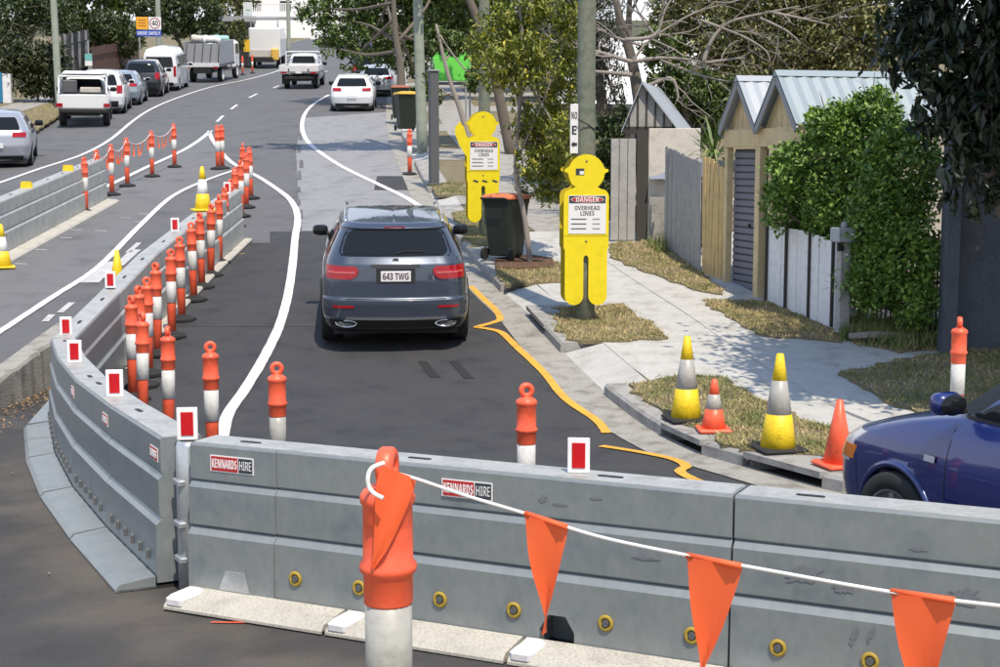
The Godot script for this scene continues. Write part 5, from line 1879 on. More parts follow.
func wheel_into(parent, x, z, r, wd, sgn, fine, rim_m, turn = 0.0):
	var o = Node3D.new()
	o.name = "wheel"
	parent.add_child(o, true)
	o.position = Vector3(x, r, z)
	o.rotation.y = turn
	var b = Basis(Vector3(0, 1, 0), Vector3(sgn, 0, 0), Vector3(0, 0, 1))
	var seg = 32 if fine else 18
	put("tyre", MB.new().smooth().lathe([Vector2(r * 0.62, -wd * 0.5), Vector2(r * 0.93, -wd * 0.5), Vector2(r, -wd * 0.38), Vector2(r, wd * 0.38), Vector2(r * 0.95, wd * 0.47), Vector2(r * 0.8, wd * 0.5), Vector2(r * 0.64, wd * 0.46), Vector2(r * 0.62, wd * 0.3)], seg, Vector3.ZERO, b), M.tyre, o)
	var rim = MB.new().smooth()
	rim.lathe([Vector2(r * 0.66, wd * 0.4), Vector2(r * 0.67, wd * 0.47), Vector2(r * 0.62, wd * 0.47), Vector2(r * 0.58, wd * 0.3), Vector2(r * 0.15, wd * 0.22), Vector2(r * 0.14, wd * 0.4), Vector2(0.01, wd * 0.43)], seg, Vector3.ZERO, b)
	var ro = put("rim", rim, M.grey_post if fine else rim_m, o)
	var n = 7 if fine else 5
	var sp = MB.new()
	for i in n:
		var a = TAU * i / n
		var dirv = Vector3(0, cos(a), sin(a))
		sp.box(Vector3(sgn * wd * 0.4, 0, 0) + dirv * r * 0.36, Vector3(0.025, r * 0.52, r * 0.15), Basis(Vector3(1, 0, 0), dirv, Vector3(1, 0, 0).cross(dirv)), 0.006)
	put("spokes", sp, rim_m, ro)
	return o

func arch_lips(o, c, sp, m):
	for z in sp.wheels:
		for sg in [-1.0, 1.0]:
			var pts = []
			for i in 23:
				var a = lerpf(-0.25, PI + 0.25, i / 22.0)
				var y = maxf(sp.wr + sin(a) * (sp.arch + 0.004), sp.y0 + 0.01)
				var zz = z + cos(a) * (sp.arch + 0.004)
				pts.append(Vector3(sg * (c.half(y, zz) - 0.004), y, zz))
			put("arch_lip", MB.new().smooth().tube(pts, 0.024, 8), m, o)

func mirrors(o, x, y, z, m, sc = 1.0):
	for sg in [-1.0, 1.0]:
		var mb = MB.new().smooth()
		var rings = []
		for q in [[0.0, 0.45], [0.02, 0.85], [0.07, 1.0], [0.13, 0.9], [0.17, 0.55], [0.18, 0.1]]:
			var r = []
			for k in 14:
				var t = -TAU * k / 14
				r.append(Vector3(sg * (x + 0.12 * sc) + signf(cos(t)) * pow(absf(cos(t)), 0.6) * 0.12 * sc * q[1], y + signf(sin(t)) * pow(absf(sin(t)), 0.6) * 0.085 * sc * q[1], z + (0.07 - q[0]) * sc))
			rings.append(r)
		mb.loft(rings, true, true)
		var mm = put("mirror", mb, m, o)
		put("mirror_glass", MB.new().smooth().lathe([Vector2(0.06, 0), Vector2(0.058, 0.004)], 16, Vector3(sg * (x + 0.12 * sc), y, z + 0.072 * sc), Basis(Vector3(1.7, 0, 0), Vector3(0, 0, 1), Vector3(0, -1.1, 0))), M.glass, mm)
		put("mirror_arm", MB.new().box(Vector3(sg * (x + 0.01), y - 0.05, z), Vector3(0.12, 0.04, 0.06), Basis.IDENTITY, 0.01), M.black, mm)

func rows_between(y0, y1, l0, r0, l1, r1, n = 6, round_ = 0.0):
	var o = []
	for i in n + 1:
		var t = float(i) / n
		var e = 0.0
		if round_ > 0.0:
			e = round_ * (pow(absf(t - 0.5) * 2.0, 6.0))
		o.append([lerpf(y0, y1, t), lerpf(l0, l1, t) + e, lerpf(r0, r1, t) - e])
	return o

func plate(o, c, z, y, text, wd = 0.37, hgt = 0.13):
	var p = put("number_plate", MB.new().box(Vector3(0, y, z), Vector3(wd, hgt, 0.012), Basis.IDENTITY, 0.004), M.sign_white, o)
	if text:
		letters(text, hgt * 0.62, M.print_red if false else flat(lin(0.09, 0.03, 0.05), 0.5), p, Vector3(0, y, z + 0.0075), Basis.IDENTITY, wd * 0.86)
	return p

# ordinary passenger car seen small
func small_car(called, label, at, turn, spec, pm, opts = {}):
	var o = thing(called, label, opts.get("cat", "car"), at, turn, opts.get("group", "parked vehicles"))
	var c = Car.new(spec, self)
	put("body", c.body(false), pm, o)
	put("underbody", MB.new().box(Vector3(0, spec.y0 - 0.02, 0), Vector3(spec.width[2][1] * 1.7, 0.1, (spec.rear[1][1] - spec.front[1][1]) * 0.93)), M.black, o)
	var rw = spec.rw
	put("rear_window", c.end_panel(rows_between(rw[0], rw[1], -rw[2], rw[2], -rw[3], rw[3], 6, 0.03), 0.012), M.glass, o)
	var ws = spec.ws
	put("windscreen", c.end_panel(rows_between(ws[0], ws[1], -ws[2], ws[2], -ws[3], ws[3], 6), 0.012, true), M.glass, o)
	for sg in [-1.0, 1.0]:
		for wd in spec.sidewin:
			put("side_window", c.side_panel(rows_between(wd[0], wd[1], wd[2], wd[3], wd[4], wd[5], 5), 0.012, sg), M.glass, o)
		var tl = spec.tl
		var x0 = tl[2] if sg > 0 else -tl[3]
		var x1 = tl[3] if sg > 0 else -tl[2]
		put("tail_light", c.end_panel(rows_between(tl[0], tl[1], x0, x1, x0, x1, 4), 0.016, false, 10), M.tail_red, o)
		put("headlight", c.end_panel(rows_between(0.62, 0.74, 0.45 if sg > 0 else -0.72, 0.72 if sg > 0 else -0.45, 0.45 if sg > 0 else -0.72, 0.72 if sg > 0 else -0.45, 3), 0.012, true, 6), M.lamp_clear, o)
	var pz = c.rear_z(0, spec.plate)
	put("bumper_strip", c.end_panel(rows_between(spec.bump[0], spec.bump[1], -0.66, 0.66, -0.68, 0.68, 3), 0.014), M.black, o)
	plate(o, c, pz + 0.02, spec.plate, opts.get("plate", ""))
	for z in spec.wheels:
		for sg in [-1.0, 1.0]:
			wheel_into(o, sg * (spec.width[2][1] - 0.12), z, spec.wr, 0.2, sg, false, M.alloy)
	mirrors(o, spec.width[3][1] - 0.02, spec.belt + 0.02, spec.mirror, opts.get("mirror_m", pm))
	return o

func hatch_spec():
	return {"y0": 0.2, "roof": 1.42, "crown": 0.05, "wr": 0.31, "arch": 0.36, "wheels": [-1.3, 1.3], "nose": 0.09, "tail": 0.07, "rr": 0.25, "bow_r": 0.12,
		"width": [[0.2, 0.82], [0.35, 0.87], [0.6, 0.9], [0.9, 0.88], [1.05, 0.82], [1.3, 0.68], [1.42, 0.58]],
		"rear": [[0.2, 1.95], [0.35, 2.08], [0.6, 2.12], [0.85, 2.07], [0.98, 2.0], [1.32, 1.68], [1.42, 1.5]],
		"front": [[0.2, -2.0], [0.4, -2.12], [0.6, -2.1], [0.75, -1.95], [0.85, -1.5], [0.94, -1.0], [1.3, -0.3], [1.42, 0.1]],
		"rw": [1.02, 1.33, 0.62, 0.5], "ws": [0.97, 1.34, 0.66, 0.54], "belt": 0.97, "mirror": -0.75, "plate": 0.62, "bump": [0.24, 0.34],
		"tl": [0.84, 0.96, 0.42, 0.76], "sidewin": [[0.98, 1.32, -0.72, 0.35, -0.3, 0.3], [0.98, 1.3, 0.42, 1.5, 0.38, 1.2]]}

func wagon_spec():
	return {"y0": 0.24, "roof": 1.66, "crown": 0.05, "wr": 0.35, "arch": 0.41, "wheels": [-1.35, 1.35], "nose": 0.08, "tail": 0.05, "rr": 0.22, "bow_r": 0.1,
		"width": [[0.24, 0.84], [0.4, 0.9], [0.7, 0.93], [1.0, 0.9], [1.2, 0.84], [1.5, 0.72], [1.66, 0.62]],
		"rear": [[0.24, 2.1], [0.4, 2.24], [0.7, 2.27], [1.0, 2.22], [1.12, 2.17], [1.54, 1.95], [1.66, 1.8]],
		"front": [[0.24, -2.1], [0.45, -2.25], [0.7, -2.24], [0.9, -2.05], [1.0, -1.6], [1.1, -1.05], [1.5, -0.4], [1.66, 0.0]],
		"rw": [1.15, 1.56, 0.66, 0.54], "ws": [1.13, 1.55, 0.7, 0.56], "belt": 1.12, "mirror": -0.8, "plate": 0.85, "bump": [0.3, 0.55],
		"tl": [0.85, 1.15, 0.62, 0.83], "sidewin": [[1.14, 1.52, -0.78, 0.3, -0.35, 0.25], [1.14, 1.52, 0.38, 1.2, 0.35, 1.1], [1.16, 1.5, 1.28, 1.95, 1.2, 1.75]]}

func van_spec():
	return {"y0": 0.25, "roof": 2.05, "crown": 0.16, "wr": 0.34, "arch": 0.4, "wheels": [-1.55, 1.35], "nose": 0.05, "tail": 0.02, "rr": 0.14, "bow_r": 0.05, "bow_f": 0.2,
		"width": [[0.25, 0.82], [0.4, 0.86], [0.7, 0.86], [1.1, 0.86], [1.3, 0.85], [1.8, 0.77], [2.05, 0.66]],
		"rear": [[0.25, 2.3], [0.4, 2.42], [0.8, 2.42], [1.2, 2.4], [1.8, 2.33], [2.05, 2.2]],
		"front": [[0.25, -2.35], [0.5, -2.45], [0.9, -2.4], [1.1, -2.2], [1.75, -1.55], [2.05, -1.1]],
		"rw": [1.2, 1.7, 0.7, 0.64], "ws": [1.15, 1.75, 0.72, 0.62], "belt": 1.15, "mirror": -1.9, "plate": 0.8, "bump": [0.28, 0.45],
		"tl": [0.75, 1.25, 0.7, 0.82], "sidewin": [[1.2, 1.72, -1.85, -1.05, -1.4, -1.0], [1.2, 1.72, -0.9, 0.5, -0.9, 0.5], [1.2, 1.72, 0.65, 2.05, 0.65, 2.0]]}

func cab_spec():      # cab of a utility, cut off behind the seats
	return {"y0": 0.4, "roof": 1.68, "crown": 0.04, "wr": 0.36, "arch": 0.42, "wheels": [-1.55, 1.5], "nose": 0.08, "tail": 0.0, "rr": 0.12, "bow_r": 0.02,
		"width": [[0.4, 0.8], [0.5, 0.85], [0.7, 0.87], [1.0, 0.86], [1.15, 0.82], [1.5, 0.7], [1.68, 0.6]],
		"rear": [[0.4, 0.35], [0.9, 0.35], [1.15, 0.34], [1.6, 0.26], [1.68, 0.18]],
		"front": [[0.4, -2.3], [0.55, -2.42], [0.8, -2.4], [0.95, -2.2], [1.05, -1.75], [1.13, -1.25], [1.55, -0.75], [1.68, -0.45]],
		"rw": [1.2, 1.58, 0.62, 0.55], "ws": [1.15, 1.58, 0.7, 0.58], "belt": 1.13, "mirror": -0.95, "plate": 0.8, "bump": [0.42, 0.5],
		"tl": [0.7, 0.72, 0.6, 0.62], "sidewin": [[1.16, 1.56, -0.95, 0.2, -0.6, 0.15]]}

func ute(called, label, at, turn, pm, style, group):
	var o = thing(called, label, "ute", at, turn, group)
	var sp = cab_spec()
	var c = Car.new(sp, self)
	put("cab", c.body(false), pm, o)
	put("rear_window", c.end_panel(rows_between(1.2, 1.58, -0.62, 0.62, -0.54, 0.54, 4, 0.03), 0.012), M.glass, o)
	put("windscreen", c.end_panel(rows_between(1.15, 1.58, -0.68, 0.68, -0.56, 0.56, 4), 0.012, true), M.glass, o)
	for sg in [-1.0, 1.0]:
		put("side_window", c.side_panel(rows_between(1.16, 1.54, -0.95, 0.2, -0.6, 0.15, 4), 0.012, sg), M.glass, o)
	for z in [-1.55, 1.5]:
		for sg in [-1.0, 1.0]:
			wheel_into(o, sg * 0.75, z, 0.36, 0.24, sg, false, M.alloy)
	put("chassis", MB.new().box(Vector3(0, 0.55, 1.1), Vector3(1.1, 0.25, 3.0)), M.black, o)
	put("step_bumper", MB.new().box(Vector3(0, 0.58, 2.62), Vector3(1.5, 0.14, 0.1), Basis.IDENTITY, 0.02), M.black, o)
	if style == "tray":
		put("tray_floor", MB.new().box(Vector3(0, 0.88, 1.55), Vector3(1.98, 0.1, 2.3)), M.alloy, o)
		put("tailboard", MB.new().box(Vector3(0, 1.06, 2.68), Vector3(1.98, 0.3, 0.05), Basis.IDENTITY, 0.01), M.white_rough, o)
		for sg in [-1.0, 1.0]:
			put("side_board", MB.new().box(Vector3(sg * 0.97, 1.06, 1.55), Vector3(0.05, 0.3, 2.25), Basis.IDENTITY, 0.01), M.white_rough, o)
			put("mudflap", MB.new().box(Vector3(sg * 0.75, 0.5, 2.15), Vector3(0.34, 0.5, 0.03)), M.black, o)
			put("tail_light", MB.new().box(Vector3(sg * 0.75, 0.85, 2.72), Vector3(0.3, 0.08, 0.03)), M.tail_red, o)
			put("tray_latch", MB.new().box(Vector3(sg * 0.5, 0.98, 2.715), Vector3(0.06, 0.14, 0.02)), M.black, o)
		put("headboard_frame", MB.new().tube([Vector3(-0.9, 0.9, 0.45), Vector3(-0.9, 1.75, 0.45), Vector3(-0.8, 1.82, 0.45), Vector3(0.8, 1.82, 0.45), Vector3(0.9, 1.75, 0.45), Vector3(0.9, 0.9, 0.45)], 0.035, 8), M.white_rough, o)
		for y in [1.2, 1.62]:
			put("headboard_bar", MB.new().tube([Vector3(-0.9, y, 0.45), Vector3(0.9, y, 0.45)], 0.02, 6), M.white_rough, o)
		plate(o, c, 2.72, 0.86, "", 0.3, 0.1)
	else:
		# well body with an open canopy full of gear
		put("tailgate", MB.new().box(Vector3(0, 0.92, 2.55), Vector3(1.62, 0.5, 0.07), Basis.IDENTITY, 0.03), pm, o)
		for sg in [-1.0, 1.0]:
			put("bed_side", MB.new().box(Vector3(sg * 0.83, 0.92, 1.45), Vector3(0.09, 0.52, 2.2), Basis.IDENTITY, 0.03), pm, o)
			put("canopy_side", MB.new().prism(PackedVector2Array([Vector2(0.42, 1.2), Vector2(2.55, 1.2), Vector2(2.3, 1.66), Vector2(2.1, 1.76), Vector2(0.42, 1.76)]), -0.025, 0.025, Transform3D(Basis(Vector3(0, 0, 1), Vector3(0, 1, 0), Vector3(-1, 0, 0)), Vector3(sg * 0.8, 0, 0))), pm, o)
			put("tail_light", MB.new().box(Vector3(sg * 0.8, 0.8, 2.6), Vector3(0.22, 0.12, 0.04)), M.tail_red, o)
		put("canopy_roof", MB.new().box(Vector3(0, 1.77, 1.3), Vector3(1.6, 0.06, 1.9), Basis.IDENTITY, 0.025), pm, o)
		put("bed_floor", MB.new().box(Vector3(0, 0.7, 1.45), Vector3(1.6, 0.06, 2.2)), M.black, o)
		put("roof_rack", MB.new().box(Vector3(0, 1.86, 1.2), Vector3(1.4, 0.04, 1.5), Basis.IDENTITY, 0.01), M.white_rough, o)
		put("fridge_box", MB.new().box(Vector3(-0.45, 1.42, 2.1), Vector3(0.5, 0.45, 0.4), Basis.IDENTITY, 0.03), M.grey_post, o)
		put("tool_box", MB.new().box(Vector3(0.25, 1.3, 2.0), Vector3(0.7, 0.18, 0.5), Basis.IDENTITY, 0.02), M.cream_wall, o)
		put("bumper", MB.new().box(Vector3(0, 0.6, 2.62), Vector3(1.66, 0.18, 0.14), Basis.IDENTITY, 0.04), M.black, o)
	mirrors(o, 0.84, 1.15, -0.95, M.black)
	return o

func build_cars():
	# ---- dark grey wagon
	var sp = {"y0": 0.24, "roof": 1.54, "crown": 0.035, "wr": 0.36, "arch": 0.42, "wheels": [-1.42, 1.45], "nose": 0.1, "tail": 0.06, "rr": 0.3, "rf": 0.4, "bow_r": 0.13,
		"width": [[0.24, 0.87], [0.34, 0.915], [0.5, 0.945], [0.75, 0.945], [0.95, 0.925], [1.1, 0.88], [1.2, 0.835], [1.4, 0.735], [1.49, 0.69], [1.54, 0.63]],
		"rear": [[0.24, 2.16], [0.3, 2.24], [0.42, 2.30], [0.62, 2.31], [0.665, 2.305], [0.68, 2.255], [0.72, 2.25], [0.88, 2.235], [1.06, 2.21], [1.09, 2.2], [1.16, 2.14], [1.22, 2.08], [1.48, 1.82], [1.49, 1.85], [1.54, 1.76]],
		"front": [[0.24, -2.1], [0.45, -2.3], [0.7, -2.3], [0.9, -2.1], [1.0, -1.6], [1.08, -1.1], [1.43, -0.45], [1.54, -0.1]]}
	var c = Car.new(sp, self)
	var pm = paint(0.055, 0.07, 0.1, 1.0, 0.5)
	var at = P(396.5, 355)
	var o = thing("dark_wagon", "dark grey wagon driving up the open lane", "car", Vector3.ZERO)
	put("body", c.body(true), pm, o)
	put("underbody", MB.new().box(Vector3(0, 0.25, 0), Vector3(1.55, 0.1, 4.1)), M.black, o)
	put("rear_window", c.end_panel(rows_between(1.2, 1.465, -0.67, 0.67, -0.575, 0.575, 8, 0.05), 0.01), M.glass, o)
	put("rear_screen_frame", c.end_panel(rows_between(1.18, 1.475, -0.72, 0.72, -0.61, 0.61, 8, 0.05), 0.004), M.black_gloss, o)
	put("windscreen", c.end_panel(rows_between(1.1, 1.46, -0.74, 0.74, -0.6, 0.6, 6), 0.012, true), M.glass, o)
	for sg in [-1.0, 1.0]:
		put("side_window", c.side_panel(rows_between(1.12, 1.46, -0.85, 0.2, -0.35, 0.15, 6), 0.008, sg), M.glass, o)
		put("side_window", c.side_panel(rows_between(1.12, 1.46, 0.27, 1.2, 0.23, 1.1, 6), 0.008, sg), M.glass, o)
		put("side_window", c.side_panel(rows_between(1.14, 1.45, 1.26, 1.75, 1.16, 1.5, 6), 0.008, sg), M.glass, o)
		put("side_trim", c.side_panel(rows_between(1.485, 1.5, -0.35, 1.5, -0.35, 1.5, 2), 0.012, sg), M.chrome, o)
		# tail light: wraps round the corner, tapering inwards
		var rr = []
		for i in 7:
			var t = i / 6.0
			var y = lerpf(0.915, 1.07, t)
			var inner = lerpf(0.49, 0.47, t) + 0.06 * pow(absf(t - 0.5) * 2.0, 3.0) - 0.03 * t
			var outer = minf(0.855, c.half(y, c.zr(y) - 0.3) - 0.01)
			rr.append([y, inner if sg > 0 else -outer, outer if sg > 0 else -inner])
		var tl = put("tail_light", c.end_panel(rr, 0.02, false, 20), M.tail_red, o)
		put("light_bar", c.end_panel(rows_between(0.985, 1.005, 0.5 if sg > 0 else -0.84, 0.84 if sg > 0 else -0.5, 0.5 if sg > 0 else -0.84, 0.84 if sg > 0 else -0.5, 2), 0.026, false, 14), flat(lin(0.5, 0.1, 0.1), 0.1), tl)
		put("reflector", c.end_panel(rows_between(0.565, 0.595, 0.52 if sg > 0 else -0.78, 0.78 if sg > 0 else -0.52, 0.52 if sg > 0 else -0.78, 0.78 if sg > 0 else -0.52, 2), 0.008, false, 8), M.tail_red, o)
		# exhaust surround
		var ex = MB.new().smooth()
		var rings = []
		var xc = sg * 0.615
		var zc = c.rear_z(xc, 0.37)
		for i in 25:
			var a = TAU * i / 24
			var r = []
			for q in [[1.0, 0.0], [1.0, 0.03], [0.86, 0.03], [0.82, 0.0]]:
				r.append(Vector3(xc + cos(a) * 0.135 * q[0], 0.365 + sin(a) * 0.048 * q[0] * (1.0 if q[0] > 0.9 else 0.8), zc + q[1] + 0.004 - 0.07 * absf(cos(a)) * (1.0 if cos(a) * sg > 0 else 0.0)))
			rings.append(r)
		ex.loft(rings)
		var exo = put("exhaust_tip", ex, M.chrome, o)
		put("exhaust_hole", MB.new().prism(PackedVector2Array(circle_pts(Vector2.ZERO, 1.0, 0, TAU * 23 / 24, 23)), -0.02, 0.006, Transform3D(Basis(Vector3(0.11, 0, 0), Vector3(0, 0.036, 0), Vector3(0, 0, 1)), Vector3(xc, 0.365, zc - 0.0))), M.grey_post, exo)
		put("roof_rail", MB.new().smooth().tube(smooth_path([Vector3(sg * 0.61, 1.53, 1.5), Vector3(sg * 0.62, 1.575, 1.38), Vector3(sg * 0.63, 1.59, 0.6), Vector3(sg * 0.62, 1.58, -0.1), Vector3(sg * 0.6, 1.53, -0.3)], 4), 0.016, 8), M.chrome, o)
	put("chrome_strip", c.end_panel(rows_between(0.42, 0.446, -0.62, 0.62, -0.62, 0.62, 2), 0.014, false, 24), M.chrome, o)
	put("lower_skirt", c.end_panel(rows_between(0.25, 0.418, -0.86, 0.86, -0.88, 0.88, 5), 0.005, false, 24), M.black, o)
	put("bumper_crease", c.end_panel(rows_between(0.668, 0.676, -0.62, 0.62, -0.62, 0.62, 1), 0.004, false, 20), M.black, o)
	put("handle_strip", c.end_panel(rows_between(1.062, 1.095, -0.3, 0.3, -0.3, 0.3, 2), 0.006, false, 12), M.black, o)
	put("plate_recess", c.end_panel(rows_between(0.87, 1.05, -0.24, 0.24, -0.24, 0.24, 2), 0.005, false, 6), M.black, o)
	plate(o, c, c.rear_z(0, 0.96) + 0.018, 0.955, "643 TWG", 0.37, 0.13)
	put("emblem", MB.new().smooth().lathe([Vector2(0.04, 0), Vector2(0.04, 0.01), Vector2(0.032, 0.012), Vector2(0.03, 0.006), Vector2(0.004, 0.008)], 18, Vector3(0, 1.14, c.rear_z(0, 1.14) + 0.002), Basis(Vector3(1, 0, 0), Vector3(0, -0.3, 0.95), Vector3(0, -0.95, -0.3))), M.chrome, o)
	put("wiper", MB.new().tube([Vector3(0.0, 1.215, c.rear_z(0, 1.215) + 0.02), Vector3(0.12, 1.24, c.rear_z(0.12, 1.24) + 0.022), Vector3(0.36, 1.235, c.rear_z(0.36, 1.235) + 0.02)], 0.009, 6), M.black, o)
	put("brake_lamp", MB.new().box(Vector3(0, 1.505, c.rear_z(0, 1.505) + 0.005), Vector3(0.26, 0.014, 0.02)), M.tail_red, o)
	put("roof_aerial", MB.new().prism(PackedVector2Array([Vector2(0, 0), Vector2(0.16, 0), Vector2(0.02, 0.06)]), -0.015, 0.015, Transform3D(Basis(Vector3(0, 0, -1), Vector3(0, 1, 0), Vector3(1, 0, 0)), Vector3(0, 1.555, 1.5))), pm, o)
	for z in sp.wheels:
		for sg in [-1.0, 1.0]:
			wheel_into(o, sg * 0.81, z, 0.36, 0.255, sg, true, M.alloy)
			put("wheel_well", MB.new().lathe([Vector2(0.4, 0), Vector2(0.4, 0.02)], 24, Vector3(sg * 0.66, 0.36, z), Basis(Vector3(0, 1, 0), Vector3(sg, 0, 0), Vector3(0, 0, 1))), M.black, o)
	arch_lips(o, c, sp, M.black)
	mirrors(o, 0.88, 1.13, -0.55, M.black_gloss, 0.9)
	var yaw = deg_to_rad(5.5)
	o.transform = slope_frame(at, yaw, 2.3)

	# ---- blue sedan
	sp = {"y0": 0.2, "roof": 1.6044, "crown": 0.05, "wr": 0.33, "arch": 0.375, "wheels": [-1.3, 1.32], "nose": 0.2, "tail": 0.1, "rr": 0.3, "rf": 0.42, "bow_r": 0.12, "bow_f": 0.22,
		"width": [[0.2, 0.8], [0.28, 0.845], [0.5055, 0.868], [0.783, 0.868], [0.9717, 0.845], [1.0827, 0.81], [1.1937, 0.77], [1.4823, 0.64], [1.6044, 0.55]],
		"rear": [[0.2, 2.1], [0.4, 2.2], [0.894, 2.18], [1.0827, 2.0], [1.1604, 1.5], [1.4934, 0.95], [1.6044, 0.75]],
		"front": [[0.2, -2.0], [0.32, -2.1], [0.5055, -2.16], [0.6831, -2.15], [0.783, -2.1], [0.8607, -1.98], [0.9273, -1.78], [0.9939, -1.55], [1.0494, -1.3], [1.0827, -1.12], [1.4934, -0.45], [1.6044, -0.12]]}
	c = Car.new(sp, self)
	pm = paint(0.007, 0.02, 0.135, 1.0, 0.15)
	o = thing("blue_sedan", "dark blue sedan parked at the kerb behind the front barrier", "car", Vector3.ZERO)
	put("body", c.body(true), pm, o)
	put("underbody", MB.new().box(Vector3(0, 0.22, 0), Vector3(1.2, 0.1, 3.2)), M.black, o)
	put("windscreen", c.end_panel(rows_between(1.0994, 1.5267, -0.66, 0.66, -0.5, 0.5, 8), 0.008, true, 16), M.glass, o)
	put("rear_window", c.end_panel(rows_between(1.1937, 1.5156, -0.66, 0.66, -0.54, 0.54, 6), 0.01), M.glass, o)
	for sg in [-1.0, 1.0]:
		put("side_window", c.side_panel(rows_between(1.1104, 1.5045, -0.92, 0.2, -0.36, 0.16, 8), 0.006, sg), M.glass, o)
		put("side_window", c.side_panel(rows_between(1.1104, 1.5045, 0.28, 1.2, 0.24, 0.85, 8), 0.006, sg), M.glass, o)
		put("window_sill", c.side_panel(rows_between(1.0882, 1.1071, -0.8, 1.25, -0.79, 1.24, 2), 0.01, sg, 20), M.black, o)
		put("rub_strip", c.side_panel(rows_between(0.5277, 0.5887, -0.85, 0.95, -0.85, 0.95, 3), 0.016, sg, 30), pm, o)
		put("door_seam", c.side_panel(rows_between(0.26, 1.0716, -0.83, -0.824, -0.83, -0.824, 12), 0.002, sg, 1), M.black, o)
		put("bumper_seam", c.side_panel(rows_between(0.3, 0.7, -1.69, -1.685, -1.74, -1.735, 8), 0.002, sg, 1), M.black, o)
		put("indicator", c.side_panel(rows_between(0.7941, 0.833, -1.02, -0.92, -1.02, -0.92, 2), 0.012, sg, 4), M.lamp_clear, o)
		var rr = []
		for i in 7:
			var t = i / 6.0
			var y = lerpf(0.6387, 0.8607, t)
			var wf = c.half(y, c.zf(y) + 0.4) - 0.012
			rr.append([y, 0.36 if sg > 0 else -wf, wf if sg > 0 else -0.36])
		var hl = put("headlight", c.end_panel(rr, 0.012, true, 18), M.lamp_clear, o)
		var ra = []
		for i in 5:
			var t = i / 4.0
			var y = lerpf(0.6609, 0.8496, t)
			var wf = c.half(y, c.zf(y) + 0.4) - 0.002
			ra.append([y, wf - 0.05 if sg > 0 else -wf, wf if sg > 0 else -wf + 0.05])
		put("turn_signal", c.end_panel(ra.slice(0, 3), 0.02, true, 10), M.amber, hl)
	put("grille", c.end_panel(rows_between(0.6165, 0.7719, -0.32, 0.32, -0.34, 0.34, 3), 0.012, true, 10), M.black, o)
	put("lower_grille", c.end_panel(rows_between(0.26, 0.4, -0.55, 0.55, -0.55, 0.55, 3), 0.01, true, 12), M.black, o)
	for z in sp.wheels:
		for sg in [-1.0, 1.0]:
			wheel_into(o, sg * 0.745, z, 0.33, 0.21, sg, true, M.alloy, 0.0)
			put("wheel_well", MB.new().lathe([Vector2(0.34, 0), Vector2(0.34, 0.02)], 24, Vector3(sg * 0.6, 0.33, z), Basis(Vector3(0, 1, 0), Vector3(sg, 0, 0), Vector3(0, 0, 1))), M.black, o)
	arch_lips(o, c, sp, pm)
	mirrors(o, 0.8, 1.19, -0.78, pm, 0.85)
	put("steering_wheel", MB.new().smooth().lathe([Vector2(0.17, 0.0), Vector2(0.185, 0.015), Vector2(0.17, 0.03), Vector2(0.155, 0.015)], 20, Vector3(0.36, 1.06, -0.2), Basis(Vector3(1, 0, 0), 1.2)), M.black, o)
	# place by its front wheel
	var hd = deg_to_rad(27.0)
	var b = Basis(Vector3.UP, hd)
	var wheel_at = W(895, 519, 9.1)
	o.transform = Transform3D(b, Vector3(wheel_at.x, road_y(9.1), wheel_at.z) - b * Vector3(-0.8, 0, -1.3))

	# ---- parked and moving vehicles up the hill
	var white = paint(0.72, 0.73, 0.74, 0.8, 0.0)
	var silver = paint(0.5, 0.52, 0.55, 1.0, 0.4)
	var grp = "vehicles parked along the house side"
	o = small_car("white_hatchback", "white hatchback parked behind the line of cars near the bins", Vector3.ZERO, 0, hatch_spec(), white, {"group": grp, "mirror_m": M.black_gloss})
	o.transform = slope_frame(P(352, 112), deg_to_rad(3.0), 2.1)
	o = small_car("silver_hatchback", "pale silver car parked between the white hatchback and the black wagon", Vector3.ZERO, 0, hatch_spec(), silver, {"group": grp, "mirror_m": M.black_gloss})
	o.transform = slope_frame(Vector3(-5.75, road_y(68.5), -68.5), deg_to_rad(3.5), 2.1)
	o = small_car("black_wagon", "black wagon parked in front of the pale silver car", Vector3.ZERO, 0, wagon_spec(), paint(0.015, 0.017, 0.02, 1.0, 0.2), {"group": grp})
	o.transform = slope_frame(Vector3(-6.9, road_y(77), -77), deg_to_rad(3.5), 2.2)
	o = ute("blue_ute", "bright blue ute parked under the overhanging tree", Vector3.ZERO, 0, paint(0.01, 0.03, 0.3, 1.0, 0.2), "well", grp)
	o.transform = slope_frame(Vector3(-7.6, road_y(92), -92), deg_to_rad(3.0), 2.6)
	var gl = "vehicles parked across the road"
	o = small_car("silver_hatchback", "silver hatchback on the far lane beside the white edge line", Vector3.ZERO, 0, hatch_spec(), paint(0.36, 0.38, 0.42, 1.0, 0.4), {"group": gl, "mirror_m": M.black_gloss})
	o.transform = slope_frame(P(-3, 169), deg_to_rad(15.0), 2.1)
	o = ute("white_ute", "white ute with an open canopy full of gear beside the pale green pole", Vector3.ZERO, 0, white, "well", gl)
	o.transform = slope_frame(P(84, 128), deg_to_rad(13.5), 2.6)
	o = small_car("white_van", "white parcel van parked in front of the open white ute", Vector3.ZERO, 0, wagon_spec(), white, {"group": gl, "cat": "van"})
	o.transform = slope_frame(P(101, 115), deg_to_rad(10.0), 2.3)
	o = small_car("silver_hatchback", "grey hatchback parked between the white van and black wagon", Vector3.ZERO, 0, hatch_spec(), paint(0.3, 0.36, 0.4, 1.0, 0.4), {"group": gl})
	o.transform = slope_frame(P(119, 106), deg_to_rad(8.0), 2.1)
	o = small_car("black_wagon", "black four wheel drive parked behind the high roofed white van", Vector3.ZERO, 0, wagon_spec(), paint(0.012, 0.014, 0.018, 1.0, 0.2), {"group": gl})
	o.transform = slope_frame(P(142, 97.5), deg_to_rad(7.5), 2.2)
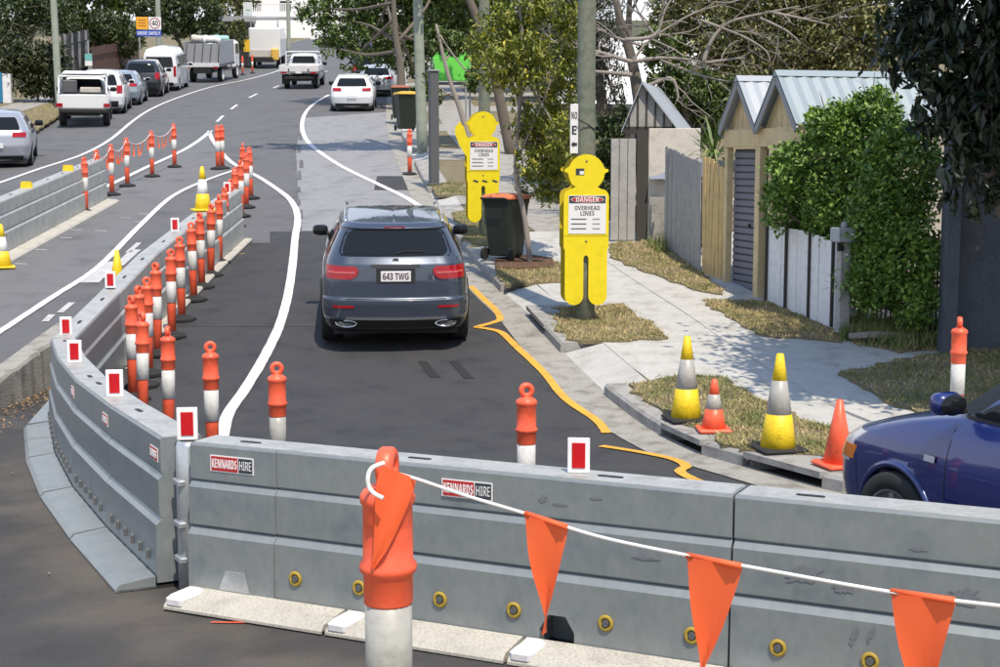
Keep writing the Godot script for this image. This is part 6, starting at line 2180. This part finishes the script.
	o = small_car("high_roof_van", "white high roofed van parked behind the flatbed truck", Vector3.ZERO, 0, van_spec(), white, {"group": gl, "cat": "van"})
	o.transform = slope_frame(P(160, 91.5), deg_to_rad(4.0), 2.4)
	o = ute("white_ute", "white tray ute with a headboard driving away up the hill", Vector3.ZERO, 0, white, "tray", "")
	o.transform = slope_frame(P(299, 89.5), deg_to_rad(1.0), 2.7)
	flatbed(gl)
	works_truck()

# stand a car on the slope: at is the ground below its tail, reach the distance from centre to tail
func slope_frame(at, yaw, reach):
	var d0 = -at.z
	var fwd = Vector3(-sin(yaw), 0, -cos(yaw))
	var y0 = road_y(d0 + (0.9 if d0 < 30 else 0.5))
	var p1 = at + fwd * reach * 2.0
	var y1 = road_y(-p1.z - 0.7)
	var ctr = at + fwd * reach
	ctr.y = (y0 + y1) * 0.5
	var f = Vector3(fwd.x, (y1 - y0) / (reach * 2.0 - 1.4), fwd.z).normalized()
	ctr.y = road_y(-ctr.z)
	var r = f.cross(Vector3.UP).normalized()
	return Transform3D(Basis(r, r.cross(f).normalized(), -f), ctr + Vector3(0, 0.004, 0))

func flatbed(group):
	var at = P(202, 83)
	var o = thing("flatbed_truck", "white truck with grey canvas tray sides loaded with bundles", "truck", Vector3.ZERO, 0, group)
	put("cab", MB.new().box(Vector3(0, 1.35, -2.3), Vector3(1.8, 1.7, 1.5), Basis.IDENTITY, 0.2), paint(0.7, 0.7, 0.7, 0.6, 0.0), o)
	put("windscreen", MB.new().box(Vector3(0, 1.65, -3.06), Vector3(1.6, 0.7, 0.04)), M.glass, o)
	for sg in [-1.0, 1.0]:
		put("side_window", MB.new().box(Vector3(sg * 0.905, 1.7, -2.3), Vector3(0.02, 0.55, 0.8)), M.glass, o)
		put("canvas_side", MB.new().box(Vector3(sg * 0.95, 1.6, 0.8), Vector3(0.06, 1.3, 3.9), Basis.IDENTITY, 0.02), M.trim_grey, o)
		put("mudguard", MB.new().box(Vector3(sg * 0.75, 0.85, 1.6), Vector3(0.3, 0.05, 1.0)), M.black, o)
		for z in [-2.2, 1.6]:
			wheel_into(o, sg * 0.78, z, 0.4, 0.26, sg, false, M.white_rough)
		put("tail_light", MB.new().box(Vector3(sg * 0.8, 0.85, 2.86), Vector3(0.24, 0.1, 0.04)), M.tail_red, o)
	put("tray", MB.new().box(Vector3(0, 0.95, 0.8), Vector3(1.96, 0.14, 4.0)), M.grey_post, o)
	put("tailboard", MB.new().box(Vector3(0, 1.55, 2.78), Vector3(1.85, 1.15, 0.06)), M.trim_grey, o)
	put("tail_rail", MB.new().box(Vector3(0, 0.98, 2.84), Vector3(1.95, 0.22, 0.06)), M.white_rough, o)
	for k in 5:
		put("cage_bar", MB.new().tube([Vector3(-0.9 + k * 0.45, 1.0, 2.83), Vector3(-0.75 + k * 0.45, 2.1, 2.83)], 0.02, 5), M.black, o)
	put("chassis", MB.new().box(Vector3(0, 0.68, 0.2), Vector3(0.9, 0.3, 5.4)), M.black, o)
	o.transform = slope_frame(at, deg_to_rad(-2.0), 2.9)
	for k in [[-0.5, 1.4, M.cream_wall, "cream rolled"], [0.3, 1.8, M.white_rough, "white rolled"], [0.5, 0.6, flat(lin(0.3, 0.5, 0.48), 0.6), "pale teal rolled"], [-0.4, 0.2, M.trim_grey, "grey rolled"]]:
		var b = thing("load_bundle", k[3] + " bundle of sheeting on the flatbed truck", "bundle", o.transform * Vector3(k[0], 2.05, k[1] - 0.4), rng.randf() * 0.6, "bundles on the flatbed truck")
		var mb = MB.new().smooth()
		var pts = []
		var rad = []
		for i in 7:
			pts.append(Vector3((i - 3) * 0.15, 0.25 + rng.randf_range(-0.03, 0.03), rng.randf_range(-0.04, 0.04)))
			rad.append(0.22 + rng.randf_range(-0.05, 0.04))
		mb.tube(pts, rad, 9)
		put("roll", mb, k[2], b)

func works_truck():
	var at = P(265, 68.5)
	var o = thing("works_truck", "white works truck with a ladder frame at the hilltop roadside", "truck", Vector3.ZERO, 0)
	put("body", MB.new().box(Vector3(0, 1.7, 0), Vector3(2.1, 2.0, 4.5), Basis.IDENTITY, 0.08), paint(0.72, 0.72, 0.7, 0.5, 0.0), o)
	put("cab", MB.new().box(Vector3(0, 1.5, -3.1), Vector3(2.0, 1.9, 1.6), Basis.IDENTITY, 0.2), paint(0.72, 0.72, 0.7, 0.5, 0.0), o)
	put("tailboard", MB.new().box(Vector3(0, 1.0, 2.27), Vector3(1.9, 0.45, 0.06)), M.cream_wall, o)
	put("chassis", MB.new().box(Vector3(0, 0.6, 0), Vector3(1.2, 0.3, 6.0)), M.black, o)
	put("ladder_frame", MB.new().tube([Vector3(-0.9, 2.7, 2.1), Vector3(-0.9, 3.3, 2.1), Vector3(0.9, 3.3, 2.1), Vector3(0.9, 2.7, 2.1)], 0.05, 6), M.trim_grey, o)
	for sg in [-1.0, 1.0]:
		for z in [-2.9, 1.3]:
			wheel_into(o, sg * 0.85, z, 0.42, 0.28, sg, false, M.white_rough)
		put("tail_light", MB.new().box(Vector3(sg * 0.85, 0.75, 2.3), Vector3(0.2, 0.12, 0.05)), M.tail_red, o)
	var bk = put("beacon_board", MB.new().box(Vector3(-1.15, 1.5, 2.2), Vector3(0.5, 0.8, 0.06), Basis.IDENTITY, 0.01), flat(lin(0.8, 0.5, 0.03), 0.5), o)
	put("pump", MB.new().box(Vector3(0.7, 0.95, 2.5), Vector3(0.5, 0.8, 0.4), Basis.IDENTITY, 0.08), flat(lin(0.7, 0.42, 0.08), 0.5), o)
	o.transform = slope_frame(at, deg_to_rad(4.0), 2.4)

# ------------------------------------------------------------------ bins and other small things
func wheelie_bin(at, turn, label, lid_m, sc = 1.0):
	var o = thing("wheelie_bin", label, "bin", at, turn, "wheelie bins at the kerb")
	var mb = MB.new()
	var rings = []
	for q in [[0.06, 0.2, 0.22], [0.09, 0.215, 0.24], [0.85, 0.265, 0.31], [0.9, 0.275, 0.32], [0.96, 0.285, 0.335], [0.985, 0.285, 0.335]]:
		var r = []
		var x = q[1]
		var z = q[2]
		var e = 0.05
		for p in [[x, z - e], [x - e, z], [-x + e, z], [-x, z - e], [-x, -z + e], [-x + e, -z], [x - e, -z], [x, -z + e]]:
			r.append(Vector3(p[0], q[0], p[1]) * sc)
		rings.append(r)
	mb.loft(rings, true, true)
	put("tub", mb, M.bin_green, o)
	var lid = MB.new()
	rings = []
	for q in [[0.985, 0.3, 0.36], [1.01, 0.3, 0.36], [1.05, 0.27, 0.32], [1.075, 0.16, 0.2]]:
		var r = []
		var x = q[1]
		var z = q[2]
		var e = 0.05
		for p in [[x, z - e], [x - e, z], [-x + e, z], [-x, z - e], [-x, -z + e], [-x + e, -z], [x - e, -z], [x, -z + e]]:
			r.append(Vector3(p[0], q[0], p[1]) * sc)
		rings.append(r)
	lid.loft(rings, true, true)
	put("lid", lid, lid_m, o)
	put("handle", MB.new().tube([Vector3(-0.22, 0.98, -0.36) * sc, Vector3(-0.22, 1.0, -0.43) * sc, Vector3(0.22, 1.0, -0.43) * sc, Vector3(0.22, 0.98, -0.36) * sc], 0.018, 6), M.bin_green, o)
	for sg in [-1.0, 1.0]:
		put("wheel", MB.new().lathe([Vector2(0.1, -0.025), Vector2(0.1, 0.025)], 16, Vector3(sg * 0.25, 0.1, -0.26) * sc, Basis(Vector3(0, 1, 0), Vector3(sg, 0, 0), Vector3(0, 0, 1))), M.rubber, o)
	return o

func build_small_things():
	wheelie_bin(P(506, 259, 0.16), 2.6, "dark green wheelie bin with an orange lid beside the young tree", M.bin_lid_orange)
	wheelie_bin(P(406.5, 131, 0.15), 0.3, "dark green wheelie bin with a yellow lid beside the pale pole", M.bin_lid_yellow, 1.2)
	wheelie_bin(P(400, 120, 0.15), 0.1, "dark green wheelie bin with a dull red lid behind the yellow lidded one", flat(lin(0.3, 0.1, 0.06), 0.6), 1.15)
	# green awning behind the young tree
	var p = W(452, 120, 44)
	p.y = road_y(44) + 0.14
	var o = thing("awning", "bright green fabric awning on thin posts behind the young tree", "awning", p, 0.1)
	var y0 = W(452, 81, 44).y - p.y
	var y1 = W(452, 58, 44).y - p.y
	put("valance", MB.new().box(Vector3(0.0, (y0 + y1) * 0.5, 0.0), Vector3(1.15, y1 - y0, 0.05), Basis.IDENTITY, 0.01), M.green_cloth, o)
	put("canopy", MB.new().prism(PackedVector2Array([Vector2(-0.58, y1), Vector2(0.58, y1), Vector2(0.4, y1 + 0.2), Vector2(-0.4, y1 + 0.2)]), -1.6, 0.0), M.green_cloth, o)
	for sg in [-0.54, 0.54]:
		for z in [0.0, -1.5]:
			put("post", MB.new().tube([Vector3(sg, 0, z), Vector3(sg, y1, z)], 0.03, 6), M.trim_grey, o)
	put("table", MB.new().box(Vector3(0, y0 - 0.06, -0.3), Vector3(1.3, 0.06, 0.7)), M.grey_post, o)
	# loose red object and rock by the hedge
	var k = thing("fallen_branch", "pale cut branch lying in the weeds by the hedge", "branch", P(885, 341, 0.17))
	put("stick", MB.new().tube(smooth_path([Vector3(-0.45, 0.06, 0), Vector3(-0.1, 0.08, 0.05), Vector3(0.3, 0.05, -0.05)], 4), [0.04, 0.04, 0.045, 0.05, 0.05, 0.05, 0.045, 0.04, 0.03], 7), M.pale_bark, k)
	var tg = thing("paper_tag", "white paper scrap caught in the hedge twigs", "paper", W(910, 309, -P(905, 345, 0.14).z + 0.1), 0.3)
	put("sheet", MB.new().box(Vector3(0, 0, 0), Vector3(0.07, 0.11, 0.006), Basis(Vector3(0, 0, 1), 0.35)), M.sign_white, tg)
	put("string", MB.new().tube([Vector3(-0.02, 0.05, 0), Vector3(-0.05, 0.15, -0.03)], 0.003, 5), M.rope, tg)

# ------------------------------------------------------------------ trees
# blobs: [centre (world, relative to base), radii, share]; leaves gather in clumps so that gaps stay open
func crown_mesh(blobs, n, size, cols, droop = 0.0, clump = 26, spread = 0.42, shell = 0.55, aspect = 0.45):
	var vs = PackedVector3Array()
	var cs = PackedColorArray()
	var total = 0.0
	for b in blobs:
		total += b[1].x * b[1].y * b[1].z
	for b in blobs:
		var share = pow(b[1].x * b[1].y * b[1].z / total, 0.85)
		var m = int(n * share)
		var nc = maxi(3, m / clump)
		for i in nc:
			var dirv = Vector3(rng.randfn(), rng.randfn(), rng.randfn()).normalized()
			var rad = lerpf(shell, 1.0, pow(rng.randf(), 0.6)) * rng.randf_range(0.85, 1.12)
			var cc = b[0] + Vector3(dirv.x * b[1].x, dirv.y * b[1].y, dirv.z * b[1].z) * rad
			var cr = spread * pow(b[1].x * b[1].y * b[1].z, 0.333) * rng.randf_range(0.4, 0.8)
			for k in clump:
				var p = cc + Vector3(rng.randfn(), rng.randfn() * 0.8, rng.randfn()) * cr * 0.55
				p.y -= droop * rng.randf() * cr
				var bs = Basis.from_euler(Vector3(rng.randf_range(-1.2, 1.2) + droop * 0.7, rng.randf() * TAU, rng.randf_range(-0.9, 0.9)))
				var l = size * rng.randf_range(0.6, 1.3)
				var c = cols[0].lerp(cols[1], rng.randf())   # every leaf its own random tint, wherever it hangs
				if cols.size() > 2 and rng.randf() < 0.08:
					c = cols[2]
				add_leaf(vs, cs, p, bs, l, l * aspect, c)
	return leaf_mesh(vs, cs)

func limb(mb, p, dirv, len_, r, depth, rnd, bend = 0.35, kids = 3):
	var pts = [p]
	var rad = [r]
	var q = p
	var d = dirv
	var n = 4
	for i in n:
		d = (d + Vector3(rnd.randfn(), rnd.randfn() * 0.6, rnd.randfn()) * bend * 0.5).normalized()
		q = q + d * len_ / n
		pts.append(q)
		rad.append(lerpf(r, r * 0.45, float(i + 1) / n))
	mb.tube(pts, rad, 6 if depth > 1 else 4, false)
	if depth > 0:
		for k in kids:
			var t = rnd.randi_range(1, n)
			var nd = (d + Vector3(rnd.randfn(), rnd.randfn() * 0.7 + 0.15, rnd.randfn()) * 0.8).normalized()
			limb(mb, pts[t], nd, len_ * rnd.randf_range(0.5, 0.75), rad[t] * 0.65, depth - 1, rnd, bend, kids)

func tree(called, label, category, base, trunk_pts, r, blobs, n, size, cols, opts = {}):
	var o = thing(called, label, category, base, 0.0, opts.get("group", ""))
	if trunk_pts.size() > 1:
		var mb = MB.new().smooth()
		var path = smooth_path(trunk_pts, 4)
		var rad = []
		for i in path.size():
			rad.append(lerpf(r, r * 0.4, float(i) / (path.size() - 1)) * rng.randf_range(0.94, 1.06))
		mb.tube(path, rad, 10)
		put("trunk", mb, opts.get("bark", M.bark), o)
		for b in blobs:
			var lm = MB.new().smooth()
			var st = path[int(path.size() * rng.randf_range(0.45, 0.95)) - 1]
			var mid = st.lerp(b[0], 0.5) + Vector3(rng.randfn(), rng.randfn(), rng.randfn()) * 0.12 * b[1].x
			lm.tube(smooth_path([st, mid, b[0], b[0] + (b[0] - st) * opts.get("tip", 0.25)], 3), [r * 0.4, r * 0.38, r * 0.35, r * 0.3, r * 0.26, r * 0.22, r * 0.18, r * 0.14, r * 0.1, r * 0.05], 6)
			if opts.get("twigs", 0):
				for k in opts.twigs:
					limb(lm, b[0], Vector3(rng.randfn(), rng.randfn() * 0.6, rng.randfn()).normalized(), b[1].x * 1.1, r * 0.16, 1, rng)
			put("limb", lm, opts.get("bark", M.bark), o)
	put("crown", crown_mesh(blobs, n, size, cols, opts.get("droop", 0.0), opts.get("clump", 26), opts.get("spread", 0.42), opts.get("shell", 0.55), opts.get("aspect", 0.45)), opts.get("leaf", M.leaf), o)
	return o

# ellipsoid given by its centre pixel and pixel radii at distance d, relative to base; depth radius in metres
func blob(base, px, py, rx, ry, d, rz = -1.0):
	var s = d / FOCAL
	return [W(px, py, d) - base, Vector3(rx * s, ry * s, rz if rz > 0 else maxf(rx, ry) * s * 0.8)]

func ground_at(px, d, h = 0.13):
	var p = W(px, 160, d)
	p.y = road_y(d) + h
	return p

func px_tree(called, label, category, bx, d, bl, n, size, cols, opts = {}):
	var base = ground_at(bx, d)
	var blobs = []
	var top = Vector3.ZERO
	for q in bl:
		var b = blob(base, q[0], q[1], q[2], q[3], d + (q[4] if q.size() > 4 else 0.0))
		blobs.append(b)
		if b[0].y > top.y:
			top = b[0]
	var tp = [Vector3(0, -0.2, 0), Vector3(top.x * 0.2 + rng.randfn(0, 0.1), top.y * 0.4, top.z * 0.2), Vector3(top.x * 0.6, top.y * 0.75, top.z * 0.6), top]
	return tree(called, label, category, base, tp, opts.get("r", top.y * 0.035), blobs, n, size, cols, opts)

func build_trees():
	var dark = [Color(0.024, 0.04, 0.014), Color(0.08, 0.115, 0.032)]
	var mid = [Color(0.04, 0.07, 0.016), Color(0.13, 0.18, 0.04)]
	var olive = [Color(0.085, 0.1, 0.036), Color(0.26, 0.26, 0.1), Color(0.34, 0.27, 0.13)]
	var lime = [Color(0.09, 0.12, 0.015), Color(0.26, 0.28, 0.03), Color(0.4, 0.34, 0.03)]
	var hedge_c = [Color(0.05, 0.11, 0.018), Color(0.24, 0.38, 0.07)]
	var far = "trees across the road"

	# near: big dark tree whose lower boughs hang over the rendered wall
	var base = ground_at(1085, 15.2)
	var bl = []
	for q in [[955, 40, 75, 55, 14.2], [930, 20, 50, 40, 14.6], [985, 110, 60, 60, 14.0], [945, 115, 38, 45, 14.2], [975, 180, 42, 32, 14.0], [1040, 90, 80, 100, 14.4], [1090, -60, 100, 90, 14.5], [1000, 205, 30, 22, 13.9], [1000, -125, 85, 60, 13.4], [1060, -130, 80, 60, 13.2], [965, -150, 40, 34, 12.8]]:
		bl.append(blob(base, q[0], q[1], q[2], q[3], q[4]))
	bl.append([Vector3(0.4, 5.6, 0.3), Vector3(2.6, 1.2, 2.4)])
	bl.append([Vector3(-0.8, 5.2, 1.2), Vector3(1.6, 1.1, 1.6)])
	bl.append([Vector3(1.6, 4.4, 2.0), Vector3(1.7, 1.2, 1.4)])
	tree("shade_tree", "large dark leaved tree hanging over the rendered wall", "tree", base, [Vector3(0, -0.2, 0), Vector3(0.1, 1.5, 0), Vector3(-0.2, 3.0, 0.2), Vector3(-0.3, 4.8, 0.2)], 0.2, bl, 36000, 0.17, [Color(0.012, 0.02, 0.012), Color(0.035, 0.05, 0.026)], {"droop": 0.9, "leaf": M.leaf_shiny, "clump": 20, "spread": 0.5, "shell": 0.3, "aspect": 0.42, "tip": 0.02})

	# bright hedge inside the picket fence
	base = P(870, 330, 0.13)
	bl = []
	for q in [[850, 150, 46, 42, 18.9], [806, 185, 24, 28, 20.0], [900, 170, 42, 55, 18.2], [850, 205, 46, 32, 18.9], [905, 255, 36, 50, 17.9], [872, 275, 30, 36, 18.2], [828, 122, 24, 18, 19.0], [872, 112, 26, 22, 18.8], [915, 300, 24, 26, 17.8], [795, 222, 16, 20, 20.3], [885, 215, 36, 40, 18.1], [790, 172, 20, 28, 19.3], [776, 205, 10, 26, 19.7], [830, 230, 22, 24, 19.3], [800, 150, 16, 12, 19.9]]:
		bl.append(blob(base, q[0], q[1], q[2], q[3], q[4], 0.55))
	tree("hedge", "bright green leafy hedge above the white paling fence", "hedge", base, [Vector3(0, -0.1, -0.5), Vector3(0, 0.8, -0.5), Vector3(-0.1, 2.0, -0.6)], 0.06, bl, 30000, 0.075, hedge_c, {"clump": 18, "spread": 0.4, "shell": 0.5, "aspect": 0.6, "twigs": 3})
	px_tree("shrub", "grey green shrub rising behind the hedge", "shrub", 880, 23.0, [[868, 100, 30, 22], [900, 92, 25, 18]], 2600, 0.13, olive, {"r": 0.04})

	# young street tree with yellow green leaves
	base = P(531, 263, 0.16)
	bl = []
	for q in [[545, 150, 25, 30], [534, 122, 24, 28], [555, 100, 22, 30], [503, 70, 32, 26], [535, 60, 30, 30], [510, 30, 34, 28], [480, 45, 18, 20], [540, 10, 26, 20], [550, 190, 20, 18], [562, 140, 15, 24], [528, 165, 14, 18], [566, 60, 18, 30], [572, 20, 18, 26], [556, 165, 16, 20]]:
		bl.append(blob(base, q[0], q[1], q[2], q[3], -base.z + rng.randf_range(-0.5, 0.5)))
	tree("street_tree", "young street tree with yellow green leaves leaning over the bin", "tree", base, [Vector3(0, -0.1, 0), Vector3(-0.1, 0.7, 0), Vector3(-0.25, 1.6, 0), Vector3(-0.15, 3.0, 0), Vector3(-0.2, 4.4, 0)], 0.05, bl, 8500, 0.11, [Color(0.09, 0.11, 0.018), Color(0.27, 0.3, 0.04), Color(0.5, 0.42, 0.03)], {"bark": M.pale_bark, "clump": 14, "spread": 0.42, "shell": 0.15, "twigs": 2, "aspect": 0.35})
	# bare trunked shrub tree beside the grey post
	base = P(474, 160, 0.14)
	bl = []
	for q in [[430, 78, 8, 8], [455, 45, 16, 10], [436, 98, 9, 8], [474, 80, 9, 12], [440, 40, 14, 12]]:
		bl.append(blob(base, q[0], q[1], q[2], q[3], -base.z + rng.randf_range(-0.5, 0.5)))
	tree("street_tree", "sparse pale trunked tree behind the yellow figure with the raised arm", "tree", base, [Vector3(0, 0, 0), Vector3(-0.35, 1.3, 0), Vector3(-0.7, 2.3, 0), Vector3(-1.0, 3.6, 0)], 0.09, bl, 2600, 0.16, mid, {"bark": M.pale_bark, "clump": 12, "spread": 0.6, "shell": 0.1, "twigs": 2})

	# big overhanging street tree over the parked cars
	base = P(401, 108, 0.14)
	bl = []
	for q in [[345, 20, 38, 24, 0], [385, 12, 45, 28, 2], [370, 42, 34, 18, -1], [430, 20, 48, 34, 1], [405, 50, 35, 20, 0], [335, 48, 20, 14, -1], [318, 8, 24, 14, 0], [455, 40, 30, 26, 1], [380, -20, 60, 26, 1], [440, -25, 60, 26, 0], [418, 78, 16, 20, 0], [352, 60, 14, 14, -1]]:
		bl.append(blob(base, q[0], q[1], q[2], q[3], -base.z + q[4] + 4.0))
	tree("street_tree", "large green street tree overhanging the parked cars", "tree", base, [Vector3(0, -0.2, 0), Vector3(0.0, 1.6, 0), Vector3(-0.2, 3.0, 0), Vector3(-0.3, 5.2, 0)], 0.2, bl, 15000, 0.24, [Color(0.03, 0.055, 0.014), Color(0.14, 0.2, 0.04)], {"droop": 0.5, "clump": 22})
	px_tree("street_tree", "dense green tree behind the awning", "tree", 470, 70.0, [[455, 10, 40, 30], [490, 30, 35, 40], [470, -15, 50, 22], [520, 5, 40, 30], [440, -10, 30, 20]], 6000, 0.3, mid)

	px_tree("street_tree", "tall tree added to shade the road beside the pale grey pole", "tree", 512, 41.0, [[360, -95, 55, 18], [300, -100, 40, 14], [425, -85, 45, 22], [480, -75, 40, 26], [400, -120, 60, 20]], 5000, 0.24, mid, {"r": 0.16})  # added tree, crown above the view, set to cast shade streaks on the road
	# dark growth behind the thick pole
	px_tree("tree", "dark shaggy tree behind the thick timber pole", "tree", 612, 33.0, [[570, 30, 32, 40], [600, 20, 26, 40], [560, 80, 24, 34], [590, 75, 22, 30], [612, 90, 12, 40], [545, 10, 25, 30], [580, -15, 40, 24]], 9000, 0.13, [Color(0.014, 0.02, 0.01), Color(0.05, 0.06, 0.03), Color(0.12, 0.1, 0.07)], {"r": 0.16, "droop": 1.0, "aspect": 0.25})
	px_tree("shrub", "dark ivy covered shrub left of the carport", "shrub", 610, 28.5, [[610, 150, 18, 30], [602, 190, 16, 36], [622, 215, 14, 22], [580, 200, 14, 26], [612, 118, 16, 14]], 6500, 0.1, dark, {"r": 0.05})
	tree("shrub", "dark hedge beyond the young street tree", "shrub", ground_at(570, 31), [Vector3.ZERO, Vector3(0, 1, 0)], 0.05, [blob(ground_at(570, 31), 565, 180, 22, 34, 31), blob(ground_at(570, 31), 540, 190, 24, 24, 32), blob(ground_at(570, 31), 580, 150, 18, 30, 31.5)], 4500, 0.11, dark)

	# olive trees behind the garage and a bare grey tree in front of them
	px_tree("olive_tree", "broad olive green tree behind the twin garage", "tree", 790, 36.0, [[720, 25, 50, 40], [780, 40, 55, 42], [840, 35, 55, 44], [760, -10, 60, 30], [830, -15, 60, 30], [880, 60, 40, 34], [700, 65, 34, 30], [745, 75, 40, 26], [890, 10, 40, 40], [672, 30, 26, 28], [690, 0, 40, 26]], 26000, 0.15, olive, {"clump": 22, "r": 0.25})
	px_tree("olive_tree", "leafy green tree reaching over the carport roof", "tree", 700, 30.5, [[690, 95, 28, 24], [665, 75, 22, 20], [715, 110, 22, 24], [660, 45, 20, 16], [700, 130, 18, 16], [675, 128, 16, 12], [735, 95, 18, 20]], 7500, 0.13, mid, {"r": 0.12})
	bare_tree()
	# spiky yucca beside the garage
	base = W(713, 200, 24.0)
	base.y = road_y(24.0) + 0.13
	var o = thing("yucca", "spiky green yucca behind the yellow palings", "plant", base)
	var hy = W(713, 155, -base.z).y - base.y
	put("stem", MB.new().smooth().tube([Vector3(0, 0, 0), Vector3(0.03, hy * 0.5, 0), Vector3(0, hy, 0)], [0.09, 0.07, 0.06], 8), M.bark, o)
	for i in 46:
		var a = rng.randf() * TAU
		var el = rng.randf_range(-0.3, 1.3)
		var dv = Vector3(cos(a) * cos(el), sin(el), sin(a) * cos(el))
		var L = rng.randf_range(0.5, 0.8)
		var sd = dv.cross(Vector3.UP).normalized() * 0.028
		var p0 = Vector3(0, hy + rng.randf_range(-0.12, 0.1), 0)
		var p1 = p0 + dv * L * 0.55 + Vector3(0, 0.04, 0)
		var p2 = p0 + dv * L + Vector3(0, -0.1 * (1.3 - el), 0)
		var mb = MB.new()
		mb.col = Color(0.07, 0.12, 0.03).lerp(Color(0.22, 0.28, 0.09), rng.randf())
		mb.quad(p0 - sd * 0.7, p1 - sd, p1 + sd, p0 + sd * 0.7)
		mb.tri(p1 - sd, p2, p1 + sd)
		put("leaf", mb, M.leaf, o)

	# across the road
	px_tree("shrub", "rounded dark green hedge bush above the dry bank", "shrub", 40, 63.0, [[25, 75, 26, 24], [52, 72, 22, 28], [38, 58, 26, 18], [12, 60, 18, 22], [60, 88, 12, 16]], 6500, 0.2, [Color(0.018, 0.028, 0.01), Color(0.07, 0.085, 0.025)], {"group": far})
	px_tree("tree", "grey limbed tree above the rounded hedge bush", "tree", 25, 74.0, [[15, 15, 34, 24], [45, 10, 28, 20], [5, 40, 24, 18], [60, 25, 18, 16]], 4200, 0.24, dark, {"group": far, "bark": M.pale_bark, "twigs": 3, "spread": 0.5, "shell": 0.3})
	px_tree("tree", "dense green tree spreading over the dark paling fence", "tree", 110, 84.0, [[80, 25, 24, 18], [108, 28, 26, 18], [128, 40, 18, 18], [95, 42, 20, 12], [120, 55, 12, 12], [70, 15, 20, 14]], 7000, 0.24, [Color(0.02, 0.035, 0.01), Color(0.09, 0.12, 0.03)], {"group": far})
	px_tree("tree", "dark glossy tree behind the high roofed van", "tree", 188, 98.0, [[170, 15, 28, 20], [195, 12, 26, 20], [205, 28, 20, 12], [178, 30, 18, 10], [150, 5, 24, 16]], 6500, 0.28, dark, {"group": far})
	px_tree("tree", "brownish tree above the flat carport", "tree", 228, 112.0, [[228, 5, 24, 16], [215, -5, 24, 14], [245, -5, 20, 12]], 3500, 0.32, olive, {"group": far})
	px_tree("shrub", "tall yellow green shrub beside the carport", "shrub", 237, 97.0, [[236, 38, 8, 16], [240, 28, 8, 10]], 1200, 0.22, [Color(0.06, 0.08, 0.02), Color(0.17, 0.18, 0.05)], {"group": far, "r": 0.06})
	for q in [[20, 92, -8, 60, 18, dark, "tall dark tree behind the grey limbed tree"], [85, 100, -4, 60, 20, mid, "tall green tree behind the dark paling fence"], [140, 110, -10, 50, 18, dark, "tall dark tree behind the road work sign"], [195, 125, -12, 50, 18, mid, "tall green tree behind the flatbed truck"], [-40, 85, 20, 40, 40, dark, "dark tree behind the garden wall with the blue gate"], [260, 210, -6, 36, 12, olive, "olive tree behind the end of the hilltop wall"], [300, 222, -8, 30, 10, mid, "green tree behind the middle of the hilltop wall"], [345, 230, -10, 44, 18, mid, "broad green tree where the hilltop wall meets the street tree"], [560, 62, -20, 60, 40, dark, "tall dark tree behind the thick timber pole"], [630, 75, -34, 60, 26, olive, "tall olive tree behind the white roofed house"]]:
		px_tree("tree", q[6], "tree", q[0], q[1], [[q[0] - q[3] * 0.4, q[2], q[3] * 0.55, q[4]], [q[0] + q[3] * 0.4, q[2] - 4, q[3] * 0.55, q[4]], [q[0], q[2] - q[4] * 0.8, q[3] * 0.7, q[4]]], 4200, 0.0042 * q[1], q[5], {"group": "background trees on the skyline", "r": 0.2})

func bare_tree():
	var base = ground_at(640, 28.5)
	var o = thing("bare_tree", "leafless grey tree with tangled branches above the carport", "tree", base)
	var rnd = RandomNumberGenerator.new()
	rnd.seed = 77
	var d = 28.5
	var main = []
	for q in [[645, 235], [642, 160], [640, 110], [632, 60], [620, 20], [610, -30]]:
		main.append(W(q[0], q[1], d) - base)
	put("trunk", MB.new().smooth().tube(smooth_path(main, 4), [0.14, 0.14, 0.14, 0.135, 0.13, 0.13, 0.13, 0.125, 0.12, 0.12, 0.12, 0.11, 0.1, 0.1, 0.09, 0.09, 0.08, 0.07, 0.06, 0.05, 0.05], 8), M.bark, o)
	var limbs = [
		[[632, 62], [660, 58], [690, 60], [703, 63]], [[703, 63], [712, 40], [730, 22], [770, 12], [800, 6]], [[632, 62], [590, 50], [560, 45], [545, 33]],
		[[632, 75], [600, 72], [565, 70], [550, 72]], [[640, 90], [670, 78], [678, 95], [676, 102]], [[625, 40], [655, 35], [665, 10], [680, -15]], [[655, 35], [640, 15], [630, -10]],
		[[703, 63], [740, 58], [746, 58]], [[700, 20], [740, 35], [765, 50], [770, 62]], [[632, 62], [650, 40], [690, 15], [720, 5], [760, -5]], [[760, 18], [785, 30], [800, 42]], [[640, 45], [610, 35], [585, 20], [570, 5]], [[660, 60], [700, 75], [730, 82]], [[770, 12], [800, 18], [830, 25]]]
	var i = 0
	for l in limbs:
		var pts = []
		for q in l:
			pts.append(W(q[0], q[1], d - 0.3 - 0.25 * (i % 3)) - base)
		var path = smooth_path(pts, 4)
		var rad = []
		var r0 = 0.046 if i < 6 else 0.03
		for k in path.size():
			rad.append(lerpf(r0, 0.01, float(k) / (path.size() - 1)))
		var mb = MB.new().smooth()
		mb.tube(path, rad, 7)
		for k in 5:
			var t = rnd.randi_range(2, path.size() - 1)
			var dv = (path[t] - path[t - 1]).normalized() + Vector3(rnd.randfn(), rnd.randfn(), rnd.randfn()) * 0.7
			limb(mb, path[t], dv.normalized(), rnd.randf_range(0.5, 1.1), rad[t] * 0.55, 2, rnd, 0.55, 2)
		put("branch", mb, M.pale_bark, o)
		i += 1
